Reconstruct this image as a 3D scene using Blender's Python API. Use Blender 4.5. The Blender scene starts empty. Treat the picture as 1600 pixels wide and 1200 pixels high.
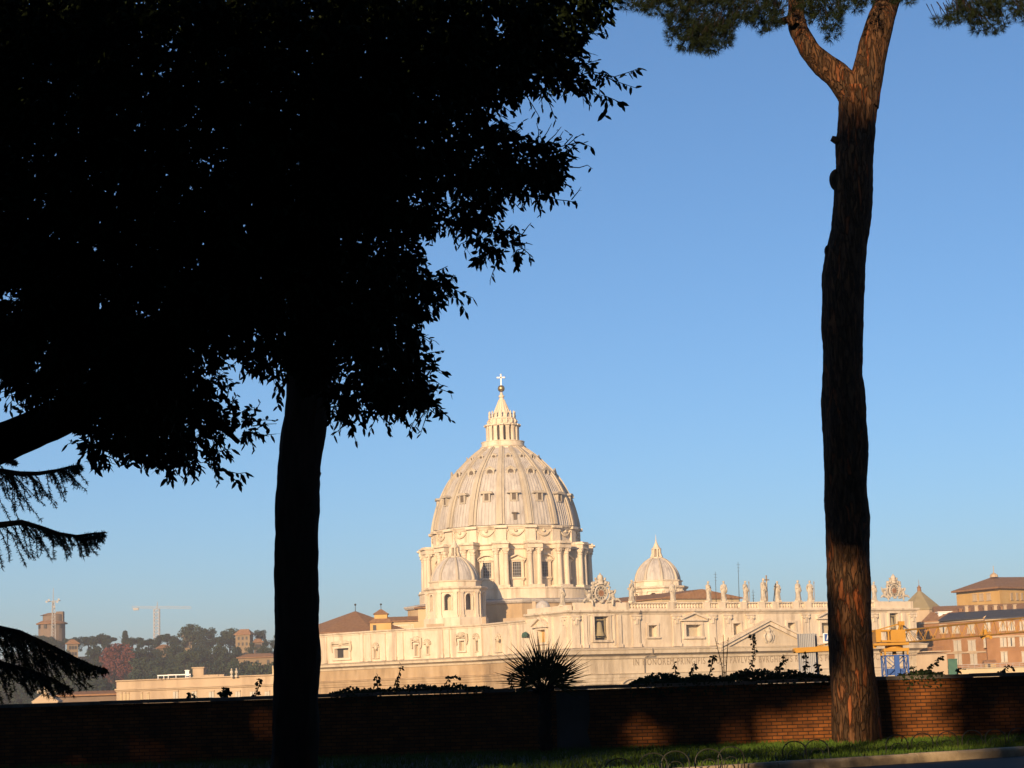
import bpy, math, random
import numpy as np
from mathutils import Vector, Matrix, noise
R = math.radians
sc = bpy.context.scene
COL = sc.collection
rnd = random.Random(7)
nrs = np.random.RandomState(11)

# ------------------------------------------------------------------ camera
FPX, EYE = 3100.0, 1.5
PITCH, ROLL = math.atan(490 / FPX), R(1.8)
_r0 = Vector((1, 0, 0)); _u0 = Vector((0, -math.sin(PITCH), math.cos(PITCH)))
_fw = Vector((0, math.cos(PITCH), math.sin(PITCH)))
_rt = _r0 * math.cos(ROLL) - _u0 * math.sin(ROLL)
_up = _u0 * math.cos(ROLL) + _r0 * math.sin(ROLL)
CAM = Vector((0, 0, EYE))
cd = bpy.data.cameras.new("camera"); cam = bpy.data.objects.new("camera", cd); COL.objects.link(cam)
cam.matrix_world = Matrix(((_rt.x, _up.x, -_fw.x, 0), (_rt.y, _up.y, -_fw.y, 0), (_rt.z, _up.z, -_fw.z, EYE), (0, 0, 0, 1)))
cd.sensor_width = 36; cd.lens = 36 * FPX / 1600; cd.clip_start = 0.1; cd.clip_end = 20000
sc.camera = cam

# ------------------------------------------------------------------ light
SUN_AZ, SUN_EL = R(180 + 19), R(13.5)
SUNV = Vector((math.sin(SUN_AZ) * math.cos(SUN_EL), math.cos(SUN_AZ) * math.cos(SUN_EL), math.sin(SUN_EL)))
w = bpy.data.worlds.new("World"); sc.world = w; w.use_nodes = True
nt = w.node_tree; bg = nt.nodes["Background"]
sky = nt.nodes.new("ShaderNodeTexSky"); sky.sky_type = 'NISHITA'; sky.sun_disc = False
sky.sun_elevation = SUN_EL; sky.sun_rotation = SUN_AZ
sky.altitude = 0; sky.air_density = 0.8; sky.dust_density = 0.65; sky.ozone_density = 4.5
tn = nt.nodes.new("ShaderNodeMixRGB"); tn.blend_type = 'MULTIPLY'; tn.inputs[0].default_value = 1; tn.inputs[2].default_value = (.93, 1.0, .98, 1)   # clear winter air
nt.links.new(sky.outputs[0], tn.inputs[1]); nt.links.new(tn.outputs[0], bg.inputs[0]); bg.inputs[1].default_value = 0.094
sd = bpy.data.lights.new("sun", 'SUN'); sd.energy = 5.0; sd.angle = R(0.5); sd.color = (1.0, 0.69, 0.40)
so = bpy.data.objects.new("sun", sd); COL.objects.link(so)
so.rotation_euler = SUNV.to_track_quat('Z', 'Y').to_euler(); so.location = (-60, -120, 60)
vs = sc.view_settings
vs.view_transform = 'Standard'; vs.look = 'None'; vs.gamma = 1; vs.exposure = 0.62
sc.render.engine = 'CYCLES'

# ------------------------------------------------------------------ helpers
def ray(px, py):
    return (_fw * FPX + _rt * (px - 800) + _up * (600 - py)).normalized()
def P(px, py, d):                                  # point seen at a photo pixel, d metres ahead
    r = ray(px, py); return CAM + r * (d / r.y)
def zat(px, py, d): return P(px, py, d).z
def G(px, py, z):
    r = ray(px, py); return CAM + r * ((z - EYE) / r.z)
def mpp(d): return d / 3138.0                      # metres per photo pixel

class MB:
    def __init__(s): s.v = []; s.f = []; s.mi = []
    def add(s, vs, fs, m=0):
        o = len(s.v); s.v += [tuple(v) for v in vs]
        s.f += [tuple(i + o for i in f) for f in fs]; s.mi += [m] * len(fs)
    def box(s, c, size, ax=None, m=0):
        ax = ax or (Vector((1, 0, 0)), Vector((0, 1, 0)), Vector((0, 0, 1)))
        c = Vector(c); hx, hy, hz = [t / 2 for t in size]
        vs = [c + ax[0] * (a * hx) + ax[1] * (b * hy) + ax[2] * (d * hz) for d in (-1, 1) for b in (-1, 1) for a in (-1, 1)]
        s.add(vs, [(0, 2, 3, 1), (4, 5, 7, 6), (0, 1, 5, 4), (2, 6, 7, 3), (0, 4, 6, 2), (1, 3, 7, 5)], m)
    def prism(s, poly, z0, z1, m=0):               # poly ccw list of (x, y)
        n = len(poly)
        s.add([(p[0], p[1], z0) for p in poly] + [(p[0], p[1], z1) for p in poly],
              [tuple(range(n - 1, -1, -1)), tuple(range(n, 2 * n))] + [(i, (i + 1) % n, n + (i + 1) % n, n + i) for i in range(n)], m)
    def ext(s, poly3, vec, m=0):                   # planar polygon extruded along vec
        n = len(poly3); vec = Vector(vec); a = [Vector(p) for p in poly3]
        s.add(a + [p + vec for p in a], [tuple(range(n)), tuple(range(2 * n - 1, n - 1, -1))] + [(i, n + i, n + (i + 1) % n, (i + 1) % n) for i in range(n)], m)
    def tube(s, pts, rad, seg=8, m=0, cap=True, flat=1.0):
        pts = [Vector(p) for p in pts]; n = len(pts)
        if not hasattr(rad, '__len__'): rad = [rad] * n
        t = (pts[1] - pts[0]).normalized()
        a = t.orthogonal().normalized(); b = t.cross(a); vs = []
        for i in range(n):
            t2 = (pts[min(i + 1, n - 1)] - pts[max(i - 1, 0)])
            t2 = t2.normalized() if t2.length > 1e-9 else t
            a = (a - t2 * a.dot(t2)).normalized(); b = t2.cross(a); t = t2
            for k in range(seg):
                q = 2 * math.pi * k / seg
                vs.append(pts[i] + a * (math.cos(q) * rad[i]) + b * (math.sin(q) * rad[i] * flat))
        fs = [(i * seg + k, i * seg + (k + 1) % seg, (i + 1) * seg + (k + 1) % seg, (i + 1) * seg + k) for i in range(n - 1) for k in range(seg)]
        if cap: fs += [tuple(range(seg - 1, -1, -1)), tuple(range((n - 1) * seg, n * seg))]
        s.add(vs, fs, m)
    def lathe(s, prof, c, seg=32, a0=0, a1=2 * math.pi, m=0, sq=None):
        c = Vector(c); full = abs(a1 - a0 - 2 * math.pi) < 1e-6; n = seg if full else seg + 1; vs = []
        for r, z in prof:
            for k in range(n):
                a = a0 + (a1 - a0) * k / seg
                vs.append((c.x + r * math.sin(a), c.y - r * math.cos(a), c.z + z))
        fs = []
        for i in range(len(prof) - 1):
            for k in range(seg):
                k2 = (k + 1) % n
                fs.append((i * n + k, i * n + k2, (i + 1) * n + k2, (i + 1) * n + k))
        s.add(vs, fs, m)
    def ball(s, c, r, seg=12, rings=8, m=0):
        r = r if hasattr(r, '__len__') else (r, r, r); c = Vector(c); vs = [c + Vector((0, 0, -r[2]))]
        for i in range(1, rings):
            t = -math.pi / 2 + math.pi * i / rings
            for k in range(seg):
                a = 2 * math.pi * k / seg
                vs.append(c + Vector((r[0] * math.cos(t) * math.cos(a), r[1] * math.cos(t) * math.sin(a), r[2] * math.sin(t))))
        vs.append(c + Vector((0, 0, r[2]))); e = len(vs) - 1
        fs = [(0, 1 + (k + 1) % seg, 1 + k) for k in range(seg)]
        for i in range(rings - 2):
            for k in range(seg):
                a = 1 + i * seg + k; b = 1 + i * seg + (k + 1) % seg
                fs.append((a, b, b + seg, a + seg))
        fs += [(1 + (rings - 2) * seg + k, 1 + (rings - 2) * seg + (k + 1) % seg, e) for k in range(seg)]
        s.add(vs, fs, m)
    def sweep(s, prof, path, m=0, closed=False):   # prof: (outward, z) ; outward is to the right of the path
        pts = [Vector((p[0], p[1], 0)) for p in path]; n = len(pts); k = len(prof); vs = []
        for i in range(n):
            if closed: p0, p1 = pts[i - 1], pts[(i + 1) % n]
            else: p0, p1 = pts[max(i - 1, 0)], pts[min(i + 1, n - 1)]
            d0 = (pts[i] - p0).normalized() if (pts[i] - p0).length > 1e-6 else (p1 - pts[i]).normalized()
            d1 = (p1 - pts[i]).normalized() if (p1 - pts[i]).length > 1e-6 else d0
            n0 = Vector((d0.y, -d0.x, 0)); n1 = Vector((d1.y, -d1.x, 0))
            mt = (n0 + n1).normalized(); sc_ = 1 / max(0.4, mt.dot(n0))
            for o, z in prof: vs.append(pts[i] + mt * (o * sc_) + Vector((0, 0, z)))
        fs = [(i * k + j, (i + 1) % n * k + j, (i + 1) % n * k + j + 1, i * k + j + 1) for i in range(n if closed else n - 1) for j in range(k - 1)]
        if not closed: fs += [tuple(range(k - 1, -1, -1)), tuple(range((n - 1) * k, n * k))]
        s.add(vs, fs, m)
    def build(s, name, mats, parent=None, smooth=None, origin=None):
        off = Vector((0, 0, 0)); q = parent
        while q is not None: off += q.location; q = q.parent
        if origin is not None: off = Vector(origin)
        me = bpy.data.meshes.new(name)
        me.from_pydata([(v[0] - off.x, v[1] - off.y, v[2] - off.z) for v in s.v], [], s.f)
        mats = mats if isinstance(mats, (list, tuple)) else [mats]
        for m_ in mats: me.materials.append(m_)
        if len(mats) > 1: me.polygons.foreach_set('material_index', s.mi)
        if smooth:
            me.polygons.foreach_set('use_smooth', [True] * len(me.polygons)); me.set_sharp_from_angle(angle=R(smooth))
        me.update()
        ob = bpy.data.objects.new(name, me); COL.objects.link(ob)
        if parent is not None: ob.parent = parent
        elif origin is not None: ob.location = off
        return ob

def fastmesh(name, verts, k, mats, parent=None, origin=None, idx=None, normals_up=False):
    """verts: (N,k,3) array: N separate k-gons"""
    off = np.zeros(3); q = parent
    while q is not None: off += np.array(q.location); q = q.parent
    if origin is not None: off = np.array(origin, float)
    v = (verts.reshape(-1, 3) - off).astype(np.float32); n = len(v) // k
    me = bpy.data.meshes.new(name); me.vertices.add(len(v)); me.vertices.foreach_set('co', v.ravel())
    me.loops.add(len(v)); me.loops.foreach_set('vertex_index', np.arange(len(v), dtype=np.int32))
    me.polygons.add(n); me.polygons.foreach_set('loop_start', np.arange(0, len(v), k, dtype=np.int32))
    mats = mats if isinstance(mats, (list, tuple)) else [mats]
    for m_ in mats: me.materials.append(m_)
    if idx is not None: me.polygons.foreach_set('material_index', np.asarray(idx, dtype=np.int32))
    me.update(calc_edges=True); me.validate()
    ob = bpy.data.objects.new(name, me); COL.objects.link(ob)
    if parent is not None: ob.parent = parent
    elif origin is not None: ob.location = off
    return ob

def tag(o, label=None, cat=None, group=None, kind=None):
    for k, v in (('label', label), ('category', cat), ('group', group), ('kind', kind)):
        if v: o[k] = v
    return o
def empty(name, loc, label=None, cat=None, group=None):
    o = bpy.data.objects.new(name, None); COL.objects.link(o); o.location = Vector(loc); o.empty_display_size = 0.5
    return tag(o, label, cat, group)
def copy_tree(o, parent=None):
    c = o.copy(); COL.objects.link(c)
    if parent is not None: c.parent = parent
    for ch in [x for x in o.children]: copy_tree(ch, c)
    return c

# ------------------------------------------------------------------ materials
def mat(name, cols, rough=0.85, scale=1.0, stretch=(1, 1, 1), detail=6, bump=0.0, bscale=None, spots=None, metal=0.0, spec=0.3, pos=(0.3, 0.7)):
    m = bpy.data.materials.new(name); m.use_nodes = True; t = m.node_tree; N = t.nodes; L = t.links
    b = N["Principled BSDF"]; b.inputs["Roughness"].default_value = rough; b.inputs["Metallic"].default_value = metal
    b.inputs["Specular IOR Level"].default_value = spec
    tc = N.new("ShaderNodeTexCoord"); mp = N.new("ShaderNodeMapping"); mp.inputs["Scale"].default_value = stretch
    L.new(tc.outputs["Object"], mp.inputs[0])
    nz = N.new("ShaderNodeTexNoise"); nz.inputs["Scale"].default_value = scale; nz.inputs["Detail"].default_value = detail; nz.inputs["Roughness"].default_value = 0.62
    L.new(mp.outputs[0], nz.inputs[0])
    cr = N.new("ShaderNodeValToRGB"); e = cr.color_ramp.elements
    while len(e) < len(cols): e.new(0.5)
    for i, c in enumerate(cols):
        e[i].position = pos[0] + (pos[1] - pos[0]) * i / max(1, len(cols) - 1); e[i].color = (*c, 1)
    L.new(nz.outputs["Fac"], cr.inputs[0]); out = cr.outputs[0]
    if spots:                                       # weather stains: (colour, scale, stretch, threshold)
        sc_, ss, sst, th, amt = spots
        mp2 = N.new("ShaderNodeMapping"); mp2.inputs["Scale"].default_value = sst; L.new(tc.outputs["Object"], mp2.inputs[0])
        n2 = N.new("ShaderNodeTexNoise"); n2.inputs["Scale"].default_value = ss; n2.inputs["Detail"].default_value = 5; L.new(mp2.outputs[0], n2.inputs[0])
        r2 = N.new("ShaderNodeValToRGB"); r2.color_ramp.elements[0].position = th; r2.color_ramp.elements[0].color = (0, 0, 0, 1)
        r2.color_ramp.elements[1].position = min(1, th + 0.18); r2.color_ramp.elements[1].color = (amt, amt, amt, 1)
        L.new(n2.outputs["Fac"], r2.inputs[0])
        mx = N.new("ShaderNodeMixRGB"); L.new(r2.outputs[0], mx.inputs[0]); L.new(out, mx.inputs[1]); mx.inputs[2].default_value = (*sc_, 1)
        out = mx.outputs[0]
    L.new(out, b.inputs["Base Color"])
    if bump:
        bp = N.new("ShaderNodeBump"); bp.inputs["Strength"].default_value = 1.0; bp.inputs["Distance"].default_value = bump
        n3 = N.new("ShaderNodeTexNoise"); n3.inputs["Scale"].default_value = bscale or scale * 3; n3.inputs["Detail"].default_value = 5
        L.new(mp.outputs[0], n3.inputs[0]); L.new(n3.outputs["Fac"], bp.inputs["Height"]); L.new(bp.outputs[0], b.inputs["Normal"])
    return m

M = {}
M['stone'] = mat('travertine', [(.49, .41, .305), (.62, .53, .405), (.69, .60, .47)], .9, .35, (1, 1, .5), 9, .12, 1.2, ((.22, .165, .11), .55, (1, 1, .07), .53, .5), pos=(.25, .68))
M['stone2'] = mat('travertine_warm', [(.45, .375, .27), (.56, .475, .35), (.62, .535, .405)], .9, .3, (1, 1, .3), 9, .12, 1.2, ((.20, .15, .095), .4, (1, 1, .12), .53, .5))
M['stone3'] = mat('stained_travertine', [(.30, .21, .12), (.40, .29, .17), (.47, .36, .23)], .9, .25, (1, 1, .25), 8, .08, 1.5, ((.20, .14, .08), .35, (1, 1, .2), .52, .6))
M['statue'] = mat('weathered_marble', [(.28, .245, .19), (.46, .41, .33), (.56, .50, .41)], .85, .9, (1, 1, .6), 6, .05, 3)
M['lead'] = mat('lead_sheet', [(.34, .315, .295), (.45, .42, .385), (.53, .495, .45)], .7, .5, (1, 1, .2), 8, .03, 2, ((.25, .225, .205), .9, (1, 1, .06), .52, .6))
M['rib'] = mat('rib_lead', [(.36, .31, .24), (.50, .44, .34)], .7, .5, (1, 1, .3))
M['gold'] = mat('gilt_bronze', [(.30, .22, .10), (.48, .36, .16)], .38, 1.2, metal=.85)
M['white'] = mat('white_paint', [(.72, .72, .70), (.80, .80, .78)], .5, 1)
M['dark'] = mat('dark_opening', [(.025, .024, .024), (.05, .047, .045)], .5, 1)
M['dim'] = mat('dim_recess', [(.09, .07, .05), (.14, .11, .08)], .8, 1)
M['glass'] = mat('dark_glass', [(.03, .035, .045), (.05, .055, .065)], .15, .5, spec=.6)
M['panel'] = mat('pale_shutter_panel', [(.42, .36, .26), (.52, .45, .33)], .8, .8)
M['tan2'] = mat('old_tower_stone', [(.15, .11, .08), (.21, .155, .115)], .9, .3, (1, 1, .4), 6)
M['ochre3'] = mat('old_villa_plaster', [(.19, .135, .08), (.25, .185, .11)], .9, .3, (1, 1, .4), 6)
M['ochre'] = mat('ochre_plaster', [(.44, .27, .09), (.52, .33, .12), (.56, .38, .16)], .9, .25, (1, 1, .5), 6, .02, 2)
M['ochre2'] = mat('pale_ochre_plaster', [(.46, .36, .21), (.54, .44, .28)], .9, .25, (1, 1, .4), 6)
M['brown'] = mat('tile_roof', [(.18, .09, .043), (.26, .14, .07), (.31, .18, .095)], .9, 1.2, (1, 1, 1), 6, .05, 5)
M['redbrick'] = mat('red_brick_facade', [(.25, .125, .052), (.31, .16, .07), (.35, .19, .095)], .9, .4, (1, 1, .6), 8, .02, 4)
M['slate'] = mat('slate_roof', [(.032, .038, .05), (.05, .055, .068)], .6, .7)
M['tan'] = mat('tan_plaster', [(.36, .27, .18), (.44, .34, .23), (.48, .38, .26)], .9, .2, (1, 1, .3), 7, .02, 2, ((.24, .17, .11), .4, (1, 1, .08), .55, .5))
M['olive'] = mat('weathered_metal_roof', [(.24, .20, .11), (.30, .25, .15)], .8, .6)
M['yellow'] = mat('yellow_crane_paint', [(.40, .20, .02), (.48, .25, .03)], .5, .8)
M['blue'] = mat('blue_crane_paint', [(.025, .08, .26), (.035, .10, .33)], .5, .8)
M['grey'] = mat('grey_steel', [(.30, .30, .31), (.38, .38, .39)], .55, 1)
M['galv'] = mat('corrugated_steel', [(.36, .37, .38), (.50, .51, .52)], .6, .3, (1, 1, .3))
M['green'] = mat('green_sheet', [(.03, .10, .07), (.05, .14, .09)], .6, 1)
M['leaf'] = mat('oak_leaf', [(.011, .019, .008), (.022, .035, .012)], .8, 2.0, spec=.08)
M['hleaf'] = [mat('hill_leaf_a', [(.011, .026, .017), (.024, .044, .024)], .8, .5), mat('hill_leaf_b', [(.022, .040, .020), (.042, .060, .028)], .8, .5),
              mat('hill_leaf_red', [(.10, .028, .022), (.15, .045, .032)], .8, .5)]
M['needle'] = mat('pine_needle', [(.010, .017, .007), (.020, .029, .010)], .85, 1.0, spec=.08)
M['cedar'] = mat('cedar_needle', [(.015, .026, .018), (.03, .045, .03)], .85, 1.0, spec=.08)
M['ivy'] = mat('ivy_leaf', [(.016, .030, .012), (.032, .052, .02)], .85, 2.0, spec=.08)
M['palm'] = mat('palm_leaf', [(.020, .034, .014), (.038, .055, .022)], .85, 2.0, spec=.08)
M['grass'] = mat('grass_blade', [(.03, .065, .010), (.06, .115, .018), (.10, .13, .03)], .85, 1.5, spec=.06)
M['bark'] = mat('oak_bark', [(.010, .008, .0065), (.026, .020, .015)], .95, 6, (1, 1, .25), 8, .03, 14, spec=.08)
M['shoot'] = mat('brown_shoot', [(.05, .035, .022), (.08, .055, .035)], .9, 6)
M['asphalt'] = mat('asphalt', [(.030, .025, .020), (.048, .040, .032)], .9, 8, bump=.004, bscale=60)
M['kerb'] = mat('kerb_stone', [(.28, .22, .15), (.42, .34, .23), (.50, .41, .29)], .9, 2.5, bump=.01, bscale=14, spots=((.12, .10, .07), 1.2, (1, 1, 1), .55, .7))
M['iron'] = mat('painted_iron', [(.022, .024, .018), (.04, .042, .032)], .6, 4)
M['plaster'] = mat('grey_plaster', [(.040, .038, .032), (.075, .07, .06)], .95, 1.6, (1, 1, .6), 7, spots=((.07, .07, .065), 1.5, (1, 1, .6), .5, .7))
M['cope'] = mat('coping_stone', [(.12, .105, .09), (.20, .175, .15)], .95, 3, bump=.01, bscale=12, spots=((.05, .048, .04), 2, (1, 1, 1), .5, .7))
M['brickdial'] = mat('bronze_dial', [(.22, .10, .05), (.34, .18, .09)], .6, 1)

def mat_ground():
    m = mat('ground_earth', [(.012, .012, .007), (.024, .023, .012), (.042, .038, .022)], .95, .35, detail=9, bump=.03, bscale=6); return m
M['ground'] = mat_ground()
def mat_brick():
    m = bpy.data.materials.new('garden_wall_brick'); m.use_nodes = True; t = m.node_tree; N = t.nodes; L = t.links; b = N["Principled BSDF"]
    b.inputs["Roughness"].default_value = .92; b.inputs["Specular IOR Level"].default_value = .2
    tc = N.new("ShaderNodeTexCoord"); sp = N.new("ShaderNodeSeparateXYZ"); L.new(tc.outputs["Object"], sp.inputs[0])
    cb = N.new("ShaderNodeCombineXYZ"); L.new(sp.outputs[0], cb.inputs[0]); L.new(sp.outputs[2], cb.inputs[1])
    br = N.new("ShaderNodeTexBrick"); L.new(cb.outputs[0], br.inputs[0])
    br.inputs["Scale"].default_value = 1; br.inputs["Brick Width"].default_value = .26; br.inputs["Row Height"].default_value = .088
    br.inputs["Mortar Size"].default_value = .011; br.inputs["Mortar Smooth"].default_value = .2; br.inputs["Bias"].default_value = -.1
    br.inputs["Color1"].default_value = (.20, .074, .019, 1); br.inputs["Color2"].default_value = (.105, .040, .012, 1); br.inputs["Mortar"].default_value = (.038, .022, .013, 1)
    nz = N.new("ShaderNodeTexNoise"); nz.inputs["Scale"].default_value = 3; nz.inputs["Detail"].default_value = 8; L.new(cb.outputs[0], nz.inputs[0])
    mx = N.new("ShaderNodeMixRGB"); mx.blend_type = 'MULTIPLY'; mx.inputs[0].default_value = .75
    cr = N.new("ShaderNodeValToRGB"); cr.color_ramp.elements[0].position = .3; cr.color_ramp.elements[0].color = (.45, .42, .4, 1); cr.color_ramp.elements[1].position = .68; cr.color_ramp.elements[1].color = (1.15, 1.1, 1, 1)
    L.new(nz.outputs["Fac"], cr.inputs[0]); L.new(br.outputs["Color"], mx.inputs[1]); L.new(cr.outputs[0], mx.inputs[2]); L.new(mx.outputs[0], b.inputs["Base Color"])
    bp = N.new("ShaderNodeBump"); bp.inputs["Distance"].default_value = .02; bp.invert = True; L.new(br.outputs["Fac"], bp.inputs["Height"]); L.new(bp.outputs[0], b.inputs["Normal"])
    return m
M['brick'] = mat_brick()
def mat_pinebark():
    m = bpy.data.materials.new('pine_bark'); m.use_nodes = True; t = m.node_tree; N = t.nodes; L = t.links; b = N["Principled BSDF"]
    b.inputs["Roughness"].default_value = .95; b.inputs["Specular IOR Level"].default_value = .15
    tc = N.new("ShaderNodeTexCoord"); mp = N.new("ShaderNodeMapping"); mp.inputs["Scale"].default_value = (1, 1, .20); L.new(tc.outputs["Object"], mp.inputs[0])
    n0 = N.new("ShaderNodeTexNoise"); n0.inputs["Scale"].default_value = 5; n0.inputs["Detail"].default_value = 4; L.new(mp.outputs[0], n0.inputs[0])
    mv = N.new("ShaderNodeMixRGB"); mv.inputs[0].default_value = .28; L.new(mp.outputs[0], mv.inputs[1]); L.new(n0.outputs["Color"], mv.inputs[2])
    vo = N.new("ShaderNodeTexVoronoi"); vo.feature = 'DISTANCE_TO_EDGE'; vo.inputs["Scale"].default_value = 13; L.new(mv.outputs[0], vo.inputs[0])
    vc = N.new("ShaderNodeTexVoronoi"); vc.inputs["Scale"].default_value = 13; L.new(mv.outputs[0], vc.inputs[0])
    sp = N.new("ShaderNodeSeparateColor"); L.new(vc.outputs["Color"], sp.inputs[0])
    cr = N.new("ShaderNodeValToRGB"); e = cr.color_ramp.elements; e[0].position = .0; e[0].color = (.060, .036, .020, 1); e[1].position = 1; e[1].color = (.24, .075, .025, 1)
    for p_, c_ in ((.35, (.090, .052, .028)), (.6, (.12, .062, .030)), (.86, (.13, .064, .030))):
        q = e.new(p_); q.color = (*c_, 1)
    L.new(sp.outputs[0], cr.inputs[0])
    nz = N.new("ShaderNodeTexNoise"); nz.inputs["Scale"].default_value = 16; nz.inputs["Detail"].default_value = 8; L.new(mp.outputs[0], nz.inputs[0])
    m1 = N.new("ShaderNodeMixRGB"); m1.blend_type = 'MULTIPLY'; m1.inputs[0].default_value = .8; L.new(cr.outputs[0], m1.inputs[1])
    c2 = N.new("ShaderNodeValToRGB"); c2.color_ramp.elements[0].position = .32; c2.color_ramp.elements[0].color = (.4, .4, .4, 1); c2.color_ramp.elements[1].position = .65; c2.color_ramp.elements[1].color = (1.1, 1.1, 1.1, 1)
    L.new(nz.outputs["Fac"], c2.inputs[0]); L.new(c2.outputs[0], m1.inputs[2])
    c3 = N.new("ShaderNodeValToRGB"); c3.color_ramp.elements[0].position = .0; c3.color_ramp.elements[0].color = (.5, .48, .46, 1); c3.color_ramp.elements[1].position = .16; c3.color_ramp.elements[1].color = (1, 1, 1, 1)
    L.new(vo.outputs["Distance"], c3.inputs[0])
    m2 = N.new("ShaderNodeMixRGB"); m2.blend_type = 'MULTIPLY'; m2.inputs[0].default_value = 1; L.new(m1.outputs[0], m2.inputs[1]); L.new(c3.outputs[0], m2.inputs[2])
    L.new(m2.outputs[0], b.inputs["Base Color"])
    ad = N.new("ShaderNodeMath"); ad.operation = 'MULTIPLY_ADD'; ad.inputs[1].default_value = .25; L.new(nz.outputs["Fac"], ad.inputs[0]); L.new(c3.outputs[0], ad.inputs[2])
    bp = N.new("ShaderNodeBump"); bp.inputs["Distance"].default_value = .10; L.new(ad.outputs[0], bp.inputs["Height"]); L.new(bp.outputs[0], b.inputs["Normal"])
    return m
M['pine'] = mat_pinebark()

# ------------------------------------------------------------------ terrain
def sstep(a, b, x):
    t = min(1, max(0, (x - a) / (b - a))); return t * t * (3 - 2 * t)
def gz(x, y):
    z = 0.0
    z += 15 * sstep(-10, -26, y) + 8 * sstep(-26, -150, y)
    z += 0.35 * noise.noise(Vector((x * .05, y * .05, 0))) * sstep(0, -15, y)
    if y > 54: z = -28 * sstep(54, 110, y)
    hx = 1 - sstep(-110, 90, x); hx *= 1 - .25 * sstep(-700, -2500, x)
    z += hx * (26 * sstep(740, 860, y) + 33 * sstep(850, 1100, y) - 30 * sstep(1500, 2600, y)) * (1 + .06 * noise.noise(Vector((x * .01, y * .01, 3))))
    return z
xs = sorted(set([-3400, -2600, -2200, -1600, -1200, -900] + list(range(-700, 701, 50)) + list(range(-200, 0, 20)) + list(range(-80, 81, 5)) + [900, 1200, 1800, 2600, 3400]))
ys = sorted(set([-400, -250, -180, -150, -120, -100, -80, -60, -50] + list(range(-45, 60, 3)) + list(range(60, 130, 10)) + list(range(150, 1700, 40)) + [1800, 2000, 2300, 2600, 3000, 4000, 5200]))
g = MB()
g.v = [(x, y, gz(x, y)) for y in ys for x in xs]; nx = len(xs)
g.f = [(j * nx + i, j * nx + i + 1, (j + 1) * nx + i + 1, (j + 1) * nx + i) for j in range(len(ys) - 1) for i in range(nx - 1)]; g.mi = [0] * len(g.f)
tag(g.build('ground', M['ground'], smooth=80), kind='structure')

# road + kerb (they run obliquely past the foot of the garden wall)
K0 = G(1050, 1200, .19); K1 = G(1600, 1166, .19); kd = (K1 - K0); kd.z = 0; kd.normalize(); kn = Vector((kd.y, -kd.x, 0))
_ka = math.atan2(kd.y, kd.x); _kt = [(-40.0, Vector((K0.x, K0.y, 0)) - kd * 40, _ka)]
while _kt[-1][0] < 70:                              # straight, then bending parallel to the wall
    _t, _p, _a = _kt[-1]; _a2 = _ka * (1 - sstep(15, 23, _t + .5)); _kt.append((_t + .5, _p + Vector((math.cos(_a2), math.sin(_a2), 0)) * .5, _a2))
def kp(t, o, z=0):
    i = min(len(_kt) - 2, max(0, int((t + 40) / .5))); q = (t + 40) / .5 - i; p = _kt[i][1].lerp(_kt[i + 1][1], q); a_ = _kt[i + 1][2]
    return p + Vector((math.sin(a_), -math.cos(a_), 0)) * o + Vector((0, 0, z))
b = MB()
for i in range(-24, 60): b.add([kp(i, .25, .012), kp(i, 7.6, .012), kp(i + 1, 7.6, .012), kp(i + 1, .25, .012)], [(0, 1, 2, 3)])
tag(b.build('road', M['asphalt']), kind='structure')
b = MB()
t = -24.0
while t < 55:
    L_ = 1.0 + rnd.random() * .35
    dz = rnd.uniform(-.006, .006)
    b.add([kp(t + .008, 0, -.1), kp(t + L_ - .008, 0, -.1), kp(t + L_ - .008, .25, -.1), kp(t + .008, .25, -.1),
           kp(t + .008, 0, .19 + dz), kp(t + L_ - .008, 0, .19 + dz), kp(t + L_ - .008, .215, .19 + dz), kp(t + .008, .215, .19 + dz),
           kp(t + L_ - .008, .25, .145 + dz), kp(t + .008, .25, .145 + dz)],
          [(4, 5, 6, 7), (7, 6, 8, 9), (9, 8, 2, 3), (0, 1, 5, 4), (0, 4, 7, 9, 3), (1, 2, 8, 6, 5)]); t += L_
tag(b.build('kerb', M['kerb']), kind='structure')
# raised verge of grass behind the kerb
b = MB()
for i in range(-24, 55):
    p0, p1 = kp(i, -.002, .155), kp(i + 1, -.002, .155); b.add([p0, p1, (p1.x, 50.4, .155), (p0.x, 50.4, .155)], [(0, 1, 2, 3)])
tag(b.build('verge', M['ground']), kind='structure')
WD = 50.5
n = 62000
tt = nrs.rand(n) * 46 - 27
base = np.zeros((n, 3)); k0 = np.array(kp(0, 0)); kd_ = np.array(kd); kn_ = np.array(kn)
dep = nrs.rand(n) ** 1.2
ymax = np.minimum(30, (WD - .1 - (k0[1] + kd_[1] * tt)) / -kn_[1] * 1.0)
base = k0 + kd_ * tt[:, None] - kn_ * (0.03 + dep * np.maximum(ymax, .05))[:, None]
base[:, 2] = .15
ok = base[:, 1] < WD - .03; base = base[ok]; n = len(base)
h = .05 + nrs.rand(n) * .09; a = nrs.rand(n) * 6.283; ln = nrs.randn(n, 2) * .035
wv = np.stack([np.cos(a) * .008, np.sin(a) * .008, np.zeros(n)], 1)
tip = base + np.stack([ln[:, 0], ln[:, 1], h], 1); mid = base + np.stack([ln[:, 0] * .35, ln[:, 1] * .35, h * .6], 1)
tag(fastmesh('grass', np.stack([base - wv, base + wv, mid + wv * .8, tip, mid - wv * .8], 1), 5, M['grass']), kind='stuff')

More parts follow.
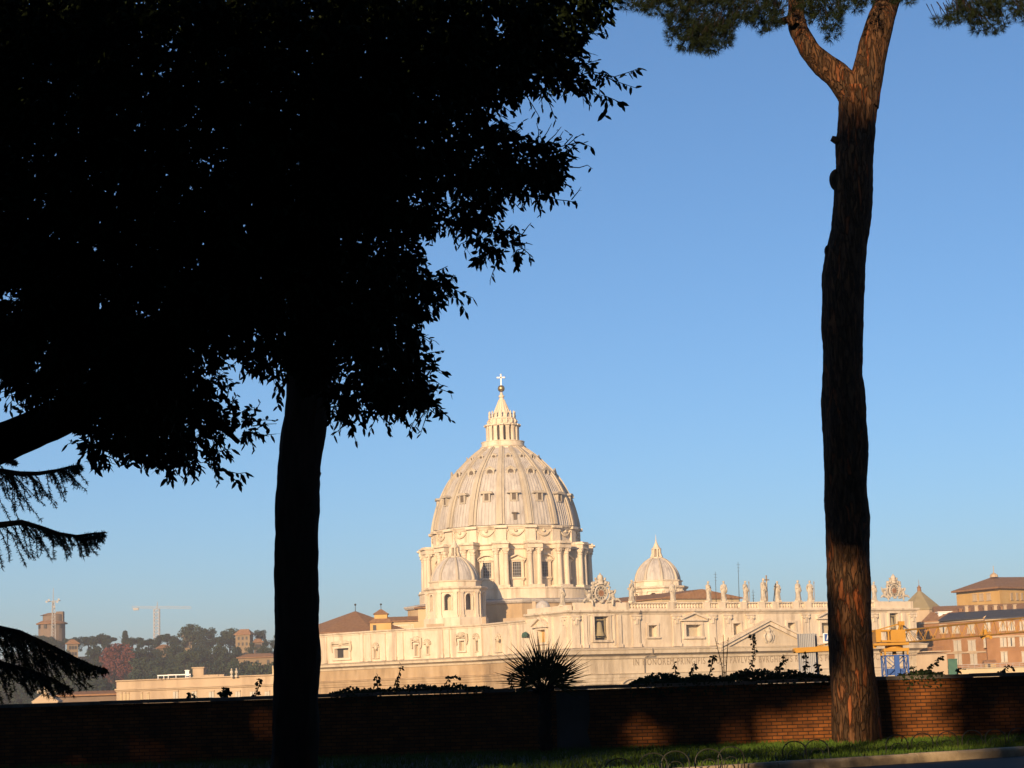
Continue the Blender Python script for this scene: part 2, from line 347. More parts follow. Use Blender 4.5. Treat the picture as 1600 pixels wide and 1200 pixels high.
# ================================================================== BASILICA
TH = R(30.5)
U = Vector((math.cos(TH), math.sin(TH), 0)); NN = Vector((math.sin(TH), -math.cos(TH), 0))   # along the front, out of the front
ZB = -28.0
A_ = P(890, 1000, 506); A_.z = 0
def kx(px, py=1000): r = ray(px, py); return r.x / r.y
def fs(px, off=0.0, py=1000):                       # distance along the front for a column of the photo
    o = A_ + NN * off; k = kx(px, py); return (k * o.y - o.x) / (U.x - k * U.y)
def fp(s, off=0.0, z=0.0): v = A_ + U * s + NN * off; v.z = z; return v
def fz(px, py, off=0.0): return zat(px, py, fp(fs(px, off, py), off).y)
WF = fs(1432)
def along(d0, px, d):                               # plan point
    p = P(px, 1000, d); return Vector((p.x, p.y, 0))
Q = A_ - NN * ((kx(824) * A_.y - A_.x) / (-NN.x + kx(824) * NN.y)); 
L1 = along(0, 754, 545); L2 = along(0, 686, 554); L3 = along(0, 590, 568); L4 = along(0, 496, 586); L5 = along(0, 452, 595)
FLANK = [L5, L4, L3, L2, L1, Q]
B_ = fp(WF); B2 = B_ - NN * 20
Z_AT = fz(945, 953)            # top of attic cornice
Z_LE = fz(945, 1025)           # underside of main cornice
Z_LT = fz(945, 1015)
Z_BAL = fz(1008, 941)
Z_FLK = zat(758, 975, L1.y)    # flank attic top
Z_FLL = zat(758, 1029, L1.y)
Z_FR = fz(1008, 1052)

bas = empty('basilica', (A_ + U * 50 - NN * 60).to_tuple()[:2] + (ZB,), 'huge pale travertine basilica with a great ribbed dome and two smaller domes', 'church')

def wall(mb, p0, p1, z0, z1, ops, depth=1.2):
    """vertical wall p0->p1 seen from its right, ops: (s0, s1, za, zb)"""
    p0 = Vector((p0[0], p0[1], 0)); d = Vector((p1[0], p1[1], 0)) - p0; Lw = d.length; d.normalize(); nin = Vector((-d.y, d.x, 0))
    S = sorted(set([0, Lw] + [v for o in ops for v in o[:2]])); Z = sorted(set([z0, z1] + [v for o in ops for v in o[2:4]]))
    pt = lambda s_, z_, o_=0: p0 + d * s_ + nin * o_ + Vector((0, 0, z_))
    for i in range(len(S) - 1):
        for j in range(len(Z) - 1):
            sm, zm = (S[i] + S[i + 1]) / 2, (Z[j] + Z[j + 1]) / 2
            if any(o[0] < sm < o[1] and o[2] < zm < o[3] for o in ops): continue
            mb.add([pt(S[i], Z[j]), pt(S[i + 1], Z[j]), pt(S[i + 1], Z[j + 1]), pt(S[i], Z[j + 1])], [(0, 1, 2, 3)])
    for s0, s1, za, zb in [o[:4] for o in ops]:
        for q in ([(s0, za), (s0, zb)], [(s1, zb), (s1, za)], [(s0, zb), (s1, zb)], [(s1, za), (s0, za)]):
            (a, c), (e, f_) = q
            mb.add([pt(a, c), pt(e, f_), pt(e, f_, depth), pt(a, c, depth)], [(0, 1, 2, 3)])
def frame_at(p0, p1, px, py0, py1, hw_px, dz=1.2):
    d = Vector((p1[0] - p0[0], p1[1] - p0[1], 0)); Lw = d.length; d.normalize(); k = kx(px, (py0 + py1) / 2)
    s = (k * p0[1] - p0[0]) / (d.x - k * d.y); D = p0[1] + d.y * s; hw = hw_px * mpp(D) / max(.35, d.x)
    return s, hw, zat(px, py1, D), zat(px, py0, D), d, D
def surround(mb, p0, d, s, hw, z0, z1, w_=.55, out=.3, sill=True):
    n_ = Vector((d.y, -d.x, 0)); p0 = Vector((p0[0], p0[1], 0)); ax = (d, n_, Vector((0, 0, 1)))
    for sg in (-1, 1): mb.box(p0 + d * (s + sg * (hw + w_ / 2)) + n_ * (out / 2) + Vector((0, 0, (z0 + z1) / 2)), (w_, out, z1 - z0), ax)
    mb.box(p0 + d * s + n_ * (out / 2 + .03) + Vector((0, 0, z1 + w_ / 2)), (2 * hw + 2 * w_, out + .06, w_), ax)
    if sill: mb.box(p0 + d * s + n_ * (out / 2 + .12) + Vector((0, 0, z0 - w_ * .4)), (2 * hw + 2.6 * w_, out + .3, w_ * .8), ax)
def pedim(mb, p0, d, s, hw, z, h, kind='tri', out=.9, th=.45, base=True):
    n_ = Vector((d.y, -d.x, 0)); p0 = Vector((p0[0], p0[1], 0)); ax = (d, n_, Vector((0, 0, 1)))
    pt = lambda a, zz, o=0: p0 + d * (s + a) + n_ * o + Vector((0, 0, zz))
    if kind == 'tri': arc = [(-hw, 0), (0, h), (hw, 0)]
    else: arc = [(hw * math.sin(t_) / math.sin(1.05), h * (math.cos(t_) - math.cos(1.05)) / (1 - math.cos(1.05))) for t_ in [(-1.05 + 2.1 * i / 10) for i in range(11)]]
    for i in range(len(arc) - 1):
        (a0, h0), (a1, h1) = arc[i], arc[i + 1]
        mb.ext([pt(a0, z + h0), pt(a1, z + h1), pt(a1, z + h1 + th), pt(a0, z + h0 + th)], n_ * out)
        mb.ext([pt(a0, z + .02), pt(a1, z + .02), pt(a1, z + h1), pt(a0, z + h0)], n_ * (out * .3))
    if base: mb.box(pt(0, z - th * .35, out * .42), (2 * hw, out * .84, th * .7), ax)

# ---- front (facade) : attic, frieze, lower wall
ops = []
def fop(px, py0, py1, hw): s, h_, z0, z1, d, D = frame_at(A_, B_, px, py0, py1, hw); ops.append((s - h_, s + h_, z0, z1)); return s, h_, z0, z1
w_bell1 = fop(939.5, 963, 1000, 11.5); w_sq1 = fop(1019.5, 977, 995, 7.0); w_ped1 = fop(1083, 976, 994.5, 12.5)
w_sq2 = fop(1151, 974, 993, 6.2); w_sq3 = fop(1236, 973, 991, 6.2); w_ped2 = fop(1293, 973, 991, 11); w_sq4 = fop(1345, 971, 988, 5.6); w_bell2 = fop(1396.5, 958, 987, 7.5)
wall_f = MB(); wall(wall_f, A_, B_, Z_LT, Z_AT - 1.2, ops, 1.6)
wlo = MB(); wall(wlo, A_, B_, ZB, Z_LT, [], 1)
wall(wall_f, B_, B2, ZB, Z_AT - 1.2, [], 1)
# south return of the front block (faces the flank side) with its own pedimented window
rops = []
s_, h_, z0_, z1_, d_, D_ = frame_at(Q, A_, 847, 984, 1004, 6.0); w_ret = (s_, h_, z0_, z1_); rops.append((s_ - h_, s_ + h_, z0_, z1_))
wall(wall_f, Q, A_, Z_LT, Z_AT - 1.2, rops, 1.2); wall(wlo, Q, A_, ZB, Z_LT, [], 1); wlo.build('lower_front_wall', M['stone2'], bas)
wall_f.build('front_wall', M['stone'], bas)
UP = Vector((0, 0, 1)); AXF = (U, NN, UP)
dQ = (A_ - Q).normalized(); nQ = Vector((dQ.y, -dQ.x, 0)); AXQ = (dQ, nQ, UP)

def recess(name, p0, d, s, hw, z0, z1, depth, m):
    n_ = Vector((-d.y, d.x, 0)); p0 = Vector((p0[0], p0[1], 0)); mb = MB()
    mb.box(p0 + d * s + n_ * (depth + .06) + UP * ((z0 + z1) / 2), (2 * hw + .2, .1, z1 - z0 + .2), (d, n_, UP))
    return mb.build(name, m, bas)
def window(p0, d, spec, depth, m, sur=True, ped=None, mull=False):
    s, hw, z0, z1 = spec
    wn = recess('window', p0, d, s, hw, z0, z1, depth, m)
    fb = MB()
    if sur: surround(fb, p0, d, s, hw, z0, z1, .16 * hw + .35, .35)
    if ped: pedim(fb, p0, d, s, hw * ped[0], z1 + ped[2], ped[1], ped[3], 1.1, .5)
    if fb.v: fb.build('window_frame', M['stone'], wn)
    return wn
for w_ in (w_sq1, w_sq2, w_sq3, w_sq4): window(A_, U, w_, 1.5, M['panel'])
for w_ in (w_ped1, w_ped2): window(A_, U, w_, 1.5, M['panel'], True, (1.75, 1.5, 1.3, 'tri'))
for w_ in (w_bell1, w_bell2):
    wn = window(A_, U, w_, 1.55, M['dark'])
    s, hw, z0, z1 = w_
    c = fp(s, -.95, z0); bb = MB()
    H = z1 - z0
    bb.lathe([(0, .78 * H), (hw * .18, .77 * H), (hw * .3, .70 * H), (hw * .36, .55 * H), (hw * .45, .36 * H), (hw * .62, .22 * H), (hw * .66, .17 * H), (0, .2 * H)], c, 20)
    bb.box(c + UP * (.86 * H), (hw * 1.9, .3, .3), AXF); bb.box(c + UP * (.12 * H), (hw * 1.9, .25, .22), AXF)
    bb.box(c + UP * .5 * H + U * hw * .78, (.25, .3, H), AXF); bb.box(c + UP * .5 * H - U * hw * .82, (.2, .3, H), AXF)
    bb.build('bell', M['olive'], wn, 40)
    if w_ is w_bell1:
        fb = MB(); surround(fb, A_, U, s, hw + 1.6, z0 - 1.4, z1 + .2, .35, .22, False); fb.build('window_moulding', M['stone'], wn)
window(Q, dQ, w_ret, 1.1, M['ochre'], True, (2.1, 1.9, .9, 'tri'))

# cornices swept round the block
pathF = [Q - dQ * 0.0, A_, B_, B2]
mb = MB(); t_ = Z_AT
mb.sweep([(0, t_ - 1.25), (.18, t_ - 1.2), (.3, t_ - .95), (.75, t_ - .55), (.95, t_ - .5), (1.0, t_ - .1), (.9, t_), (-1.5, t_ + .02)], pathF)
mb.build('attic_cornice', M['stone'], bas)
mb = MB(); t_ = Z_LT
mb.sweep([(0, Z_LE - .9), (.35, Z_LE - .8), (.5, Z_LE - .2), (1.3, Z_LE + .35), (2.0, Z_LE + .45), (2.1, t_ - .25), (2.3, t_ - .2), (2.35, t_ + .05), (0, t_ + .5)], pathF)
mb.build('main_cornice', M['stone2'], bas)
mb = MB(); zf = Z_FR
mb.sweep([(0, zf - 2.6), (.3, zf - 2.5), (.32, zf - 1.8), (.45, zf - 1.75), (.47, zf - 1.0), (.6, zf - .95), (.62, zf - .2), (.8, zf), (0, zf + .12)], pathF)
mb.build('architrave', M['stone2'], bas)
# engraved dedication on the frieze
txt = bpy.data.curves.new('inscription', 'FONT'); txt.body = "IN HONOREM PRINCIPIS APOST PAVLVS V BVRGHESIVS ROMANVS PONT MAX AN MDCXII PONT VII"
txt.size = 2.3; txt.align_x = 'LEFT'; txt.extrude = .03; txt.space_character = 1.22
to = bpy.data.objects.new('inscription_tmp', txt); COL.objects.link(to)
dg = bpy.context.evaluated_depsgraph_get(); me = bpy.data.meshes.new_from_object(to.evaluated_get(dg)); bpy.data.objects.remove(to)
wx = max(v.co.x for v in me.vertices); s0_, s1_ = fs(989, 0, 1035), fs(1425, 0, 1035)
zt = fz(1000, 1039.5); ht = fz(1000, 1029) - zt
me.transform(Matrix.Diagonal(((s1_ - s0_) / wx, ht / max(v.co.y for v in me.vertices), 1, 1)))
me.transform(Matrix(((U.x, 0, NN.x, 0), (U.y, 0, NN.y, 0), (0, 1, 0, 0), (0, 0, 0, 1))))
o_ = fp(s0_, .04, zt) - bas.location; me.transform(Matrix.Translation(o_))
M['letter'] = mat('bronze_letters', [(.27, .21, .145), (.33, .26, .18)], .7, 1)
me.materials.append(M['letter']); io = bpy.data.objects.new('inscription', me); COL.objects.link(io); io.parent = bas

# attic pilasters with volute capitals, columns below
def pilaster(s, wd, z0, z1, out=.45, cap=True, p0=A_, d=U, name='pilaster', m='stone'):
    n_ = Vector((d.y, -d.x, 0)); ax = (d, n_, UP); o = Vector((p0[0], p0[1], 0)) + d * s; mb = MB()
    mb.box(o + n_ * (out / 2) + UP * ((z0 + z1) / 2), (wd, out, z1 - z0), ax)
    mb.box(o + n_ * (out / 2 + .08) + UP * (z0 + .45), (wd + .4, out + .2, .9), ax)
    if cap:
        mb.box(o + n_ * (out / 2 + .1) + UP * (z1 - .25), (wd + .6, out + .25, .45), ax)
        for sg in (-1, 1):
            c = o + d * (sg * wd * .36) + n_ * (out * .8) + UP * (z1 - .95)
            mb.tube([c - n_ * .3, c + n_ * .5], .42, 10)
        mb.box(o + n_ * (out + .12) + UP * (z1 - 1.7), (wd * .35, .35, 1.5), ax)
    return mb.build(name, M[m], bas)
for px in (899, 914, 968, 994, 1057, 1113, 1137, 1172, 1259, 1320, 1366, 1379, 1413, 1427):
    s = fs(px); pilaster(s, 2.3 if px not in (914, 968, 1379, 1413) else 1.1, Z_LT + .5, Z_AT - 1.26, .45, px not in (914, 968, 1379, 1413))
for px in (897, 965, 998, 1051, 1118, 1165, 1262, 1325, 1372, 1425):
    s = fs(px, 1.2); mb = MB(); c = fp(s, 1.0, 0)
    mb.lathe([(1.35, ZB + 2), (1.35, Z_FR - 6.2), (1.2, Z_FR - 5.6), (1.5, Z_FR - 5.2), (1.3, Z_FR - 4.6), (1.7, Z_FR - 3.6), (1.5, Z_FR - 3.5), (2.05, Z_FR - 2.9), (2.05, Z_FR - 2.62)], (c.x, c.y, 0), 20)
    mb.build('column', M['stone2'], bas, 40)
for px in (982, 1085, 1348):
    s = fs(px); mb = MB(); pedim(mb, A_, U, s, 3.0, fz(px, 1070), 1.4, 'seg', .9, .4); mb.build('lower_window_pediment', M['stone2'], bas)
# central pediment
sp_ = fs(1203, 2.6, 968); hwp = (fs(1278, 2.6, 1012) - fs(1125, 2.6, 1012)) / 2; zp0 = Z_LT + .06; zp1 = fz(1203, 970, 2.6)
mb = MB(); o_ = lambda a, z, o: fp(sp_ + a, o, z)
hh = zp1 - zp0
mb.ext([o_(-hwp + 1, zp0, .02), o_(hwp - 1, zp0, .02), o_(0, zp1 - 1.2, .02)], NN * 1.6); pb = mb.build('pediment', M['stone2'], bas)
mb = MB()
for sg in (-1, 1):
    for (th0, th1, ou) in ((-1.0, 0.0, 2.3), (0.0, .55, 2.9)):
        q = [o_(sg * hwp, zp0 + th0, 0), o_(0, zp1 + th0, 0), o_(0, zp1 + th1, 0), o_(sg * hwp, zp0 + th1, 0)]
        mb.ext(q if sg < 0 else q[::-1], NN * ou)
mb.build('raking_cornice', M['stone'], pb)
mb = MB(); c = o_(0, zp0 + hh * .36, 1.75)
mb.ball(c, (1.0, .6, 1.35)); mb.ball(c + UP * 1.75, (.7, .5, .6)); mb.ball(c + UP * 2.3, (.42, .4, .42))
for sg in (-1, 1):
    mb.tube([c + U * (sg * .9) + UP * 1.1, c + U * (sg * 1.5) + UP * .4, c + U * (sg * 1.3) - UP * .7, c + U * (sg * .7) - UP * 1.5], [.3, .34, .28, .18], 8)
    mb.tube([c - U * (sg * 1.4) + UP * 1.9, c + U * (sg * 1.2) - UP * 1.5], .17, 6)
mb.build('coat_of_arms', M['statue'], pb, 50)

# balustrade over the front
def balustrade(p0, p1, z0, z1, name='balustrade', step=.9, posts=()):
    p0 = Vector((p0[0], p0[1], 0)); d = Vector((p1[0], p1[1], 0)) - p0; Lw = d.length; d.normalize(); n_ = Vector((d.y, -d.x, 0)); ax = (d, n_, UP); mb = MB()
    mid = p0 + d * (Lw / 2); H = z1 - z0
    mb.box(mid + UP * (z0 + H * .1), (Lw, 1.0, H * .2), ax); mb.box(mid + UP * (z1 - H * .08), (Lw, .95, H * .16), ax)
    mb.box(mid + UP * (z0 + H * .5) - n_ * .25, (Lw, .12, H * .62), ax)
    k = int(Lw / step)
    for i in range(k):
        c = p0 + d * ((i + .5) * Lw / k); mb.lathe([(.2, z0 + H * .2), (.32, z0 + H * .38), (.14, z0 + H * .68), (.22, z1 - H * .16)], (c.x, c.y, 0), 6)
    for s in posts: mb.box(p0 + d * s + UP * ((z0 + z1) / 2), (2.2, 1.3, H + .1), ax)
    return mb.build(name, M['stone'], bas)
sx = [fs(px) for px in (985, 1370)]
balustrade(fp(sx[0], -.6), fp(sx[1], -.6), Z_AT, Z_BAL, posts=[fs(px) - sx[0] for px in (1051, 1107, 1131, 1165, 1193, 1215, 1247, 1266, 1318, 1345)])
# plain blocks under the clocks, return parapet
for a, c in ((900, 985), (1370, 1430)):
    s0, s1 = fs(a), fs(c); mb = MB(); mb.box(fp((s0 + s1) / 2, -.6, (Z_AT + Z_BAL) / 2), (s1 - s0, 1.2, Z_BAL - Z_AT), AXF); mb.build('parapet', M['stone'], bas)
mb = MB(); mb.box(Q.lerp(A_, .5) - nQ * .6 + UP * ((Z_AT + Z_BAL - .6) / 2), ((A_ - Q).length - .4, 1.0, Z_BAL - Z_AT - .6), AXQ)
mb.build('parapet', M['stone'], bas)

# ---- clocks with carved surrounds
def clock(px, py, rpx, hands):
    s = fs(px, 0, py); D = fp(s).y; r = rpx * mpp(D); c = fp(s, 0, zat(px, py, D)); ct = MB()
    ring = lambda rr, tr, o: [c + U * (rr * math.cos(t) * .98) + UP * (rr * math.sin(t)) + NN * o for t in [2 * math.pi * i / 40 for i in range(41)]]
    q = ring(r * 1.0, 0, 0)
    ct.ext([c + U * (r * 1.06 * math.cos(2 * math.pi * i / 40)) + UP * (r * 1.06 * math.sin(2 * math.pi * i / 40)) - NN * .9 for i in range(40)], NN * 1.25)
    ck = ct.build('clock', M['statue'], bas)
    mb = MB(); mb.tube(ring(r * 1.1, .3, .45), r * .13, 8, cap=False); mb.tube(ring(r * .98, .2, .5), r * .05, 6, cap=False); mb.build('clock_ring', M['statue'], ck, 60)
    mb = MB()
    for i in range(12):
        t = 2 * math.pi * i / 12; e = U * math.cos(t) + UP * math.sin(t); f_ = U * -math.sin(t) + UP * math.cos(t)
        for k in ((-1, 0, 1) if i % 3 == 0 else (-.5, .5)): mb.box(c + e * r * .74 + f_ * (k * r * .09) + NN * .38, (r * .30, r * .05, .05), (e, f_, NN))
    mb.build('clock_numerals', M['dark'], ck)
    mb = MB(); mb.ext([c + U * (r * .46 * math.cos(2 * math.pi * i / 28)) + UP * (r * .46 * math.sin(2 * math.pi * i / 28)) + NN * .36 for i in range(28)], NN * .12); mb.build('dial_centre', M['brickdial'], ck)
    mb = MB(); e = U * math.cos(hands) + UP * math.sin(hands); f_ = U * -math.sin(hands) + UP * math.cos(hands)
    mb.box(c + e * r * .3 + NN * .52, (r * .8, r * .07, .06), (e, f_, NN)); mb.build('clock_hand', M['gold'], ck)
    # carved surround: scrolls, wings, tiara, keys
    mb = MB(); V = lambda a, z, o=.2: c + U * (a * r) + UP * (z * r) + NN * o
    for sg in (-1, 1):
        mb.tube([V(sg * 1.15, -1.1), V(sg * 1.5, -.7), V(sg * 1.6, -.1), V(sg * 1.35, .5), V(sg * 1.6, .85), V(sg * 1.25, 1.1), V(sg * .95, 1.0)], [r * .24, r * .2, r * .17, r * .2, r * .22, r * .26, r * .16], 8)
        mb.ball(V(sg * 1.3, 1.45), (r * .34, r * .3, r * .3)); mb.ball(V(sg * .85, 1.6, .35), (r * .3, r * .3, r * .24)); mb.ball(V(sg * .55, 1.32, .5), (r * .3, r * .25, r * .2))
        mb.tube([V(sg * .3, 1.5), V(sg * .75, 1.95), V(sg * .8, 2.3)], [r * .16, r * .2, r * .12], 8); mb.ball(V(sg * .82, 2.15), r * .2)
        mb.ball(V(sg * 1.6, .3), (r * .2, r * .2, r * .28)); mb.ball(V(sg * 1.75, -.35), (r * .26, r * .2, r * .3)); mb.tube([V(sg * 1.0, -1.25), V(sg * 1.7, -1.2)], r * .2, 8)
    mb.ball(V(0, 2.3), (r * .46, r * .42, r * .52), 14, 10); mb.tube([V(0, 1.3), V(0, 1.95)], [r * .6, r * .42], 12); mb.tube([V(0, 1.82), V(0, 1.96)], [r * .56, r * .56], 14)
    mb.ball(V(0, 2.88), r * .13); mb.box(V(0, 1.25, .1), (2.2 * r, .9, .3 * r), AXF)
    mb.ball(V(0, -1.25, .45), (r * .35, r * .2, r * .22))
    for i in range(26):
        a = rnd.uniform(-1.7, 1.7); z = rnd.uniform(-1.2, 1.7)
        if a * a + z * z > 1.5: mb.ball(V(a * .92, z, rnd.uniform(.2, .6)), (r * rnd.uniform(.09, .2), r * .15, r * rnd.uniform(.09, .2)), 8, 6)
    mb.build('clock_surround', M['statue'], ck, 60)
    for sg in (-1, 1):                               # reclining angels at each side
        mb = MB()
        hip = V(sg * 2.2, -.95); ch = V(sg * 2.0, -.2)
        mb.tube([hip, V(sg * 2.15, -.6), ch, V(sg * 2.0, .02)], [r * .36, r * .3, r * .34, r * .14], 10)
        mb.ball(V(sg * 2.02, .28), (r * .17, r * .19, r * .22))
        mb.tube([hip, V(sg * 2.9, -.9, .5), V(sg * 3.3, -1.25, .6)], [r * .3, r * .2, r * .12], 8); mb.tube([hip, V(sg * 1.8, -1.15, .8), V(sg * 1.75, -1.75, .9)], [r * .3, r * .2, r * .13], 8)
        mb.tube([ch + UP * r * .1, V(sg * 2.4, .0, .4), V(sg * 2.6, .42, .5)], [r * .15, r * .12, r * .08], 8); mb.tube([ch, V(sg * 1.6, .1, .4)], [r * .15, r * .1], 8)
        mb.ext([V(sg * 2.1, .1, -.3), V(sg * 2.75, .65, -.3), V(sg * 2.6, -.1, -.3), V(sg * 2.3, -.5, -.3)][::sg], NN * .25)
        mb.build('angel', M['statue'], ck, 60)
clock(938, 927, 10.6, 2.2); clock(1396, 923, 8.8, 1.0)

# ---- flank (south side) attic
def segwin(i, px, py0, py1, hw): return frame_at(FLANK[i], FLANK[i + 1], px, py0, py1, hw)[:4]
flank_ops = {0: [], 1: [], 2: [], 3: [], 4: []}
def add_w(i, px, py0, py1, hw):
    q = segwin(i, px, py0, py1, hw); flank_ops[i].append((q[0] - q[1], q[0] + q[1], q[2], q[3])); return i, q
fw = [(add_w(1, 535, 1013, 1028, 12), 'dark'), (add_w(2, 652, 1007, 1025, 3.2), 'panel'), (add_w(3, 722.5, 1001, 1017, 4.2), 'panel')]
fn = [add_w(1, 597.5 - 9, 1012, 1028, 3.6), add_w(2, 669, 1007, 1022, 1.7), add_w(3, 746, 998, 1017, 1.8), add_w(4, 780, 999, 1018, 4.2)]
wl = MB(); wl2 = MB()
for i in range(5):
    wall(wl, FLANK[i], FLANK[i + 1], Z_FLL, Z_FLK - .9, flank_ops[i], .9); wall(wl2, FLANK[i], FLANK[i + 1], ZB, Z_FLL, [], 1)
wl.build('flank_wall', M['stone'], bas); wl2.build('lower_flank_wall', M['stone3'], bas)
for (i, q), kind in fw:
    d = (FLANK[i + 1] - FLANK[i]).normalized(); p0 = FLANK[i]
    wn = window(p0, d, q, .85, M['dark' if kind == 'dark' else 'panel'])
    s, hw, z0, z1 = q; mb = MB(); pedim(mb, p0, d, s, hw * 1.15 + .6, z1 + 1.0, .9, 'seg', .8, .4)
    n_ = Vector((d.y, -d.x, 0)); c = p0 + d * s + n_ * .5 + UP * (z1 + 1.5); mb.ball(c, (.9, .6, .8)); 
    for sg in (-1, 1):
        mb.tube([c + d * sg * .8, c + d * (sg * (hw + .9)) + UP * .1, c + d * (sg * (hw + 1.1)) - UP * 1.4, c + d * (sg * (hw + .75)) - UP * 2.6], [.4, .4, .3, .2], 8)
    mb.build('window_ornament', M['stone2'], wn, 50)
    if kind == 'dark':                               # dark backing stands for the shadow; a pale panel marks the lit part
        mb = MB(); n2 = -n_; mb.box(p0 + d * (s + hw * .48) + n2 * .45 + UP * (z0 + (z1 - z0) * .42), (hw * .95, .1, (z1 - z0) * .8), (d, n_, UP)); mb.build('pane', M['panel'], wn)
for i, q in fn:
    d = (FLANK[i + 1] - FLANK[i]).normalized(); p0 = FLANK[i]; n_ = Vector((d.y, -d.x, 0)); s, hw, z0, z1 = q
    nb = recess('niche', p0, d, s, hw, z0, z1, .8, M['stone2']); mb = MB(); surround(mb, p0, d, s, hw, z0, z1, .3, .25)
    c = p0 + d * s + n_ * .3 + UP * (z1 + .3)
    for k in range(7): a = math.pi * k / 6; mb.tube([c, c + d * (1.2 * math.cos(a)) + UP * (1.2 * math.sin(a)) + n_ * .2], [.12, .32], 6)
    mb.ball(c - UP * .3, (.5, .4, .7)); mb.build('niche_shell', M['stone2'], nb, 60)
mb = MB(); t_ = Z_FLK
mb.sweep([(0, t_ - .95), (.2, t_ - .9), (.25, t_ - .6), (.6, t_ - .35), (.7, t_ - .1), (.6, t_), (-1.5, t_ + .02)], FLANK); mb.build('flank_attic_cornice', M['stone'], bas)
mb = MB(); t_ = Z_FLL
mb.sweep([(0, t_ - 1.5), (.3, t_ - 1.4), (.5, t_ - .9), (1.3, t_ - .5), (1.9, t_ - .4), (2.0, t_ + .2), (2.2, t_ + .35), (0, t_ + .7)], FLANK); mb.build('flank_cornice', M['stone2'], bas)
mb = MB(); zf = zat(758, 1055, L1.y)
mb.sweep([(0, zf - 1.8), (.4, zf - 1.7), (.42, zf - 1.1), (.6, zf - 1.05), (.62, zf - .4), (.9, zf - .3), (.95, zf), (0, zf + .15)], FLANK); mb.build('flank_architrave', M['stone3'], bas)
for i, pxs in ((1, (509, 566, 578)), (2, (600, 617, 628)), (3, (690, 700, 757 - 6)), (4, (766, 797, 808))):
    for px in pxs:
        d = (FLANK[i + 1] - FLANK[i]).normalized(); k = kx(px); p0 = FLANK[i]; s = (k * p0.y - p0.x) / (d.x - k * d.y)
        pilaster(s, 1.3, Z_FLL + .75, Z_FLK - .96, .4, False, p0, d)
for px in (862, 884): 
    k = kx(px); s = (k * Q.y - Q.x) / (dQ.x - k * dQ.y); pilaster(s, 1.8, Z_LT + .5, Z_AT - 1.26, .4, px == 884, Q, dQ)
# green sheeting on a bracket beside the return
mb = MB(); c0 = P(803, 998, L1.y - 10); c1 = P(822, 992, Q.y - 1.5); mb.ext([c0, c1, c1 + UP * .9, c0 + UP * .5], Vector((.3, -1.6, -.4))); mb.build('green_awning', M['green'], bas)

M['pipe'] = mat('stained_pipe', [(.12, .10, .085), (.20, .17, .14)], .7, .8)
# rain pipe with its staining on the front
mb = MB(); s = fs(998.5); mb.tube([fp(s, 1.3, Z_AT - .3), fp(s, .25, Z_AT - 1.6), fp(s, .25, Z_LT + 3), fp(s + .3, .25, Z_LT + 1), fp(s + 1.0, .4, Z_LT + .6)], .16, 8)
mb.tube([fp(s + 2.6, 2.3, Z_LT + .1), fp(s + 2.6, 2.3, Z_LE + .2), fp(s + 1.3, .2, Z_LE - .6), fp(s + 1.3, .2, Z_FR + .1)], .15, 8)
mb.build('rain_pipe', M['pipe'], bas)

# ---- body and roofs behind the walls
back = [L5 - NN * 40, fp(WF, -20) - NN * 120]
mb = MB(); poly = [Q - nQ * .8 - dQ * .5, L1 + Vector((.3, 1, 0)), L2 + Vector((0, 1, 0)), L3 + Vector((0, 1, 0)), L4 + Vector((0, 1.2, 0)), L5 + Vector((0, 1.2, 0)), L5 + Vector((0, 60, 0)), Vector((120, 690, 0)), B_ - NN * 19 - U * 1]
poly = [(p.x, p.y) for p in poly[::-1]]
mb.prism(poly, Z_FLK - 2.5, Z_FLK - 1.3); mb.build('terrace_roof', M['tan'], bas)
mb = MB(); q = [A_ - NN * 1.7 + U * 1, B_ - NN * 1.7 - U * 1, B2 - U * 1 + NN, Q - nQ * 1.4 + U * .5]; mb.prism([(p.x, p.y) for p in q], Z_AT - 2.2, Z_AT - 1.3); mb.build('front_roof', M['tan'], bas)
def gable_roof(c, ax, la, lb, z0, zw, zr, mroof, mwall, name, hip=0.0, eave=.8, parent=bas):
    ax = Vector(ax).normalized(); bx = Vector((-ax.y, ax.x, 0)); c = Vector((c[0], c[1], 0))
    pt = lambda a, b_, z: c + ax * a + bx * b_ + UP * z
    o = None
    if zw > z0:
        mb = MB(); mb.box(pt(0, 0, (z0 + zw) / 2), (2 * la, 2 * lb, zw - z0), (ax, bx, UP)); o = mb.build(name, mwall, parent)
    mb = MB(); e = eave; A4 = [pt(-la - e, -lb - e, zw), pt(la + e, -lb - e, zw), pt(la + e, lb + e, zw), pt(-la - e, lb + e, zw)]
    r0, r1 = pt(-la - e + hip, 0, zr), pt(la + e - hip, 0, zr); lo = [p - UP * .35 for p in A4]
    mb.add(A4 + [r0, r1] + lo, [(0, 1, 5, 4), (2, 3, 4, 5), (1, 2, 5), (3, 0, 4), (6, 9, 8, 7), (0, 6, 7, 1), (1, 7, 8, 2), (2, 8, 9, 3), (3, 9, 6, 0)])
    return o, mb.build('roof', mroof, o or parent)
# nave roof, its gable end seen over the balustrade
rp = P(1095, 920.5, 585); zw = zat(1160, 933.5, 592); lb_ = 14.0
c = Vector((rp.x, rp.y, 0)) - NN * 24
gable_roof((c.x, c.y), -NN, 24, lb_, Z_FLK - 2, zw, rp.z, M['brown'], M['ochre2'], 'nave', eave=.7)
mb = MB(); g0 = Vector((rp.x, rp.y, 0)) + NN * .02
mb.ext([g0 - U * lb_ + UP * zw, g0 + U * lb_ + UP * zw, g0 + UP * (rp.z - .35)], -NN * .5); mb.build('nave_gable', M['ochre2'], bas)

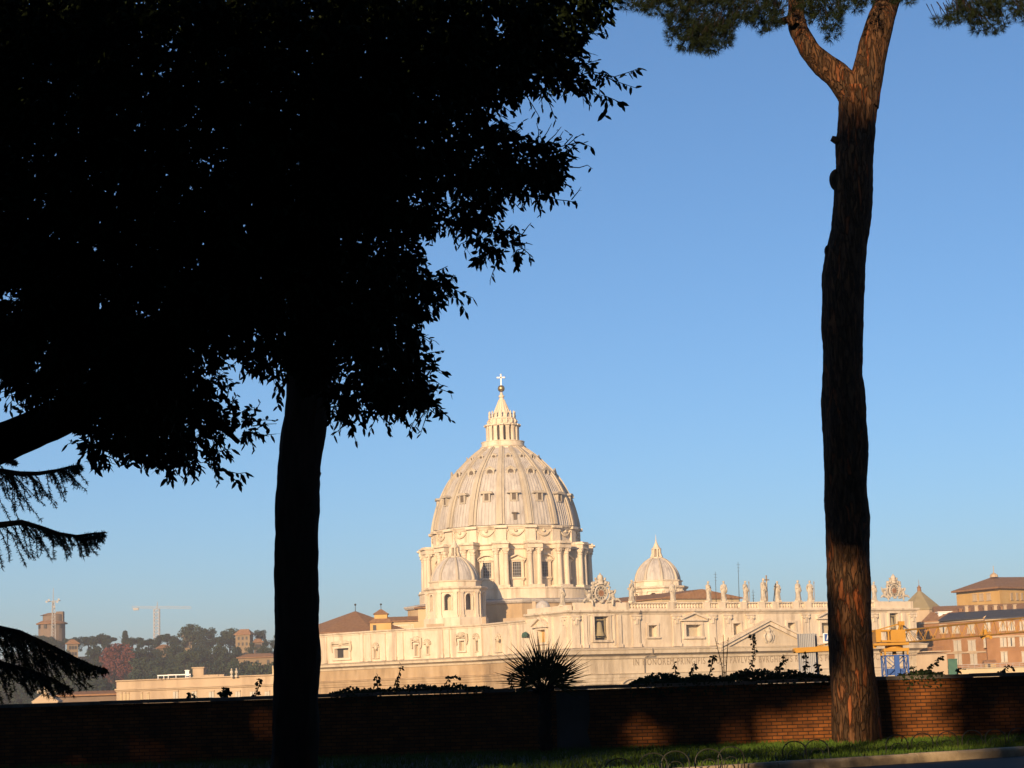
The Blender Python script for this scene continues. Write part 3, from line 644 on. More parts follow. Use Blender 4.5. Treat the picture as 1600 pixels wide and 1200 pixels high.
# ---- great dome
DC = 655.0; _c = P(790, 832, DC); CX, CY = _c.x, _c.y; K = mpp(DC)
def zc(py, px=None): return zat(790 - (832 - py) * .0314 if px is None else px, py, DC)
def rad(a, r, z=0, c=(None, None)):
    cx, cy = (CX, CY) if c[0] is None else c
    return Vector((cx + r * math.sin(a), cy - r * math.cos(a), z))
def raxes(a): e = Vector((math.sin(a), -math.cos(a), 0)); return (Vector((math.cos(a), math.sin(a), 0)), e, UP)
BA = [R(30.5 + 11.25 + 22.5 * k) for k in range(16)]
WA = [R(30.5 + 22.5 * k) for k in range(16)]
prof = [(117.5, 829), (116.5, 822), (114.5, 812), (111, 798), (107, 786), (101.5, 774), (95.5, 762), (88, 750), (79.5, 740), (70, 730), (60.5, 720.5), (49, 710.5), (36, 701)]
def cr_spline(p, n=5):
    out = []
    for i in range(len(p) - 1):
        p0, p1, p2, p3 = p[max(i - 1, 0)], p[i], p[i + 1], p[min(i + 2, len(p) - 1)]
        for k in range(n):
            t = k / n
            out.append(tuple(.5 * (2 * b_ + (c_ - a_) * t + (2 * a_ - 5 * b_ + 4 * c_ - d_) * t * t + (3 * b_ - a_ - 3 * c_ + d_) * t ** 3) for a_, b_, c_, d_ in zip(p0, p1, p2, p3)))
    return out + [p[-1]]
DP = cr_spline([((h_ - 3.5) * K, zc(y_)) for h_, y_ in prof], 3)      # shell (r, z)
mb = MB(); mb.lathe(DP, (CX, CY, 0), 128); 
for a in WA:                                         # standing seams of the lead sheets
    for da in (-7.0, -4.2, -1.5, 1.5, 4.2, 7.0):
        aa = a + R(da); vs = []
        for r, z in DP[:-4]:
            e = raxes(aa); q = rad(aa, r - .03, z); vs += [q - e[0] * .11, q - e[0] * .11 + e[1] * .22, q + e[0] * .11 + e[1] * .22, q + e[0] * .11]
        n_ = len(DP) - 4
        mb.add(vs, [(i * 4 + j, i * 4 + j + 1, i * 4 + j + 5, i * 4 + j + 4) for i in range(n_ - 1) for j in range(3)])
dome = mb.build('main_dome', M['lead'], bas, 50)
for a in BA:                                         # sixteen double ribs
    mb = MB()
    for wd, ou, o2 in ((1.35, .55, 0), (.55, 1.05, -.02)):
        vs = []
        for i, (r, z) in enumerate(DP):
            e = raxes(a); f_ = .38 + .62 * r / DP[0][0]
            r2, z2 = DP[min(i + 1, len(DP) - 1)]; r1, z1 = DP[max(i - 1, 0)]
            nrm = Vector((z2 - z1, 0, r1 - r2)).normalized(); up_ = e[1] * nrm.x + UP * nrm.z
            q = rad(a, r, z) - up_ * .1; w2 = wd * f_
            vs += [q - e[0] * w2, q - e[0] * w2 + up_ * (ou * f_ + .1), q + e[0] * w2 + up_ * (ou * f_ + .1), q + e[0] * w2]
        mb.add(vs, [(i * 4 + j, i * 4 + j + 1, i * 4 + j + 5, i * 4 + j + 4) for i in range(len(DP) - 1) for j in range(3)])
    mb.build('rib', M['rib'], dome)
def proj_y(v):
    d = Vector(v) - CAM; return 600 - FPX * d.dot(_up) / d.dot(_fw)
def on_shell(py):
    best = min(range(len(DP) * 10 - 10), key=lambda k: abs(proj_y(rad(R(7), *shell(k / 10))) - py)); return shell(best / 10)
def shell(t): i = min(int(t), len(DP) - 2); q = t - i; return DP[i][0] * (1 - q) + DP[i + 1][0] * q, DP[i][1] * (1 - q) + DP[i + 1][1] * q
tiers = [(776, 1.15, 2.3, 'hood'), (737, 1.25, 2.0, 'round'), (713, .75, 1.3, 'round')]
for py, hw, hh_, kind in tiers:
    r, z = on_shell(py)
    for a in WA:
        e = raxes(a); c = rad(a, r, z); mb = MB()
        if kind == 'hood':
            for sg in (-1, 1): mb.box(c + e[0] * sg * hw * .8 + e[1] * .2, (.5, 1.6, hh_), e)
            mb.ext([c + e[0] * -1.9 * hw + UP * hh_ * .5 - e[1] * .9, c + e[0] * 1.9 * hw + UP * hh_ * .5 - e[1] * .9, c + e[0] * 1.2 * hw + UP * (hh_ * .5 + .75) - e[1] * .9, c - e[0] * 1.2 * hw + UP * (hh_ * .5 + .75) - e[1] * .9], e[1] * 2.3)
            mb.box(c - UP * hh_ * .55 + e[1] * .2, (hw * 2.2, 1.4, .4), e)
        else:
            pts = [c + e[1] * .35 + e[0] * hw * math.cos(t) * 1.0 + UP * hw * math.sin(t) * .95 for t in [2 * math.pi * i / 16 for i in range(17)]]
            mb.tube(pts, hw * .3, 6, cap=False)
            mb.tube([c - e[0] * hw * 1.4 + UP * hw * .6 + e[1] * .3, c + UP * hw * 1.5 + e[1] * .4, c + e[0] * hw * 1.4 + UP * hw * .6 + e[1] * .3], hw * .25, 6)
            mb.tube([c - UP * hw * 1.2 + e[1] * .35, c - UP * hw * 2.2 + e[1] * .5], [hw * .7, hw * .2], 6)
        d_ = mb.build('dormer', M['rib'], dome)
        # opening
        ob_ = MB()
        if kind == 'hood': ob_.box(c + e[1] * .45, (hw * 1.2, .8, hh_ * .95), e)
        else: ob_.tube([c - e[1] * .6, c + e[1] * .32], hw * .78, 14)
        oo = ob_.build('dormer_opening', M['dim'], dome)
mb = MB(); a = WA[15]; r, z = on_shell(807); e = raxes(a); mb.box(rad(a, r, z), (1.0, 1.2, 1.9), e); mb.box(rad(a, r + .2, z + 1.2), (2.0, 1.4, .35), e); mb.build('hatch', M['dim'], dome)

# drum
ZD = zat(790, 820.5, DC - 24.6); Z_EN = zat(782, 848, 627); Z_CB = zat(785, 918, 627)
mb = MB(); RA = 23.9
mb.lathe([(RA - .4, Z_CB - 1), (RA - .4, Z_EN - 1.9), (RA + .4, Z_EN - 1.7), (RA + .5, Z_EN - .6), (RA + 1.2, Z_EN - .2), (RA + 1.2, Z_EN), (RA, Z_EN + .1), (RA, ZD - 1.3), (RA + .3, ZD - 1.2), (RA + .5, ZD - .7), (RA + 1.0, ZD - .3), (RA + 1.05, ZD), (RA + .2, ZD + .2), (RA - 1.2, ZD + .3)], (CX, CY, 0), 128)
drum = mb.build('drum', M['stone'], bas, 40)
mb = MB()
mb.lathe([(28.9, Z_CB - 3.6), (28.9, Z_CB - .5), (29.3, Z_CB - .4), (29.3, Z_CB), (22, Z_CB + .02)], (CX, CY, 0), 96); mb.build('drum_plinth', M['stone'], drum, 40)
for a in BA:
    e = raxes(a); mb = MB()
    mb.box(rad(a, 25.0, (Z_CB + Z_EN) / 2 - .9), (3.3, 4.0, Z_EN - Z_CB - 1.8), e)
    mb.box(rad(a, 26.2, Z_EN - .95), (5.0, 5.0, 1.5), e); mb.box(rad(a, 26.4, Z_EN - .1), (5.7, 5.9, .45), e); mb.box(rad(a, 26.2, Z_EN + .35), (4.7, 4.9, .5), e)
    mb.box(rad(a, 26.0, Z_CB + .4), (5.4, 5.6, .8), e)
    for sg in (-1, 1):
        c = rad(a, 27.3) + e[0] * sg * 1.55
        mb.lathe([(1.05, Z_CB + .8), (.9, Z_CB + 1.5), (.88, Z_CB + 5), (.76, Z_EN - 3.6), (.95, Z_EN - 3.4), (.82, Z_EN - 3.1), (1.15, Z_EN - 2.3), (1.3, Z_EN - 1.75)], (c.x, c.y, 0), 12)
        mb.box(rad(a, 27.3, Z_EN - 2.1) + e[0] * sg * 1.55, (2.2, 2.0, .5), e); mb.ball(rad(a, 28.1, Z_EN - 2.45) + e[0] * (sg * 2.3), .42, 8, 6)
    mb.build('buttress', M['stone'], drum, 40)
    mb = MB(); mb.box(rad(a, RA + .25, (Z_EN + ZD) / 2 - .5), (3.4, .9, ZD - Z_EN - 1.4), e); mb.box(rad(a, RA + .7, ZD - .45), (4.0, 1.6, .8), e); mb.build('attic_pier', M['stone'], drum)
zw0, zw1, zwp = zat(801, 902, 632), zat(801, 878, 632), zat(801, 872.5, 632)
for i, a in enumerate(WA):
    e = raxes(a); r = RA - .35; mb = MB()
    mb.box(rad(a, r + .05, (zw0 + zw1) / 2), (2.7, .5, zw1 - zw0), e); wn = mb.build('window', M['dark'], drum)
    mb = MB()
    for sg in (-1, 1): mb.box(rad(a, r + .45, (zw0 + zw1) / 2 - .4) + e[0] * sg * 1.75, (.8, 1.0, zw1 - zw0 + 1.2), e); mb.box(rad(a, r + .5, zw1 + .6) + e[0] * sg * 2.2, (.7, 1.1, 1.1), e)
    mb.box(rad(a, r + .5, zw1 + .35), (4.6, 1.1, .8), e); mb.box(rad(a, r + .6, zw0 - .3), (4.6, 1.3, .6), e); mb.box(rad(a, r + .3, zw0 - 1.9), (3.9, .8, 2.4), e)
    p0 = rad(a, r) - e[0] * 10; pedim(mb, p0, e[0], 10, 2.9, zwp - .35, 1.35, 'tri' if i % 2 else 'seg', 1.7, .45); mb.build('window_frame', M['stone'], wn)
    mb = MB()
    for k in range(3): mb.box(rad(a, r + .33, (zw0 + zw1) / 2) + e[0] * (k - 1) * .68, (.09, .1, zw1 - zw0), e)
    for k in range(5): mb.box(rad(a, r + .34, zw0 + (k + .5) * (zw1 - zw0) / 5), (2.6, .1, .09), e)
    mb.build('glazing_bar', M['grey'], wn)
    # festoon on the attic
    mb = MB(); zc_ = (Z_EN + ZD) / 2 + .3
    pts = [rad(a + math.atan2(x_, RA) , RA + .3, zc_ + .9 - 1.5 * (1 - (x_ / 2.5) ** 2)) for x_ in [-2.5 + 5 * t / 10 for t in range(11)]]
    mb.tube(pts, [.16 + .22 * math.sin(math.pi * t / 10) for t in range(11)], 8)
    for sg in (-1, 1): mb.ball(rad(a + sg * 2.6 / RA, RA + .3, zc_ + 1.0), .4, 8, 6); mb.tube([rad(a + sg * 2.7 / RA, RA + .2, zc_ + 1), rad(a + sg * 3.0 / RA, RA + .2, zc_ - .8)], [.25, .1], 6)
    mb.ball(rad(a, RA + .35, zc_ + .9), (.55, .4, .5), 8, 6); mb.build('festoon', M['stone2'], drum, 60)
# square base of the crossing
mb = MB(); oct_ = [(CX + 33 * math.sin(R(30.5 + 22.5 + 45 * k)), CY - 33 * math.cos(R(30.5 + 22.5 + 45 * k))) for k in range(8)]
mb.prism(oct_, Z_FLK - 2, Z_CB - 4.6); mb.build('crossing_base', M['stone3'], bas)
mb = MB(); mb.sweep([(0, Z_CB - 5.4), (.8, Z_CB - 5.1), (1.2, Z_CB - 4.5), (1.2, Z_CB - 4.2), (-4.2, Z_CB - 3.3)], oct_, closed=True); mb.build('crossing_cornice', M['lead'], bas)

# lantern
def zl(py): return zc(py)
mb = MB()
lp = [(36, 703.5), (35.5, 701), (36.5, 700), (36.5, 698.8), (34, 698), (34, 692.5), (34.8, 692), (34.8, 691.2), (28, 691), (21, 690.8)]
mb.lathe([(a_ * K, zl(b_)) for a_, b_ in lp], (CX, CY, 0), 64); lan = mb.build('lantern', M['stone'], bas, 40)
mb = MB(); mb.lathe([(20 * K, zl(692)), (20 * K, zl(666))], (CX, CY, 0), 32); mb.build('lantern_opening', M['dark'], lan, 40)
mb = MB(); lp = [(21, 667.5), (27.2, 667), (27.8, 665.5), (28, 664.2), (22, 663.3), (21.5, 657), (22.5, 655.8), (21, 654), (17.5, 653.5), (15.2, 650), (12.6, 645), (9.6, 638), (6.6, 631), (4.4, 625), (3.2, 621.5), (4.6, 620.5), (4.6, 618.2), (2.6, 617.4), (2.2, 613.3)]
mb.lathe([(a_ * K, zl(b_)) for a_, b_ in lp], (CX, CY, 0), 48); mb.build('lantern_spire', M['stone'], lan, 35)
for a in BA:
    e = raxes(a); mb = MB()
    mb.box(rad(a, 22.8 * K, (zl(692) + zl(667)) / 2), (.62, 1.5, zl(667) - zl(692)), e)
    for sg in (-1, 1):
        c = rad(a, 25.0 * K) + e[0] * sg * .36; mb.lathe([(.34, zl(691)), (.27, zl(688)), (.25, zl(672)), (.36, zl(668.5)), (.4, zl(667.2))], (c.x, c.y, 0), 8)
    mb.box(rad(a, 25.6 * K, zl(665.6)), (1.35, 1.6, .5), e); mb.build('lantern_column', M['stone'], lan, 40)
    mb = MB(); c = rad(a, 20.6 * K); mb.lathe([(.42, zl(656)), (.2, zl(653.5)), (.34, zl(650)), (.16, zl(648)), (.28, zl(645.5)), (0, zl(642.5))], (c.x, c.y, 0), 8)
    mb.tube([rad(a, 22 * K, zl(662)), rad(a, 23.6 * K, zl(659)), rad(a, 21.6 * K, zl(656))], [.38, .3, .2], 6); mb.build('candelabrum', M['stone'], lan, 50)
    mb = MB(); mb.tube([rad(a, q * K, zl(y_)) for q, y_ in ((16, 652), (13, 645), (10, 638), (7, 631), (4.8, 625))], [.2, .17, .15, .12, .1], 5); mb.build('spire_rib', M['stone'], lan)
mb = MB(); mb.ball(rad(0, 0, zl(607.2)), 5.6 * K, 24, 16); mb.build('ball', M['gold'], lan, 80)
mb = MB(); mb.box(rad(0, 0, (zl(602) + zl(585.5)) / 2), (.42, .42, zl(585.5) - zl(602))); mb.box(rad(0, 0, zl(590)), (2.3, .42, .42))
for q in (rad(0, 1.15, zl(590)), ): pass
for sx_ in (-1.15, 1.15): mb.ball(Vector((CX + sx_, CY, zl(590))), .33, 8, 6)
mb.ball(Vector((CX, CY, zl(585.5))), .33, 8, 6); mb.build('cross', M['white'], lan)

# ---- minor domes
def arch_face(mb, p0, p1, z0, z1, hw, za, zs, depth):
    d = (p1 - p0); Lw = d.length; d.normalize(); nin = Vector((-d.y, d.x, 0)); m_ = Lw / 2
    pt = lambda s, z, o=0: Vector((p0.x, p0.y, 0)) + d * s + nin * o + UP * z
    arc = [(m_ + hw * math.cos(math.pi - math.pi * i / 12), zs + hw * math.sin(math.pi * i / 12)) for i in range(13)]
    mb.add([pt(0, z0), pt(m_ - hw, z0), pt(m_ - hw, zs), pt(0, zs)], [(0, 1, 2, 3)]); mb.add([pt(m_ + hw, z0), pt(Lw, z0), pt(Lw, zs), pt(m_ + hw, zs)], [(0, 1, 2, 3)])
    mb.add([pt(m_ - hw, z0), pt(m_ + hw, z0), pt(m_ + hw, za), pt(m_ - hw, za)], [(0, 1, 2, 3)])
    for i in range(12):
        (a, b_), (c, d2) = arc[i], arc[i + 1]; mb.add([pt(a, b_), pt(c, d2), pt(c, z1), pt(a, z1)], [(0, 1, 2, 3)]); mb.add([pt(a, b_), pt(c, d2), pt(c, d2, depth), pt(a, b_, depth)], [(0, 1, 2, 3)])
    mb.add([pt(0, zs), pt(m_ - hw, zs), pt(m_ - hw, z1), pt(0, z1)], [(0, 1, 2, 3)]); mb.add([pt(m_ + hw, zs), pt(Lw, zs), pt(Lw, z1), pt(m_ + hw, z1)], [(0, 1, 2, 3)])
    for s in (m_ - hw, m_ + hw): mb.add([pt(s, za), pt(s, zs), pt(s, zs, depth), pt(s, za, depth)], [(0, 1, 2, 3)])
def minor_dome(px, D):
    c2 = P(px, 920, D); c = (c2.x, c2.y); k = mpp(D); z_ = lambda py: zat(712, py, 607)
    FA = [R(30.5 + 45 * i) for i in range(8)]; CA = [R(30.5 - 22.5 + 45 * i) for i in range(8)]
    RO = 8.9; oc = [rad(a, RO, 0, c) for a in CA]
    mb = MB(); zb, zt = z_(966), z_(923)
    for i in range(8): arch_face(mb, oc[i], oc[(i + 1) % 8], zb, zt, 1.15, z_(955), z_(935.5), 1.0)
    dr = mb.build('minor_drum', M['stone'], bas)
    mb = MB(); mb.sweep([(0, zb - 3.5), (.9, zb - 3.4), (.9, zb - .4), (.6, zb), (0, zb + .02)], [(p.x, p.y) for p in oc], closed=True); mb.build('drum_base', M['stone'], dr)
    mb = MB(); mb.sweep([(0, zt - .9), (.35, zt - .8), (.4, zt - .1), (1.0, zt + .35), (1.1, zt + .75), (.9, zt + .9), (-1.0, zt + 1.0)], [(p.x, p.y) for p in oc], closed=True)
    ri = [(rad(a, RO - 1.0, 0, c)) for a in CA]; mb.sweep([(0, zt + .9), (0, z_(911)), (.35, z_(910)), (.35, z_(908.5)), (-.6, z_(908))], [(p.x, p.y) for p in ri], closed=True); mb.build('drum_entablature', M['stone'], dr)
    for a in CA:
        e = raxes(a)
        for sg in (-1, 1):
            mb = MB(); aa = a + sg * R(22.5); e2 = raxes(aa); q = rad(aa, RO * math.cos(R(22.5)) + .22, 0, c) - e2[0] * (sg * (RO * math.sin(R(22.5)) - .9))
            mb.box(q + UP * (zb + zt) / 2, (.95, .5, zt - zb - 1.0), e2); mb.box(q + UP * (zt - .9), (1.25, .75, .5), e2); mb.box(q + UP * (zb + .35), (1.25, .75, .7), e2); mb.build('pilaster', M['stone'], dr)
    mb = MB(); mb.lathe([(RO - 3.2, zb), (RO - 3.2, zt)], (c[0], c[1], 0), 16); mb.build('belfry_core', M['stone2'], dr)
    for a in FA:                                     # moulded arch frames
        e = raxes(a); mb = MB(); o = rad(a, RO * math.cos(R(22.5)) + .1, 0, c); hw = 1.3
        pts = [o - e[0] * hw + UP * z_(955)] + [o + e[0] * (hw * math.cos(math.pi - math.pi * t / 10)) + UP * (z_(935.5) + hw * math.sin(math.pi * t / 10)) for t in range(11)] + [o + e[0] * hw + UP * z_(955)]
        mb.tube(pts, .2, 6); mb.build('arch_frame', M['stone'], dr)
    sp = cr_spline([((h_) * mpp(607), z_(y_)) for h_, y_ in ((36.5, 908), (36, 903), (33.5, 895), (29, 887), (22, 879), (14, 873), (8, 870.5))], 4)
    mb = MB(); mb.lathe(sp, (c[0], c[1], 0), 64)
    sh = mb.build('minor_dome', M['lead'], bas, 50)
    for a in CA:
        mb = MB(); e = raxes(a)
        for i in range(len(sp) - 1):
            pass
        mb.tube([rad(a, r + .05, z, c) for r, z in sp], [.5 * (.35 + .65 * r / sp[0][0]) for r, z in sp], 6); mb.build('rib', M['rib'], sh, 50)
    for a in FA:
        mb = MB()
        for da in (-9, 0, 9): mb.tube([rad(a + R(da), r + .0, z, c) for r, z in sp[:-3]], .12, 4)
        mb.build('seam', M['lead'], sh)
    # lantern
    la = MB(); kk = mpp(607)
    la.lathe([(q * kk, z_(y_)) for q, y_ in ((10.5, 872), (10.5, 869.5), (7.2, 868.8), (4.4, 868.6))], (c[0], c[1], 0), 24)
    la.lathe([(q * kk, z_(y_)) for q, y_ in ((5, 856.5), (8.2, 856), (8.2, 854.5), (6.4, 854), (4.6, 851), (3.0, 847.5), (1.4, 844), (1.0, 842.5), (1.5, 841.5), (.6, 840.5), (.3, 832), (0, 831.5))], (c[0], c[1], 0), 24)
    lo = la.build('minor_lantern', M['stone'], sh, 35)
    mb = MB(); mb.lathe([(4.2 * kk, z_(869)), (4.2 * kk, z_(856))], (c[0], c[1], 0), 16); mb.build('lantern_core', M['dark'], sh)
    for a in CA:
        mb = MB(); mb.box(rad(a, 6.0 * kk, (z_(869) + z_(856)) / 2, c), (.42, .85, z_(856) - z_(869)), raxes(a)); mb.tube([rad(a, 9.5 * kk, z_(869.5), c), rad(a, 8.3 * kk, z_(865), c), rad(a, 6.8 * kk, z_(862), c)], [.3, .22, .12], 6); mb.build('lantern_pier', M['stone'], sh)
minor_dome(711.5, 607); minor_dome(1028, 640)

# ---- statues on the front
def figure(seed, pose, holds=None):
    rr = random.Random(seed); mb = MB(); n = 20
    prof = [(0, .82, .70), (.25, .86, .74), (.8, .76, .66), (1.5, .70, .60), (2.2, .74, .60), (2.8, .74, .56), (3.3, .62, .50), (3.8, .72, .52), (4.2, .86, .52), (4.45, .80, .44), (4.62, .42, .34), (4.75, .22, .24), (4.86, .20, .22), (4.98, .27, .30), (5.15, .32, .36), (5.35, .31, .36), (5.52, .22, .26), (5.6, .04, .05)]
    ph = rr.uniform(0, 6); sway = rr.uniform(-.16, .16); vs = []
    for z, a, b_ in prof:
        fold = .10 * max(0, 1 - z / 3.9) + .02
        cx = sway * math.sin(z * 1.1); cy = -.10 if z > 4.9 else 0
        for k in range(n):
            t = 2 * math.pi * k / n; f_ = 1 + fold * math.sin(5 * t + ph + z * .5) + fold * .6 * math.sin(9 * t - ph + z)
            if 4.95 < z < 5.4 and abs(t - 1.5 * math.pi) < .2: f_ *= 1.16          # nose and beard
            vs.append((cx + a * f_ * math.cos(t), cy + b_ * f_ * math.sin(t), z))
    m_ = len(prof); mb.add(vs, [(i * n + k, i * n + (k + 1) % n, (i + 1) * n + (k + 1) % n, (i + 1) * n + k) for i in range(m_ - 1) for k in range(n)] + [tuple(range(n - 1, -1, -1)), tuple(range((m_ - 1) * n, m_ * n))])
    for sg, (ex, ez, hx, hy, hz) in zip((-1, 1), pose):
        mb.tube([(sg * .62, 0, 4.25), (sg * (.62 + ex), -.1, ez), (sg * hx, -hy, hz), (sg * hx * 1.02, -hy - .12, hz + .12)], [.27, .23, .15, .09], 8)
        mb.tube([(sg * (.62 + ex) * .98, -.05, ez + .2), (sg * (.5 + ex), .0, ez - .9)], [.26, .12], 6)
        mb.tube([(sg * hx * 1.02, -hy - .1, hz + .1), (sg * hx * 1.05, -hy - .2, hz + .32)], [.1, .05], 6)
    # mantle thrown across the chest
    mb.tube([(-.55, -.35, 4.3), (-.1, -.62, 3.4), (.5, -.55, 2.7), (.72, -.1, 2.2)], [.2, .26, .28, .16], 8)
    return mb
poses = [((.25, 3.3, .35, .55, 3.5), (.3, 3.2, .75, .5, 2.5)), ((.35, 3.4, .9, .5, 3.9), (.2, 3.2, .3, .6, 3.3)), ((.2, 3.2, .6, .55, 2.6), (.4, 3.6, 1.0, .4, 4.6)), ((.3, 3.3, .2, .6, 3.8), (.3, 3.3, .4, .6, 3.0))]
STAT = [(882, 0, 'ret', 'pale stone statue at the corner left of the left clock', None),
        (987, 1, '', 'pale stone statue just right of the left clock, before the right small dome', 'staff'),
        (1051, 2, '', 'pale stone statue overlapping the right edge of the right small dome', None),
        (1107, 3, '', 'pale stone statue left of the thin aerials, above the pedimented attic window', None),
        (1131, 0, '', 'slim pale stone statue on the balustrade, above the small square attic window', None),
        (1165, 1, '', 'pale stone statue with a thin staff, left of the statue holding the cross', 'staff'),
        (1193, 2, '', 'tallest pale stone statue, holding a large dark cross at the middle of the front', 'cross'),
        (1215, 3, '', 'pale stone statue with a dark leaning staff, right of the statue with the cross', 'lean'),
        (1247, 0, '', 'pale stone statue, the left one of the close pair nearest the pine trunk', None),
        (1266, 1, '', 'pale stone statue with staff, right one of the close pair nearest the pine trunk', 'staff'),
        (1366, 3, '', 'pale stone statue half hidden by the right edge of the pine trunk', None)]
for i, (px, ps, where, lab, hold) in enumerate(STAT):
    if where == 'ret': p = Q.lerp(A_, .82) - nQ * .6; zb = Z_BAL - .8
    else: s = fs(px, -.6, 930); p = fp(s, -.6); zb = Z_BAL
    root = empty('statue', (0, 0, 0), lab, 'statue', 'statues along the top of the church front')
    sc_ = 1.08 if hold == 'cross' else rnd.uniform(.93, 1.0)
    fb = figure(i + 3, poses[ps]); fb.v = [(x * sc_, y * sc_, z * sc_ + .35) for x, y, z in fb.v]; fb.build('figure', M['statue'], root, 60)
    mb = MB(); mb.box((0, 0, .175), (1.7, 1.3, .35)); mb.build('pedestal', M['stone'], root)
    if hold == 'cross':
        mb = MB(); mb.box((1.15, -.3, 3.75), (.3, .3, 6.8)); mb.box((1.15, -.31, 5.95), (2.1, .28, .3)); mb.build('cross', M['letter'], root)
    elif hold == 'staff':
        mb = MB(); sg = 1 if i % 2 else -1; mb.tube([(sg * .95, -.55, .36), (sg * 1.05, -.5, 5.6)], .09, 6); mb.tube([(sg * .8, -.5, 5.1), (sg * 1.3, -.5, 5.1)], .08, 6); mb.build('staff', M['letter'], root)
    elif hold == 'lean':
        mb = MB(); mb.tube([(-1.5, -.6, .2), (-.7, -.6, 5.0)], .14, 6); mb.tube([(-1.2, -.6, 4.2), (-.2, -.6, 3.9)], .12, 6); mb.build('staff', M['dark'], root)
    root.location = (p.x, p.y, zb); root.rotation_euler = (0, 0, TH + rnd.uniform(-.35, .35))
# thin aerials on the roof behind
for px, y0, y1, d, lab in ((1155, 938, 878, 570, 'tall thin aerial mast behind the statue with a staff'), (1119, 938, 893, 572, 'short thin aerial between two statues on the church front'), (1177, 935, 921, 575, 'small squat aerial behind the balustrade left of the cross')):
    q = P(px, y0, d); q1 = P(px - (y0 - y1) * .03, y1, d); mb = MB(); mb.tube([(q.x, q.y, Z_AT - 1.4), q, q1], [.12, .10, .05], 5)
    for k in range(3): z = q1.z - .8 - k * .9; mb.box((q1.x, q1.y, z), (1.1 - .2 * k, .06, .06))
    o = mb.build('aerial', M['iron'], None, origin=(q.x, q.y, Z_AT - 1.4)); tag(o, lab, 'aerial', 'aerials on the church roof')

# ---- buildings behind the flank roofline
def bld(name, lab, loc): return empty(name, loc, lab, 'building')
pz = P(545, 985, 625); r1 = bld('octagonal_building', 'building with a big brown pyramid roof behind the low left end of the church', (pz.x, pz.y, ZB))
zr = zat(556, 954, 635); zw = zat(545, 987, 618)
mb = MB(); cc = P(550, 985, 638); oc = [(cc.x + 19.5 * math.cos(R(22.5 + 45 * k)), cc.y + 19.5 * math.sin(R(22.5 + 45 * k))) for k in range(8)]
mb.prism(oc, ZB, zw - .3); mb.build('wall', M['ochre2'], r1)
mb = MB(); o2 = [(cc.x + (x - cc.x) * 1.07, cc.y + (y - cc.y) * 1.07) for x, y in oc]; mb.add([(x, y, zw - .3) for x, y in o2] + [(x, y, zw) for x, y in o2] + [(cc.x + 1.2, cc.y, zr)], [tuple(range(7, -1, -1))] + [(k, (k + 1) % 8, 8 + (k + 1) % 8, 8 + k) for k in range(8)] + [(8 + k, 8 + (k + 1) % 8, 16) for k in range(8)])
mb.build('roof', M['brown'], r1)
mb = MB(); mb.tube([(cc.x + 1.2, cc.y, zr - .2), (cc.x + 1.2, cc.y, zr + 2.2)], .1, 5); mb.ball((cc.x + 1.2, cc.y, zr + 2.0), .35, 8, 6); mb.build('finial', M['iron'], r1)
pz = P(596, 985, 610); r2 = bld('roof_turret', 'small ochre turret with two tiled tiers and a finial behind the church flank', (pz.x, pz.y, ZB))
k = mpp(610); ztA, ztB, ztC, ztD = zat(596, 972.5, 610), zat(596, 967, 610), zat(596, 959.5, 610), zat(597, 952, 610)
mb = MB(); mb.box((pz.x, pz.y, (ZB + ztA) / 2), (33 * k, 33 * k, ztA - ZB)); mb.build('wall', M['ochre'], r2)
mb = MB(); mb.lathe([(25 * k, ztA - .3), (26.5 * k, ztA), (17 * k, ztB)], (pz.x, pz.y, 0), 4, R(45), R(405)); mb.build('lower_roof', M['brown'], r2)
mb = MB(); mb.box((pz.x, pz.y, (ztB + ztC) / 2), (20 * k, 20 * k, ztC - ztB + .6)); mb.build('upper_wall', M['ochre'], r2)
mb = MB(); mb.lathe([(16 * k, ztC - .2), (17.5 * k, ztC), (2 * k, ztD), (0, ztD)], (pz.x, pz.y, 0), 4, R(45), R(405)); mb.build('upper_roof', M['brown'], r2)
mb = MB(); mb.tube([(pz.x, pz.y, ztD - .2), (pz.x, pz.y, ztD + 1.8)], .09, 5); mb.ball((pz.x, pz.y, ztD + 1.5), .32, 8, 6); mb.build('finial', M['iron'], r2)
mb = MB(); mb.box((pz.x - 9.5 * k, pz.y - 16.6 * k, zat(583, 981, 608)), (1.0, .3, 1.6)); mb.build('window', M['dark'], r2)
pz = P(640, 975, 640); r3 = bld('long_tiled_building', 'long low building with a brown tiled roof left of the left small dome', (pz.x, pz.y, ZB))
zw = zat(640, 968.5, 634); gable_roof((pz.x, pz.y + 4), (1, 0, 0), 14, 6, ZB, zw, zat(640, 963, 644), M['brown'], M['ochre2'], 'wall', parent=r3)
mb = MB(); z_ = zat(630, 980, 632)
for k in range(14): mb.tube([P(604 + k * 3.2, 984, 632), P(604 + k * 3.2, 977.5, 632)], .07, 4)
mb.tube([P(604, 977.5, 632), P(646, 976.2, 632)], .09, 4); mb.build('railing', M['white'], r3)
pz = P(655, 955, 632); r4 = bld('corner_block', 'narrow brown eaved block at the left edge of the great drum', (pz.x, pz.y, ZB))
gable_roof((pz.x + 3, pz.y), (1, 0, 0), 3.2, 4, ZB, zat(655, 950, 632), zat(655, 946.5, 632), M['brown'], M['ochre2'], 'wall', hip=2, eave=1.2, parent=r4)
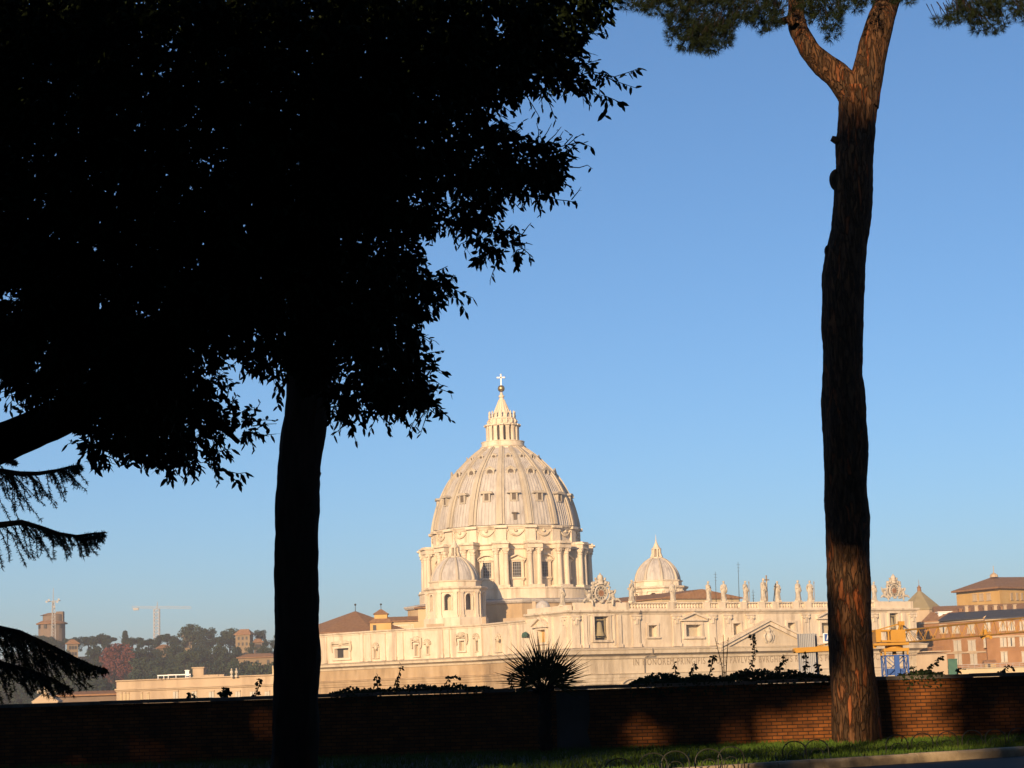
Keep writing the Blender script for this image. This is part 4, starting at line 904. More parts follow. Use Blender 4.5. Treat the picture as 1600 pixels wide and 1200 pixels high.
# little dome and skylights on the church terrace
mb = MB(); q = P(848, 944, 560); mb.lathe([(2.0, Z_AT - 2), (2.0, q.z - .6), (1.8, q.z), (1.0, q.z + .8), (0, q.z + 1.1)], (q.x, q.y, 0), 20); mb.build('little_cupola', M['lead'], bas, 40)
mb = MB()
for px, py, d, sx_, sz in ((800, 966, 552, 5, 1.6), (815, 965, 548, 3, 1.4), (756, 964, 570, 1.2, 3.5), (834, 940, 580, 1.0, 4.0), (680, 975, 575, 5, 1.2)):
    q = P(px, py, d); mb.box((q.x, q.y, (q.z + Z_FLK - 1.5) / 2), (sx_, 2.5, max(.5, q.z - Z_FLK + 1.5)))
mb.build('roof_blocks', M['tan'], bas)

# ================================================================== PALACE AND BLOCKS RIGHT OF THE CHURCH
M['shutter'] = mat('old_white_shutter', [(.40, .36, .29), (.52, .48, .40)], .8, .8)
def seg_s(p0, p1, px, py=1000):
    d = Vector((p1[0] - p0[0], p1[1] - p0[1], 0)); Lw = d.length; d.normalize(); k = kx(px, py); s = (k * p0[1] - p0[0]) / (d.x - k * d.y); return s, p0[1] + d.y * s, d, Lw
def shutter_window(root, p0, p1, px, y0, y1, hw, mw='shutter', name='window'):
    s, D, d, Lw = seg_s(p0, p1, px, (y0 + y1) / 2); n_ = Vector((d.y, -d.x, 0)); k = mpp(D); z0, z1 = zat(px, y1, D), zat(px, y0, D); o = Vector((p0[0], p0[1], 0)) + d * s; W_ = hw * k / max(.4, d.x); gap = rnd.choice((.03, .05, .05, .16))
    mb = MB(); mb.box(o + n_ * .02 + UP * (z0 + z1) / 2, (W_ * .9, .1, z1 - z0), (d, n_, UP)); wn = mb.build(name, M['glass'], root)
    for sg in (-1, 1):
        mb = MB(); mb.box(o + d * (sg * W_ * (.48 + gap)) + n_ * .12 + UP * (z0 + z1) / 2, (W_ * .9, .12, z1 - z0 + .2), (d, n_, UP)); mb.build('shutter', M[mw], wn)
    mb = MB(); mb.box(o + n_ * .15 + UP * (z0 - .15), (W_ * 2.3, .35, .25), (d, n_, UP)); mb.box(o + n_ * .12 + UP * (z1 + .2), (W_ * 2.2, .3, .25), (d, n_, UP)); mb.build('window_frame', M['tan'], wn)
    return wn
pa, pb_, pc = along(0, 1478, 590), along(0, 1540, 578), along(0, 1720, 560)
pal = bld('brick_palace', 'long red brick palace with a dark slate roof and white shutters at the right edge', (pb_.x, pb_.y, ZB))
zE1 = zat(1500, 968, pa.y - 5); zE2 = zat(1600, 962, 572)
pm0 = along(0, 1440, 597)
w1 = MB(); zc1 = zat(1500, 967.5, 586); zc2 = zat(1545, 966, 577)
wall(w1, pm0, pb_, ZB, zc1, []); 
pb2 = pb_ + Vector((0, -1.2, 0)); wall(w1, pb2, pc, ZB, zc2, []); wall(w1, pb_, pb2, ZB, zc2, [])
wall(w1, pm0 + Vector((0, 24, 0)), pm0, ZB, zc1, []); w1.build('wall', M['redbrick'], pal)
mb = MB()
def roof_strip(mb, p0, p1, z0, z1, out=.7, back=5.0):
    d = (p1 - p0).normalized(); n_ = Vector((d.y, -d.x, 0)); a, b_ = p0 + n_ * out, p1 + n_ * out; c, e = p1 - n_ * back, p0 - n_ * back
    mb.add([a + UP * z0, b_ + UP * z0, c + UP * z1, e + UP * z1, a + UP * (z0 - .3), b_ + UP * (z0 - .3)], [(0, 1, 2, 3), (4, 5, 1, 0)])
roof_strip(mb, along(0, 1470, 589.5), pb_, zc1, zat(1500, 957, 592)); roof_strip(mb, pb2, pc, zc2, zat(1570, 953, 582)); mb.build('slate_roof', M['slate'], pal)
mb = MB(); roof_strip(mb, along(0, 1440, 603), along(0, 1500, 594), zc1 - .3, zat(1470, 955, 603), .4, 6); mb.build('side_roof', M['brown'], pal)
mb = MB()
for p0, p1, y_, pxx in ((pm0, pb_, 1019.5, 1510), (pb2, pc, 994, 1580)):
    s, D, d, Lw = seg_s(p0, p1, pxx); z = zat(pxx, y_, D); n_ = Vector((d.y, -d.x, 0)); mb.box(p0 + d * (Lw / 2) + n_ * .2 + UP * z, (Lw, .4, .45), (d, n_, UP))
for p0, p1, z in ((pm0, pb_, zc1), (pb2, pc, zc2)):
    d = (p1 - p0); Lw = d.length; d.normalize(); n_ = Vector((d.y, -d.x, 0)); mb.box(p0 + d * Lw / 2 + n_ * .2 + UP * (z - .55), (Lw, .5, .5), (d, n_, UP))
mb.build('string_course', M['tan'], pal)
for px in (1474.5, 1494, 1517.5): shutter_window(pal, pm0, pb_, px, 977, 989, 4.6)
for px in (1496.5, 1519): shutter_window(pal, pm0, pb_, px, 1001, 1017, 4.8)
for px in (1498, 1522): shutter_window(pal, pm0, pb_, px, 1022, 1038, 4.3)
for px, hw in ((1543, 4.5), (1567, 5), (1580.5, 5), (1598, 4), (1611, 4)): shutter_window(pal, pb2, pc, px, 972.5 - (px - 1567) * .03, 985 - (px - 1567) * .03, hw)
for px, hw in ((1538.8, 1.5), (1568, 4.4), (1580.5, 4.4), (1598, 4)): shutter_window(pal, pb2, pc, px, 997 - (px - 1567) * .03, 1010 - (px - 1567) * .03, hw)
for px in (1569.5, 1602): shutter_window(pal, pb2, pc, px, 1019, 1034, 4.6)
for i in range(6):
    mb = MB(); q = P(1510 + i * 15, 952 - i * .4, 588); mb.box(q, (.9, .9, 1.6)); mb.box(q + UP * .9, (1.2, 1.2, .25)); mb.build('chimney', M['tan'], pal)
mb = MB(); q0 = P(1450, 1012, 560); q1 = P(1474, 1010, 560)
mb.tube([q0, q1], .12, 5)
for k in range(12): p = q0.lerp(q1, k / 11); mb.tube([p, p - UP * 1.0], .07, 4)
mb.tube([q0 - UP * 1.0, q1 - UP * 1.0], .15, 5); mb.build('balcony_railing', M['brown'], pal)
mb = MB(); mb.box((q0 + q1) / 2 - UP * 1.2 + Vector((0, 14, 0)), (8, 30, .25)); mb.build('balcony', M['tan'], pal)

# upper tiled wing and the tall ochre block behind
pz = P(1560, 950, 640); up_b = bld('ochre_palace_block', 'tall ochre block with a low hipped tile roof rising behind the brick palace', (pz.x, pz.y, ZB))
e0, e1, e2 = along(0, 1499, 632), along(0, 1567, 612), along(0, 1680, 640)
zt_ = zat(1540, 919.5, 620); zb_ = zat(1540, 948, 620)
far = e0 + (e2 - e1); mb = MB(); mb.prism([(p.x, p.y) for p in (e0, e1, e2, far)], ZB, zt_); mb.build('wall', M['ochre'], up_b)
cen = (e0 + e1 + e2 + far) / 4; za_ = zat(1553, 901, cen.y); mb = MB()
ev = [p + (p - cen) * .09 for p in (e0, e1, e2, far)]; rg = [cen + (e2 - e1) * -.22, cen + (e2 - e1) * .22]
top = P(1553, 901, cen.y - 3); za_ = top.z; rg = [Vector((top.x, cen.y, 0)), Vector((top.x + 14, cen.y + 6, 0))]
mb.add([p + UP * zt_ for p in ev] + [p + UP * (zt_ - .5) for p in ev] + [r_ + UP * za_ for r_ in rg], [(0, 1, 8), (1, 2, 9, 8), (2, 3, 9), (3, 0, 8, 9), (4, 5, 1, 0), (5, 6, 2, 1), (6, 7, 3, 2), (7, 4, 0, 3), (7, 6, 5, 4)])
rf = mb.build('roof', M['brown'], up_b)
mb = MB(); mb.lathe([(1.4, 0), (1.2, .8), (.3, 1.4), (.12, 1.6), (.1, 3.6), (0, 3.7)], top - UP * .2, 8); mb.build('finial', M['tan'], rf)
for px in (1523.5, 1534, 1545.5): 
    shutter_window(up_b, e0, e1, px, 929.5 - (px - 1523) * .06, 938.5 - (px - 1523) * .06, 2.2, 'tan')
for px in (1580, 1588.5, 1596, 1603): shutter_window(up_b, e1, e2, px, 928 - (px - 1580) * -.02, 936.5, 2.0, 'tan')
pz = P(1550, 951, 606); tw = bld('tiled_wing', 'low wing with a brown tiled roof between the slate roof and the ochre block', (pz.x, pz.y, ZB))
gable_roof((pz.x + 10, pz.y + 3), (1, -.16, 0), 26, 7, ZB, zat(1540, 953.5, 600), zat(1540, 944, 608), M['brown'], M['tan'], 'wall', parent=tw)
for i in range(6): mb = MB(); q = P(1500 + i * 13, 954.2 - i * .7, 599); mb.box(q, (.9, 1.6, .8)); mb.box(q + UP * .5, (1.2, 1.8, .2)); mb.build('roof_dormer', M['brown'], tw)
# octagonal chapel-like roof right of the front
pz = P(1446, 950, 640); oct_b = bld('polygonal_building', 'brown polygonal building with an olive pyramid roof next to the church front', (pz.x, pz.y, ZB))
cc = P(1438, 950, 655); ze = zat(1465, 948, 640); zr = zat(1437, 921, 655); rr_ = 34 * mpp(650)
oc = [(cc.x + rr_ * math.cos(R(12 + 45 * k)), cc.y + rr_ * math.sin(R(12 + 45 * k))) for k in range(8)]
mb = MB(); mb.prism(oc, ZB, ze - .3); mb.build('wall', M['tan'], oct_b)
mb = MB(); o2 = [(cc.x + (x - cc.x) * 1.05, cc.y + (y - cc.y) * 1.05) for x, y in oc]; mb.add([(x, y, ze - .5) for x, y in o2] + [(x, y, ze) for x, y in o2] + [(cc.x, cc.y, zr)], [tuple(range(7, -1, -1))] + [(k, (k + 1) % 8, 8 + (k + 1) % 8, 8 + k) for k in range(8)] + [(8 + k, 8 + (k + 1) % 8, 16) for k in range(8)]); rf = mb.build('roof', M['olive'], oct_b)
mb = MB(); mb.lathe([(.7, -.6), (.6, .5), (.8, .6), (.25, 1.1), (.06, 1.6), (.05, 3.2), (0, 3.3)], (cc.x, cc.y, zr), 10); mb.build('roof_lantern', M['brown'], rf)
mb = MB(); mb.sweep([(0, ze - 7.0), (.5, ze - 6.8), (.5, ze - 6.2), (0, ze - 6)], oc, closed=True); mb.build('string_course', M['ochre2'], oct_b)
pz = P(1452, 955, 600); sb = bld('stucco_house', 'small white flat-roofed house between the polygonal roof and the slate roof', (pz.x + 6, pz.y, ZB))
q = P(1477, 957, 604); mb = MB(); mb.box((q.x, q.y, (ZB + q.z) / 2), (5, 4, q.z - ZB)); mb.box((q.x, q.y, q.z + .1), (5.6, 4.6, .3)); mb.build('wall', M['white'], sb)
mb = MB(); mb.box((q.x - .8, q.y - 2.0, q.z - 1.0), (1.0, .2, 1.0)); mb.build('window', M['dark'], sb)
# terrace walls in front of the palace
tl = empty('terrace_wall', (P(1480, 1045, 500).x, 500, ZB), 'long pinkish terrace wall below the brick palace', 'wall')
t0, t1, t2 = along(0, 1430, 522), along(0, 1478, 516), along(0, 1720, 500)
mb = MB(); zz = zat(1455, 1021, 520); wall(mb, t0, t1, ZB, zz, []); mb.prism([(p.x, p.y) for p in (t0, t1, t1 + Vector((0, 10, 0)), t0 + Vector((0, 10, 0)))], zz - .3, zz); mb.build('upper_wall', M['tan'], tl)
mb = MB(); zz2 = zat(1540, 1043, 508); wall(mb, t1 + Vector((0, -2, 0)), t2, ZB, zz2, []); q = t1 + Vector((0, -2, 0)); mb.prism([(p.x, p.y) for p in (q, t2, t2 + Vector((0, 14, 0)), q + Vector((0, 14, 0)))], zz2 - .3, zz2); mb.build('lower_wall', M['ochre2'], tl)
mb = MB(); d = (t2 - q).normalized(); n_ = Vector((d.y, -d.x, 0))
for zo, s in ((.9, .07), (.45, .05), (.05, .05)): mb.tube([q + UP * (zz2 + zo), t2 + UP * (zz2 + zo)], s, 4)
k = 0
while k < (t2 - q).length: mb.tube([q + d * k + UP * zz2, q + d * k + UP * (zz2 + .95)], .05, 4); k += 1.6
mb.build('railing', M['grey'], tl)
q = P(1488.5, 1038, 512); b = MB(); b.box(q + UP * -1.0, (2.3, .3, 4.4)); b.box(q + Vector((0, -.2, 1.3)), (2.5, .15, .2)); o = b.build('green_door', M['green'], tl)
q = P(1546, 1036, 512); vroot = empty('ochre_shed', (q.x, q.y, zz2), 'small ochre shed with a tiled roof on the terrace below the palace', 'shed'); gable_roof((q.x, q.y), (1, 0, 0), 1.4, .9, zz2, q.z + .2, q.z + .8, M['brown'], M['ochre'], 'wall', eave=.2, parent=vroot)
mb = MB(); mb.box((q.x - .3, q.y - .92, q.z - .5), (.6, .1, 1.0)); mb.build('door', M['dark'], vroot)

# ================================================================== YELLOW CRANE
DK = 170.0; kk = mpp(DK)
cr_ = empty('tower_crane', (P(1398, 1055, DK).x, DK, ZB), 'yellow tower crane on a blue lattice mast in front of the church', 'crane')
def cx_(px, py, dy=0): return P(px, py, DK + dy)
# mast
mb = MB(); mx0, mx1 = cx_(1381, 1040).x, cx_(1416, 1040).x; wd = mx1 - mx0; zt_ = zat(1398, 1023.5, DK); mcx = (mx0 + mx1) / 2
cor = [(mx0, DK - wd / 2), (mx1, DK - wd / 2), (mx1, DK + wd / 2), (mx0, DK + wd / 2)]
for x, y in cor: mb.box((x, y, (ZB + zt_) / 2), (.13, .13, zt_ - ZB))
z = zt_; hpan = wd * .95
while z > ZB:
    for i in range(4):
        (x0, y0), (x1, y1) = cor[i], cor[(i + 1) % 4]
        mb.tube([(x0, y0, z - .05), (x1, y1, z - .05)], .055, 4); mb.tube([(x0, y0, z - .05), (x1, y1, z - hpan)], .04, 4); mb.tube([(x1, y1, z - .05), (x0, y0, z - hpan)], .04, 4)
    z -= hpan
mb.build('mast', M['blue'], cr_)
mb = MB(); z_ = zat(1398, 1023.5, DK); mb.box((mcx - .02, DK - wd / 2 - .08, z_ - 4), (.42, .2, 8)); mb.box((mcx - .1, DK - wd * .2, zat(1390, 1050, DK)), (wd * .7, .5, .55)); mb.build('ladder_cage', M['blue'], cr_)
mb = MB(); zA, zB_ = zat(1398, 1018, DK), zat(1398, 1013, DK)
mb.box((mcx, DK, (zA + zB_) / 2), (wd + .25, wd + .25, zB_ - zA))
for x, y in cor: mb.box((x, y, (zt_ + zA) / 2), (.13, .13, zA - zt_ + .1))
mb.box((mcx, DK, (zA + zt_) / 2), (.3, .3, zA - zt_)); mb.lathe([(.75, 0), (.75, zat(1398, 1009, DK) - zB_)], (mcx, DK, zB_), 20); mb.build('climbing_frame', M['yellow'], cr_)
mb = MB()
def bx2(x0, x1, y0, y1, dep, off=0):
    p, q = cx_(x0, y1), cx_(x1, y0); mb.box(((p.x + q.x) / 2, DK + off, (p.z + q.z) / 2), (q.x - p.x, dep, q.z - p.z))
bx2(1362, 1416, 1004, 1009.5, 2.4)                                    # slewing platform
for a in ((1366, 1373, 984, 1004), (1389, 1411, 984, 1004), (1373, 1389, 984, 987.5), (1373, 1389, 1000.5, 1004)): bx2(*a, 2.0)
mb.build('slewing_platform', M['yellow'], cr_)
mb = MB(); bx2(1384.5, 1386, 986, 1002, .08, -.9); mb.build('cab_window_bar', M['yellow'], cr_)
mb = MB(); apex = cx_(1408, 974); mb.tube([cx_(1404, 986, -.7), apex], .12, 5); mb.tube([cx_(1404, 986, .7), apex], .12, 5); mb.tube([cx_(1411, 1003, -.6), cx_(1409, 990, -.4), apex], .14, 5); mb.tube([cx_(1411, 1003, .6), apex], .14, 5); mb.box(apex, (.5, .5, .35)); mb.build('mast_head', M['yellow'], cr_)
# jib: triangular lattice going right and slightly toward the viewer's far right
mb = MB(); J0, J1 = (cx_(1411, 1004), cx_(1411, 985)), (cx_(1640, 984, 20), cx_(1640, 961, 20))
nb = 16; hw = .55
bot = lambda t, sg: J0[0].lerp(J1[0], t) + Vector((0, sg * hw, 0)); tp = lambda t: J0[1].lerp(J1[1], t) if t > .08 else J0[1].lerp(J1[1], t) + UP * (0)
for sg in (-1, 1): mb.tube([bot(0, sg), bot(1, sg)], .07, 5)
mb.tube([tp(0), tp(1)], .085, 5)
for i in range(nb):
    t0, t1, tm = i / nb, (i + 1) / nb, (i + .5) / nb
    for sg in (-1, 1): mb.tube([bot(t0, sg), tp(tm)], .026, 4); mb.tube([tp(tm), bot(t1, sg)], .026, 4)
    mb.tube([bot(t0, -1), bot(t0, 1)], .03, 4); mb.tube([bot(t0, -1), bot(t1, 1)], .022, 4)
mb.build('jib', M['yellow'], cr_)
mb = MB()
for i in range(7): mb.tube([apex, J0[0].lerp(J1[0], .02 + i * .018)], .025, 4)
mb.build('stay_cables', M['grey'], cr_)
mb = MB(); q = J0[0].lerp(J1[0], .53); mb.box(q - UP * .1, (.6, 1.2, .2)); mb.box(q + UP * .3, (.3, .4, .45)); mb.tube([q + Vector((-.3, 0, .1)), q + UP * .8, q + Vector((.3, 0, .1))], .05, 5)
for s_ in (-.35, .35): mb.tube([q + Vector((s_, -.6, -.2)), q + Vector((s_, -.75, -.2))], .16, 8)
mb.build('trolley', M['yellow'], cr_)
# counter-jib with corrugated ballast and a blue name plate
mb = MB(); c0, c1 = cx_(1366, 1009.5), cx_(1241, 1016.5)
for sg in (-1, 1): mb.box((c0 + c1) / 2 + Vector((0, sg * .75, 0)), ((c0 - c1).length, .18, .42), ((c0 - c1).normalized(), Vector((0, 1, 0)), UP))
for i in range(7): p = c0.lerp(c1, i / 6); mb.box(p, (.14, 1.5, .2))
mb.tube([apex, c1.lerp(c0, .15)], .05, 5); mb.build('counter_jib', M['yellow'], cr_)
for x0, x1, off in ((1249, 1271, -.55), (1272.5, 1277, .3)):
    mb = MB(); p, q = cx_(x0, 1054), cx_(x1, 990); n_ = max(3, int((x1 - x0) / 2.4)); poly = []
    for i in range(n_ * 2 + 1): poly.append((p.x + (q.x - p.x) * i / (n_ * 2), DK + off + (.08 if i % 2 else -.08)))
    poly += [(q.x, DK + off + .7), (p.x, DK + off + .7)]
    mb.prism(poly, p.z, q.z); mb.build('ballast', M['galv'] if x0 < 1270 else M['grey'], cr_)
mb = MB(); mb.box((cx_(1296, 997).x, DK - .85, cx_(1297, 997).z), (1.35, .08, .80)); pl = mb.build('backing_board', M['white'], cr_)
mb = MB(); p, q = cx_(1286, 1002.5), cx_(1306, 990.5); mb.box(((p.x + q.x) / 2, DK - .92, (p.z + q.z) / 2), (q.x - p.x, .05, q.z - p.z)); pl = mb.build('name_plate', M['blue'], cr_)
tx = bpy.data.curves.new('lettering', 'FONT'); tx.body = "PO"; tx.size = .72; tx.extrude = .01; tx.shear = .25; to = bpy.data.objects.new('t', tx); COL.objects.link(to)
me = bpy.data.meshes.new_from_object(to.evaluated_get(bpy.context.evaluated_depsgraph_get())); bpy.data.objects.remove(to)
me.transform(Matrix.Rotation(R(90), 4, 'X')); me.transform(Matrix.Translation(Vector((p.x + .1, DK - .96, p.z + .1)) - cr_.location)); me.materials.append(M['white'])
o = bpy.data.objects.new('lettering', me); COL.objects.link(o); o.parent = pl

# ================================================================== LEFT: LOW BUILDING, HILL, TOWER, MAST, CRANE
DL = 420.0
lb = bld('low_terraced_building', 'long low sandy building with a roof terrace in front of the wooded hill', (P(300, 1080, DL).x, DL, ZB))
l0, l1, l2, l3 = along(0, 182, 432), along(0, 260, 424), along(0, 365, 418), along(0, 470, 412)
zt1, zt2, zt3 = zat(182, 1067, 432), zat(300, 1058.5, 422), zat(400, 1058.5, 416)
mb = MB(); wall(mb, l0, l1, ZB, zt2, []); wall(mb, l1, l2, ZB, zt2, []); wall(mb, l2, l3, ZB, zt2, [])
mb.add([v + UP * (zt2 - .02) for v in (l0, l1, l2, l3)] + [l3 + Vector((0, 18, zt2)), l0 + Vector((0, 18, zt2))], [(0, 1, 2, 3, 4, 5)]); wall(mb, l0 + Vector((0, 18, 0)), l0, ZB, zt2, []); mb.build('wall', M['tan'], lb)
mb = MB(); path = [l0, l1, l2, l3]
for z, h_, o_ in ((zt2, .35, .35), (zat(300, 1072, 422), .5, .6), (zat(300, 1075, 422), .3, .3)): mb.sweep([(0, z - h_), (o_, z - h_ * .6), (o_, z), (-.3, z + .02)], path)
mb.build('cornice', M['tan'], lb)
for px in (190, 196, 201, 222, 232): shutter_window(lb, l0, l1, px, 1084, 1096, 1.6, 'ochre2')
for px in (275, 304, 331, 372, 395, 418):
    p0, p1 = (l1, l2) if px < 365 else (l2, l3); shutter_window(lb, p0, p1, px, 1081, 1095, 4.2)
mb = MB(); q0, q1 = P(301, 1043.5, 424), P(318, 1058, 424); mb.box(((q0.x + q1.x) / 2, 426, (q0.z + zt2 - 1) / 2), (q1.x - q0.x, 4, q0.z - zt2 + 1)); mb.box(((q0.x + q1.x) / 2, 426, q0.z), (q1.x - q0.x + .4, 4.4, .25)); mb.build('stair_tower', M['tan'], lb)
mb = MB(); q0, q1 = P(318, 1054.5, 424), P(350, 1059, 424); mb.box(((q0.x + q1.x) / 2, 426, (q0.z + zt2 - 1) / 2), (q1.x - q0.x, 4, q0.z - zt2 + 1)); mb.build('attic_room', M['tan'], lb)
mb = MB(); q0 = P(291.5, 1047.5, 424); mb.box((q0.x, 425, (q0.z + zt2 - 1) / 2), (.8, .8, q0.z - zt2 + 1)); mb.box((q0.x, 425, q0.z), (1.0, 1.0, .2)); mb.build('chimney', M['white'], lb)
mb = MB()
for px in (247, 256, 263, 275, 290, 297): p = P(px, 1057.5, 423); mb.tube([(p.x, p.y, zt2 - .1), p + UP * .35], .09, 5)
for a, c in ((246, 262), (262, 298)): p, q = P(a, 1057.6 if a < 250 else 1056.5, 423), P(c, 1057.6 if a < 250 else 1056.5, 423); mb.box((p + q) / 2 + UP * .3, ((q - p).length, .3, .22))
mb.build('pergola', M['white'], lb)
for px in (362, 369.5):
    mb = MB(); p = P(px, 1058, 417); mb.lathe([(.35, -.3), (.32, .1), (.14, .25), (.38, .75), (.3, 1.0), (.12, 1.1), (.22, 1.4), (0, 1.6)], (p.x, p.y, zt2), 10); mb.build('roof_vase', M['statue'], lb, 50)
mb = MB(); p = P(326.5, 1054, 420); mb.tube([(p.x, p.y, p.z - .3), P(327, 1038, 420)], .05, 4); mb.build('aerial', M['iron'], lb)
mb = MB(); q = P(427, 1046, 414); mb.box((q.x + 2.0, q.y + 3, (ZB + zat(424, 1040, 414)) / 2), (4.6, 5, zat(424, 1040, 414) - ZB)); mb.build('end_tower', M['ochre2'], lb)
ob_ = bld('orange_roofed_shed', 'long low building with a rust coloured roof left of the sandy building', (P(145, 1085, 440).x, 440, ZB))
p = P(150, 1086, 440); gable_roof((p.x, p.y), (1, .05, 0), 7.0, 5, ZB, zat(150, 1084.5, 436), zat(150, 1079.5, 441), M['brown'], M['tan2'], 'wall', parent=ob_)
# church-top sculpture far left
p = P(74, 1088, 380); ct_ = empty('marble_monument', (p.x, p.y, ZB), 'pale sculpted church gable with a figure on top among the dark cedar fronds', 'monument')
k = mpp(380); mb = MB(); zt_ = zat(74, 1083, 380); mb.box((p.x, p.y, (ZB + zt_) / 2 - .8), (40 * k, 4, zt_ - ZB - 1.6)); mb.ext([(p.x - 22 * k, p.y - 2, zt_ - 1.6), (p.x + 22 * k, p.y - 2, zt_ - 1.6), (p.x, p.y - 2, zt_ + .2)], (0, 4, 0)); mb.build('gable', M['tan'], ct_)
mb = MB(); mb.lathe([(6.5 * k, 0), (6 * k, 3 * k), (5.5 * k, 8 * k), (6.2 * k, 9 * k), (4 * k, 13 * k), (2.2 * k, 16 * k), (2.6 * k, 18.5 * k), (2 * k, 21 * k), (0, 22.5 * k)], (p.x, p.y, zt_), 12)
for sg in (-1, 1): mb.ball((p.x + sg * 13 * k, p.y, zt_ + 3 * k), (3 * k, 2 * k, 3.4 * k), 8, 6); mb.tube([(p.x + sg * 5 * k, p.y, zt_ + 4 * k), (p.x + sg * 9 * k, p.y, zt_ + 2.5 * k), (p.x + sg * 16 * k, p.y, zt_ + .5 * k)], [2.2 * k, 1.6 * k, .8 * k], 8)
mb.build('sculpture', M['statue'], ct_, 60)

# round tower, aerial mast, far crane and villas on the hill
DH = 1120.0; k = mpp(DH)
p = P(81, 990, DH); tw_ = bld('round_tower', 'squat round stone tower with a tiled skirt on the left hilltop', (p.x, p.y, gz(p.x, p.y)))
zt = zat(81, 974, DH); zT = zat(81, 956, DH); zg = gz(p.x, p.y) - 2
mb = MB(); mb.lathe([(21 * k, zg), (20.5 * k, zt)], (p.x, p.y, 0), 24); mb.build('wall', M['tan2'], tw_)
mb = MB(); mb.lathe([(24 * k, zt - .6), (24.5 * k, zt), (16 * k, zat(81, 970, DH))], (p.x, p.y, 0), 24); mb.build('tiled_skirt', M['brown'], tw_)
mb = MB(); mb.lathe([(16 * k, zt), (16 * k, zat(81, 960.5, DH)), (13 * k, zat(81, 960, DH))], (p.x + 2 * k, p.y, 0), 24); 
mb.box((p.x + 13 * k, p.y, (zt + zT) / 2), (11 * k, 11 * k, zT - zt)); mb.build('upper_drum', M['tan2'], tw_)
mb = MB(); mb.lathe([(17.5 * k, zat(81, 961.5, DH)), (6 * k, zat(78, 958, DH)), (0, zat(78, 957.5, DH))], (p.x - 1 * k, p.y, 0), 24); mb.build('roof', M['brown'], tw_)
for a in (-50, -15, 20, 55): mb = MB(); mb.box(rad(R(a), 20.8 * k, zat(81, 979, DH), (p.x, p.y)), (1.6, 1.0, 2.4), raxes(R(a))); mb.build('window', M['dark'], tw_)
M['mast'] = mat('pale_mast_paint', [(.30, .30, .30), (.38, .38, .38)], .6, .5)
p = P(83, 993, 1090); am = empty('aerial_mast', (p.x, p.y, gz(p.x, p.y)), 'tall white aerial mast standing in front of the round tower', 'aerial mast'); k = mpp(1090)
mb = MB(); zb, z1 = gz(p.x, p.y) - 1, zat(83, 940, 1090)
for q in range(3):
    a = R(120 * q); mb.tube([(p.x + 1.7 * math.cos(a), p.y + 1.7 * math.sin(a), zb), (p.x + .8 * math.cos(a), p.y + .8 * math.sin(a), z1)], .17, 4)
for i in range(18):
    t0, t1 = i / 18, (i + 1) / 18
    for q in range(3):
        a, c = R(120 * q), R(120 * q + 120); r0, r1 = 1.7 - .9 * t0, 1.7 - .9 * t1; mb.tube([(p.x + r0 * math.cos(a), p.y + r0 * math.sin(a), zb + (z1 - zb) * t0), (p.x + r1 * math.cos(c), p.y + r1 * math.sin(c), zb + (z1 - zb) * t1)], .15, 4)
mb.tube([(p.x, p.y, z1 - 2), (p.x, p.y, zat(83, 919, 1090))], [.3, .14], 6); mb.build('lattice', M['mast'], am)
mb = MB()
for dx, dz in ((-3.4, 0), (-2.2, .8), (2.4, -.3), (3.2, 1.0), (.8, -3)): mb.tube([(p.x + dx, p.y - 1.2, z1 + dz), (p.x + dx, p.y - .4, z1 + dz)], [.6, .25], 10)
mb.tube([(p.x - 4, p.y, z1), (p.x + 4, p.y, z1 + .4)], .2, 5); mb.build('antenna_dishes', M['mast'], am)
DF = 1500.0; k = mpp(DF); p = P(245, 995, DF); fc = empty('distant_crane', (p.x, p.y, gz(p.x, p.y)), 'grey tower crane with a long white jib beyond the wooded hill', 'crane')
mb = MB(); zb, z1 = gz(p.x, p.y), zat(245, 952, DF); hw = 4.2 * k
cor = [(p.x + a * hw, p.y + b_ * hw) for a, b_ in ((-1, -1), (1, -1), (1, 1), (-1, 1))]
for x, y in cor: mb.tube([(x, y, zb), (x, y, z1)], .3, 4)
z = z1
while z > zb + 2:
    for i in range(4):
        (x0, y0), (x1, y1) = cor[i], cor[(i + 1) % 4]; mb.tube([(x0, y0, z), (x1, y1, z - 2.6)], .2, 4); mb.tube([(x0, y0, z), (x1, y1, z)], .2, 4)
    z -= 2.6
mb.build('mast', M['grey'], fc)
mb = MB(); a, b_ = P(206, 950, DF), P(299, 950.5, DF)
for dz, dy in ((0, -.6), (0, .6), (1.3, 0)): mb.tube([a + Vector((0, dy, dz)), b_ + Vector((0, dy, dz))], .15, 4)
for i in range(40): t0, t1 = i / 40, (i + .5) / 40; mb.tube([a.lerp(b_, t0) + Vector((0, -.6, 0)), a.lerp(b_, t1) + UP * 1.3, a.lerp(b_, (i + 1) / 40) + Vector((0, .6, 0))], .08, 4)
mb.box(a.lerp(b_, .07) - UP * .8, (4, 1.6, 1.8)); mb.tube([(p.x, p.y, z1), P(246.5, 940, DF)], [.5, .2], 5); mb.build('jib', M['mast'], fc)
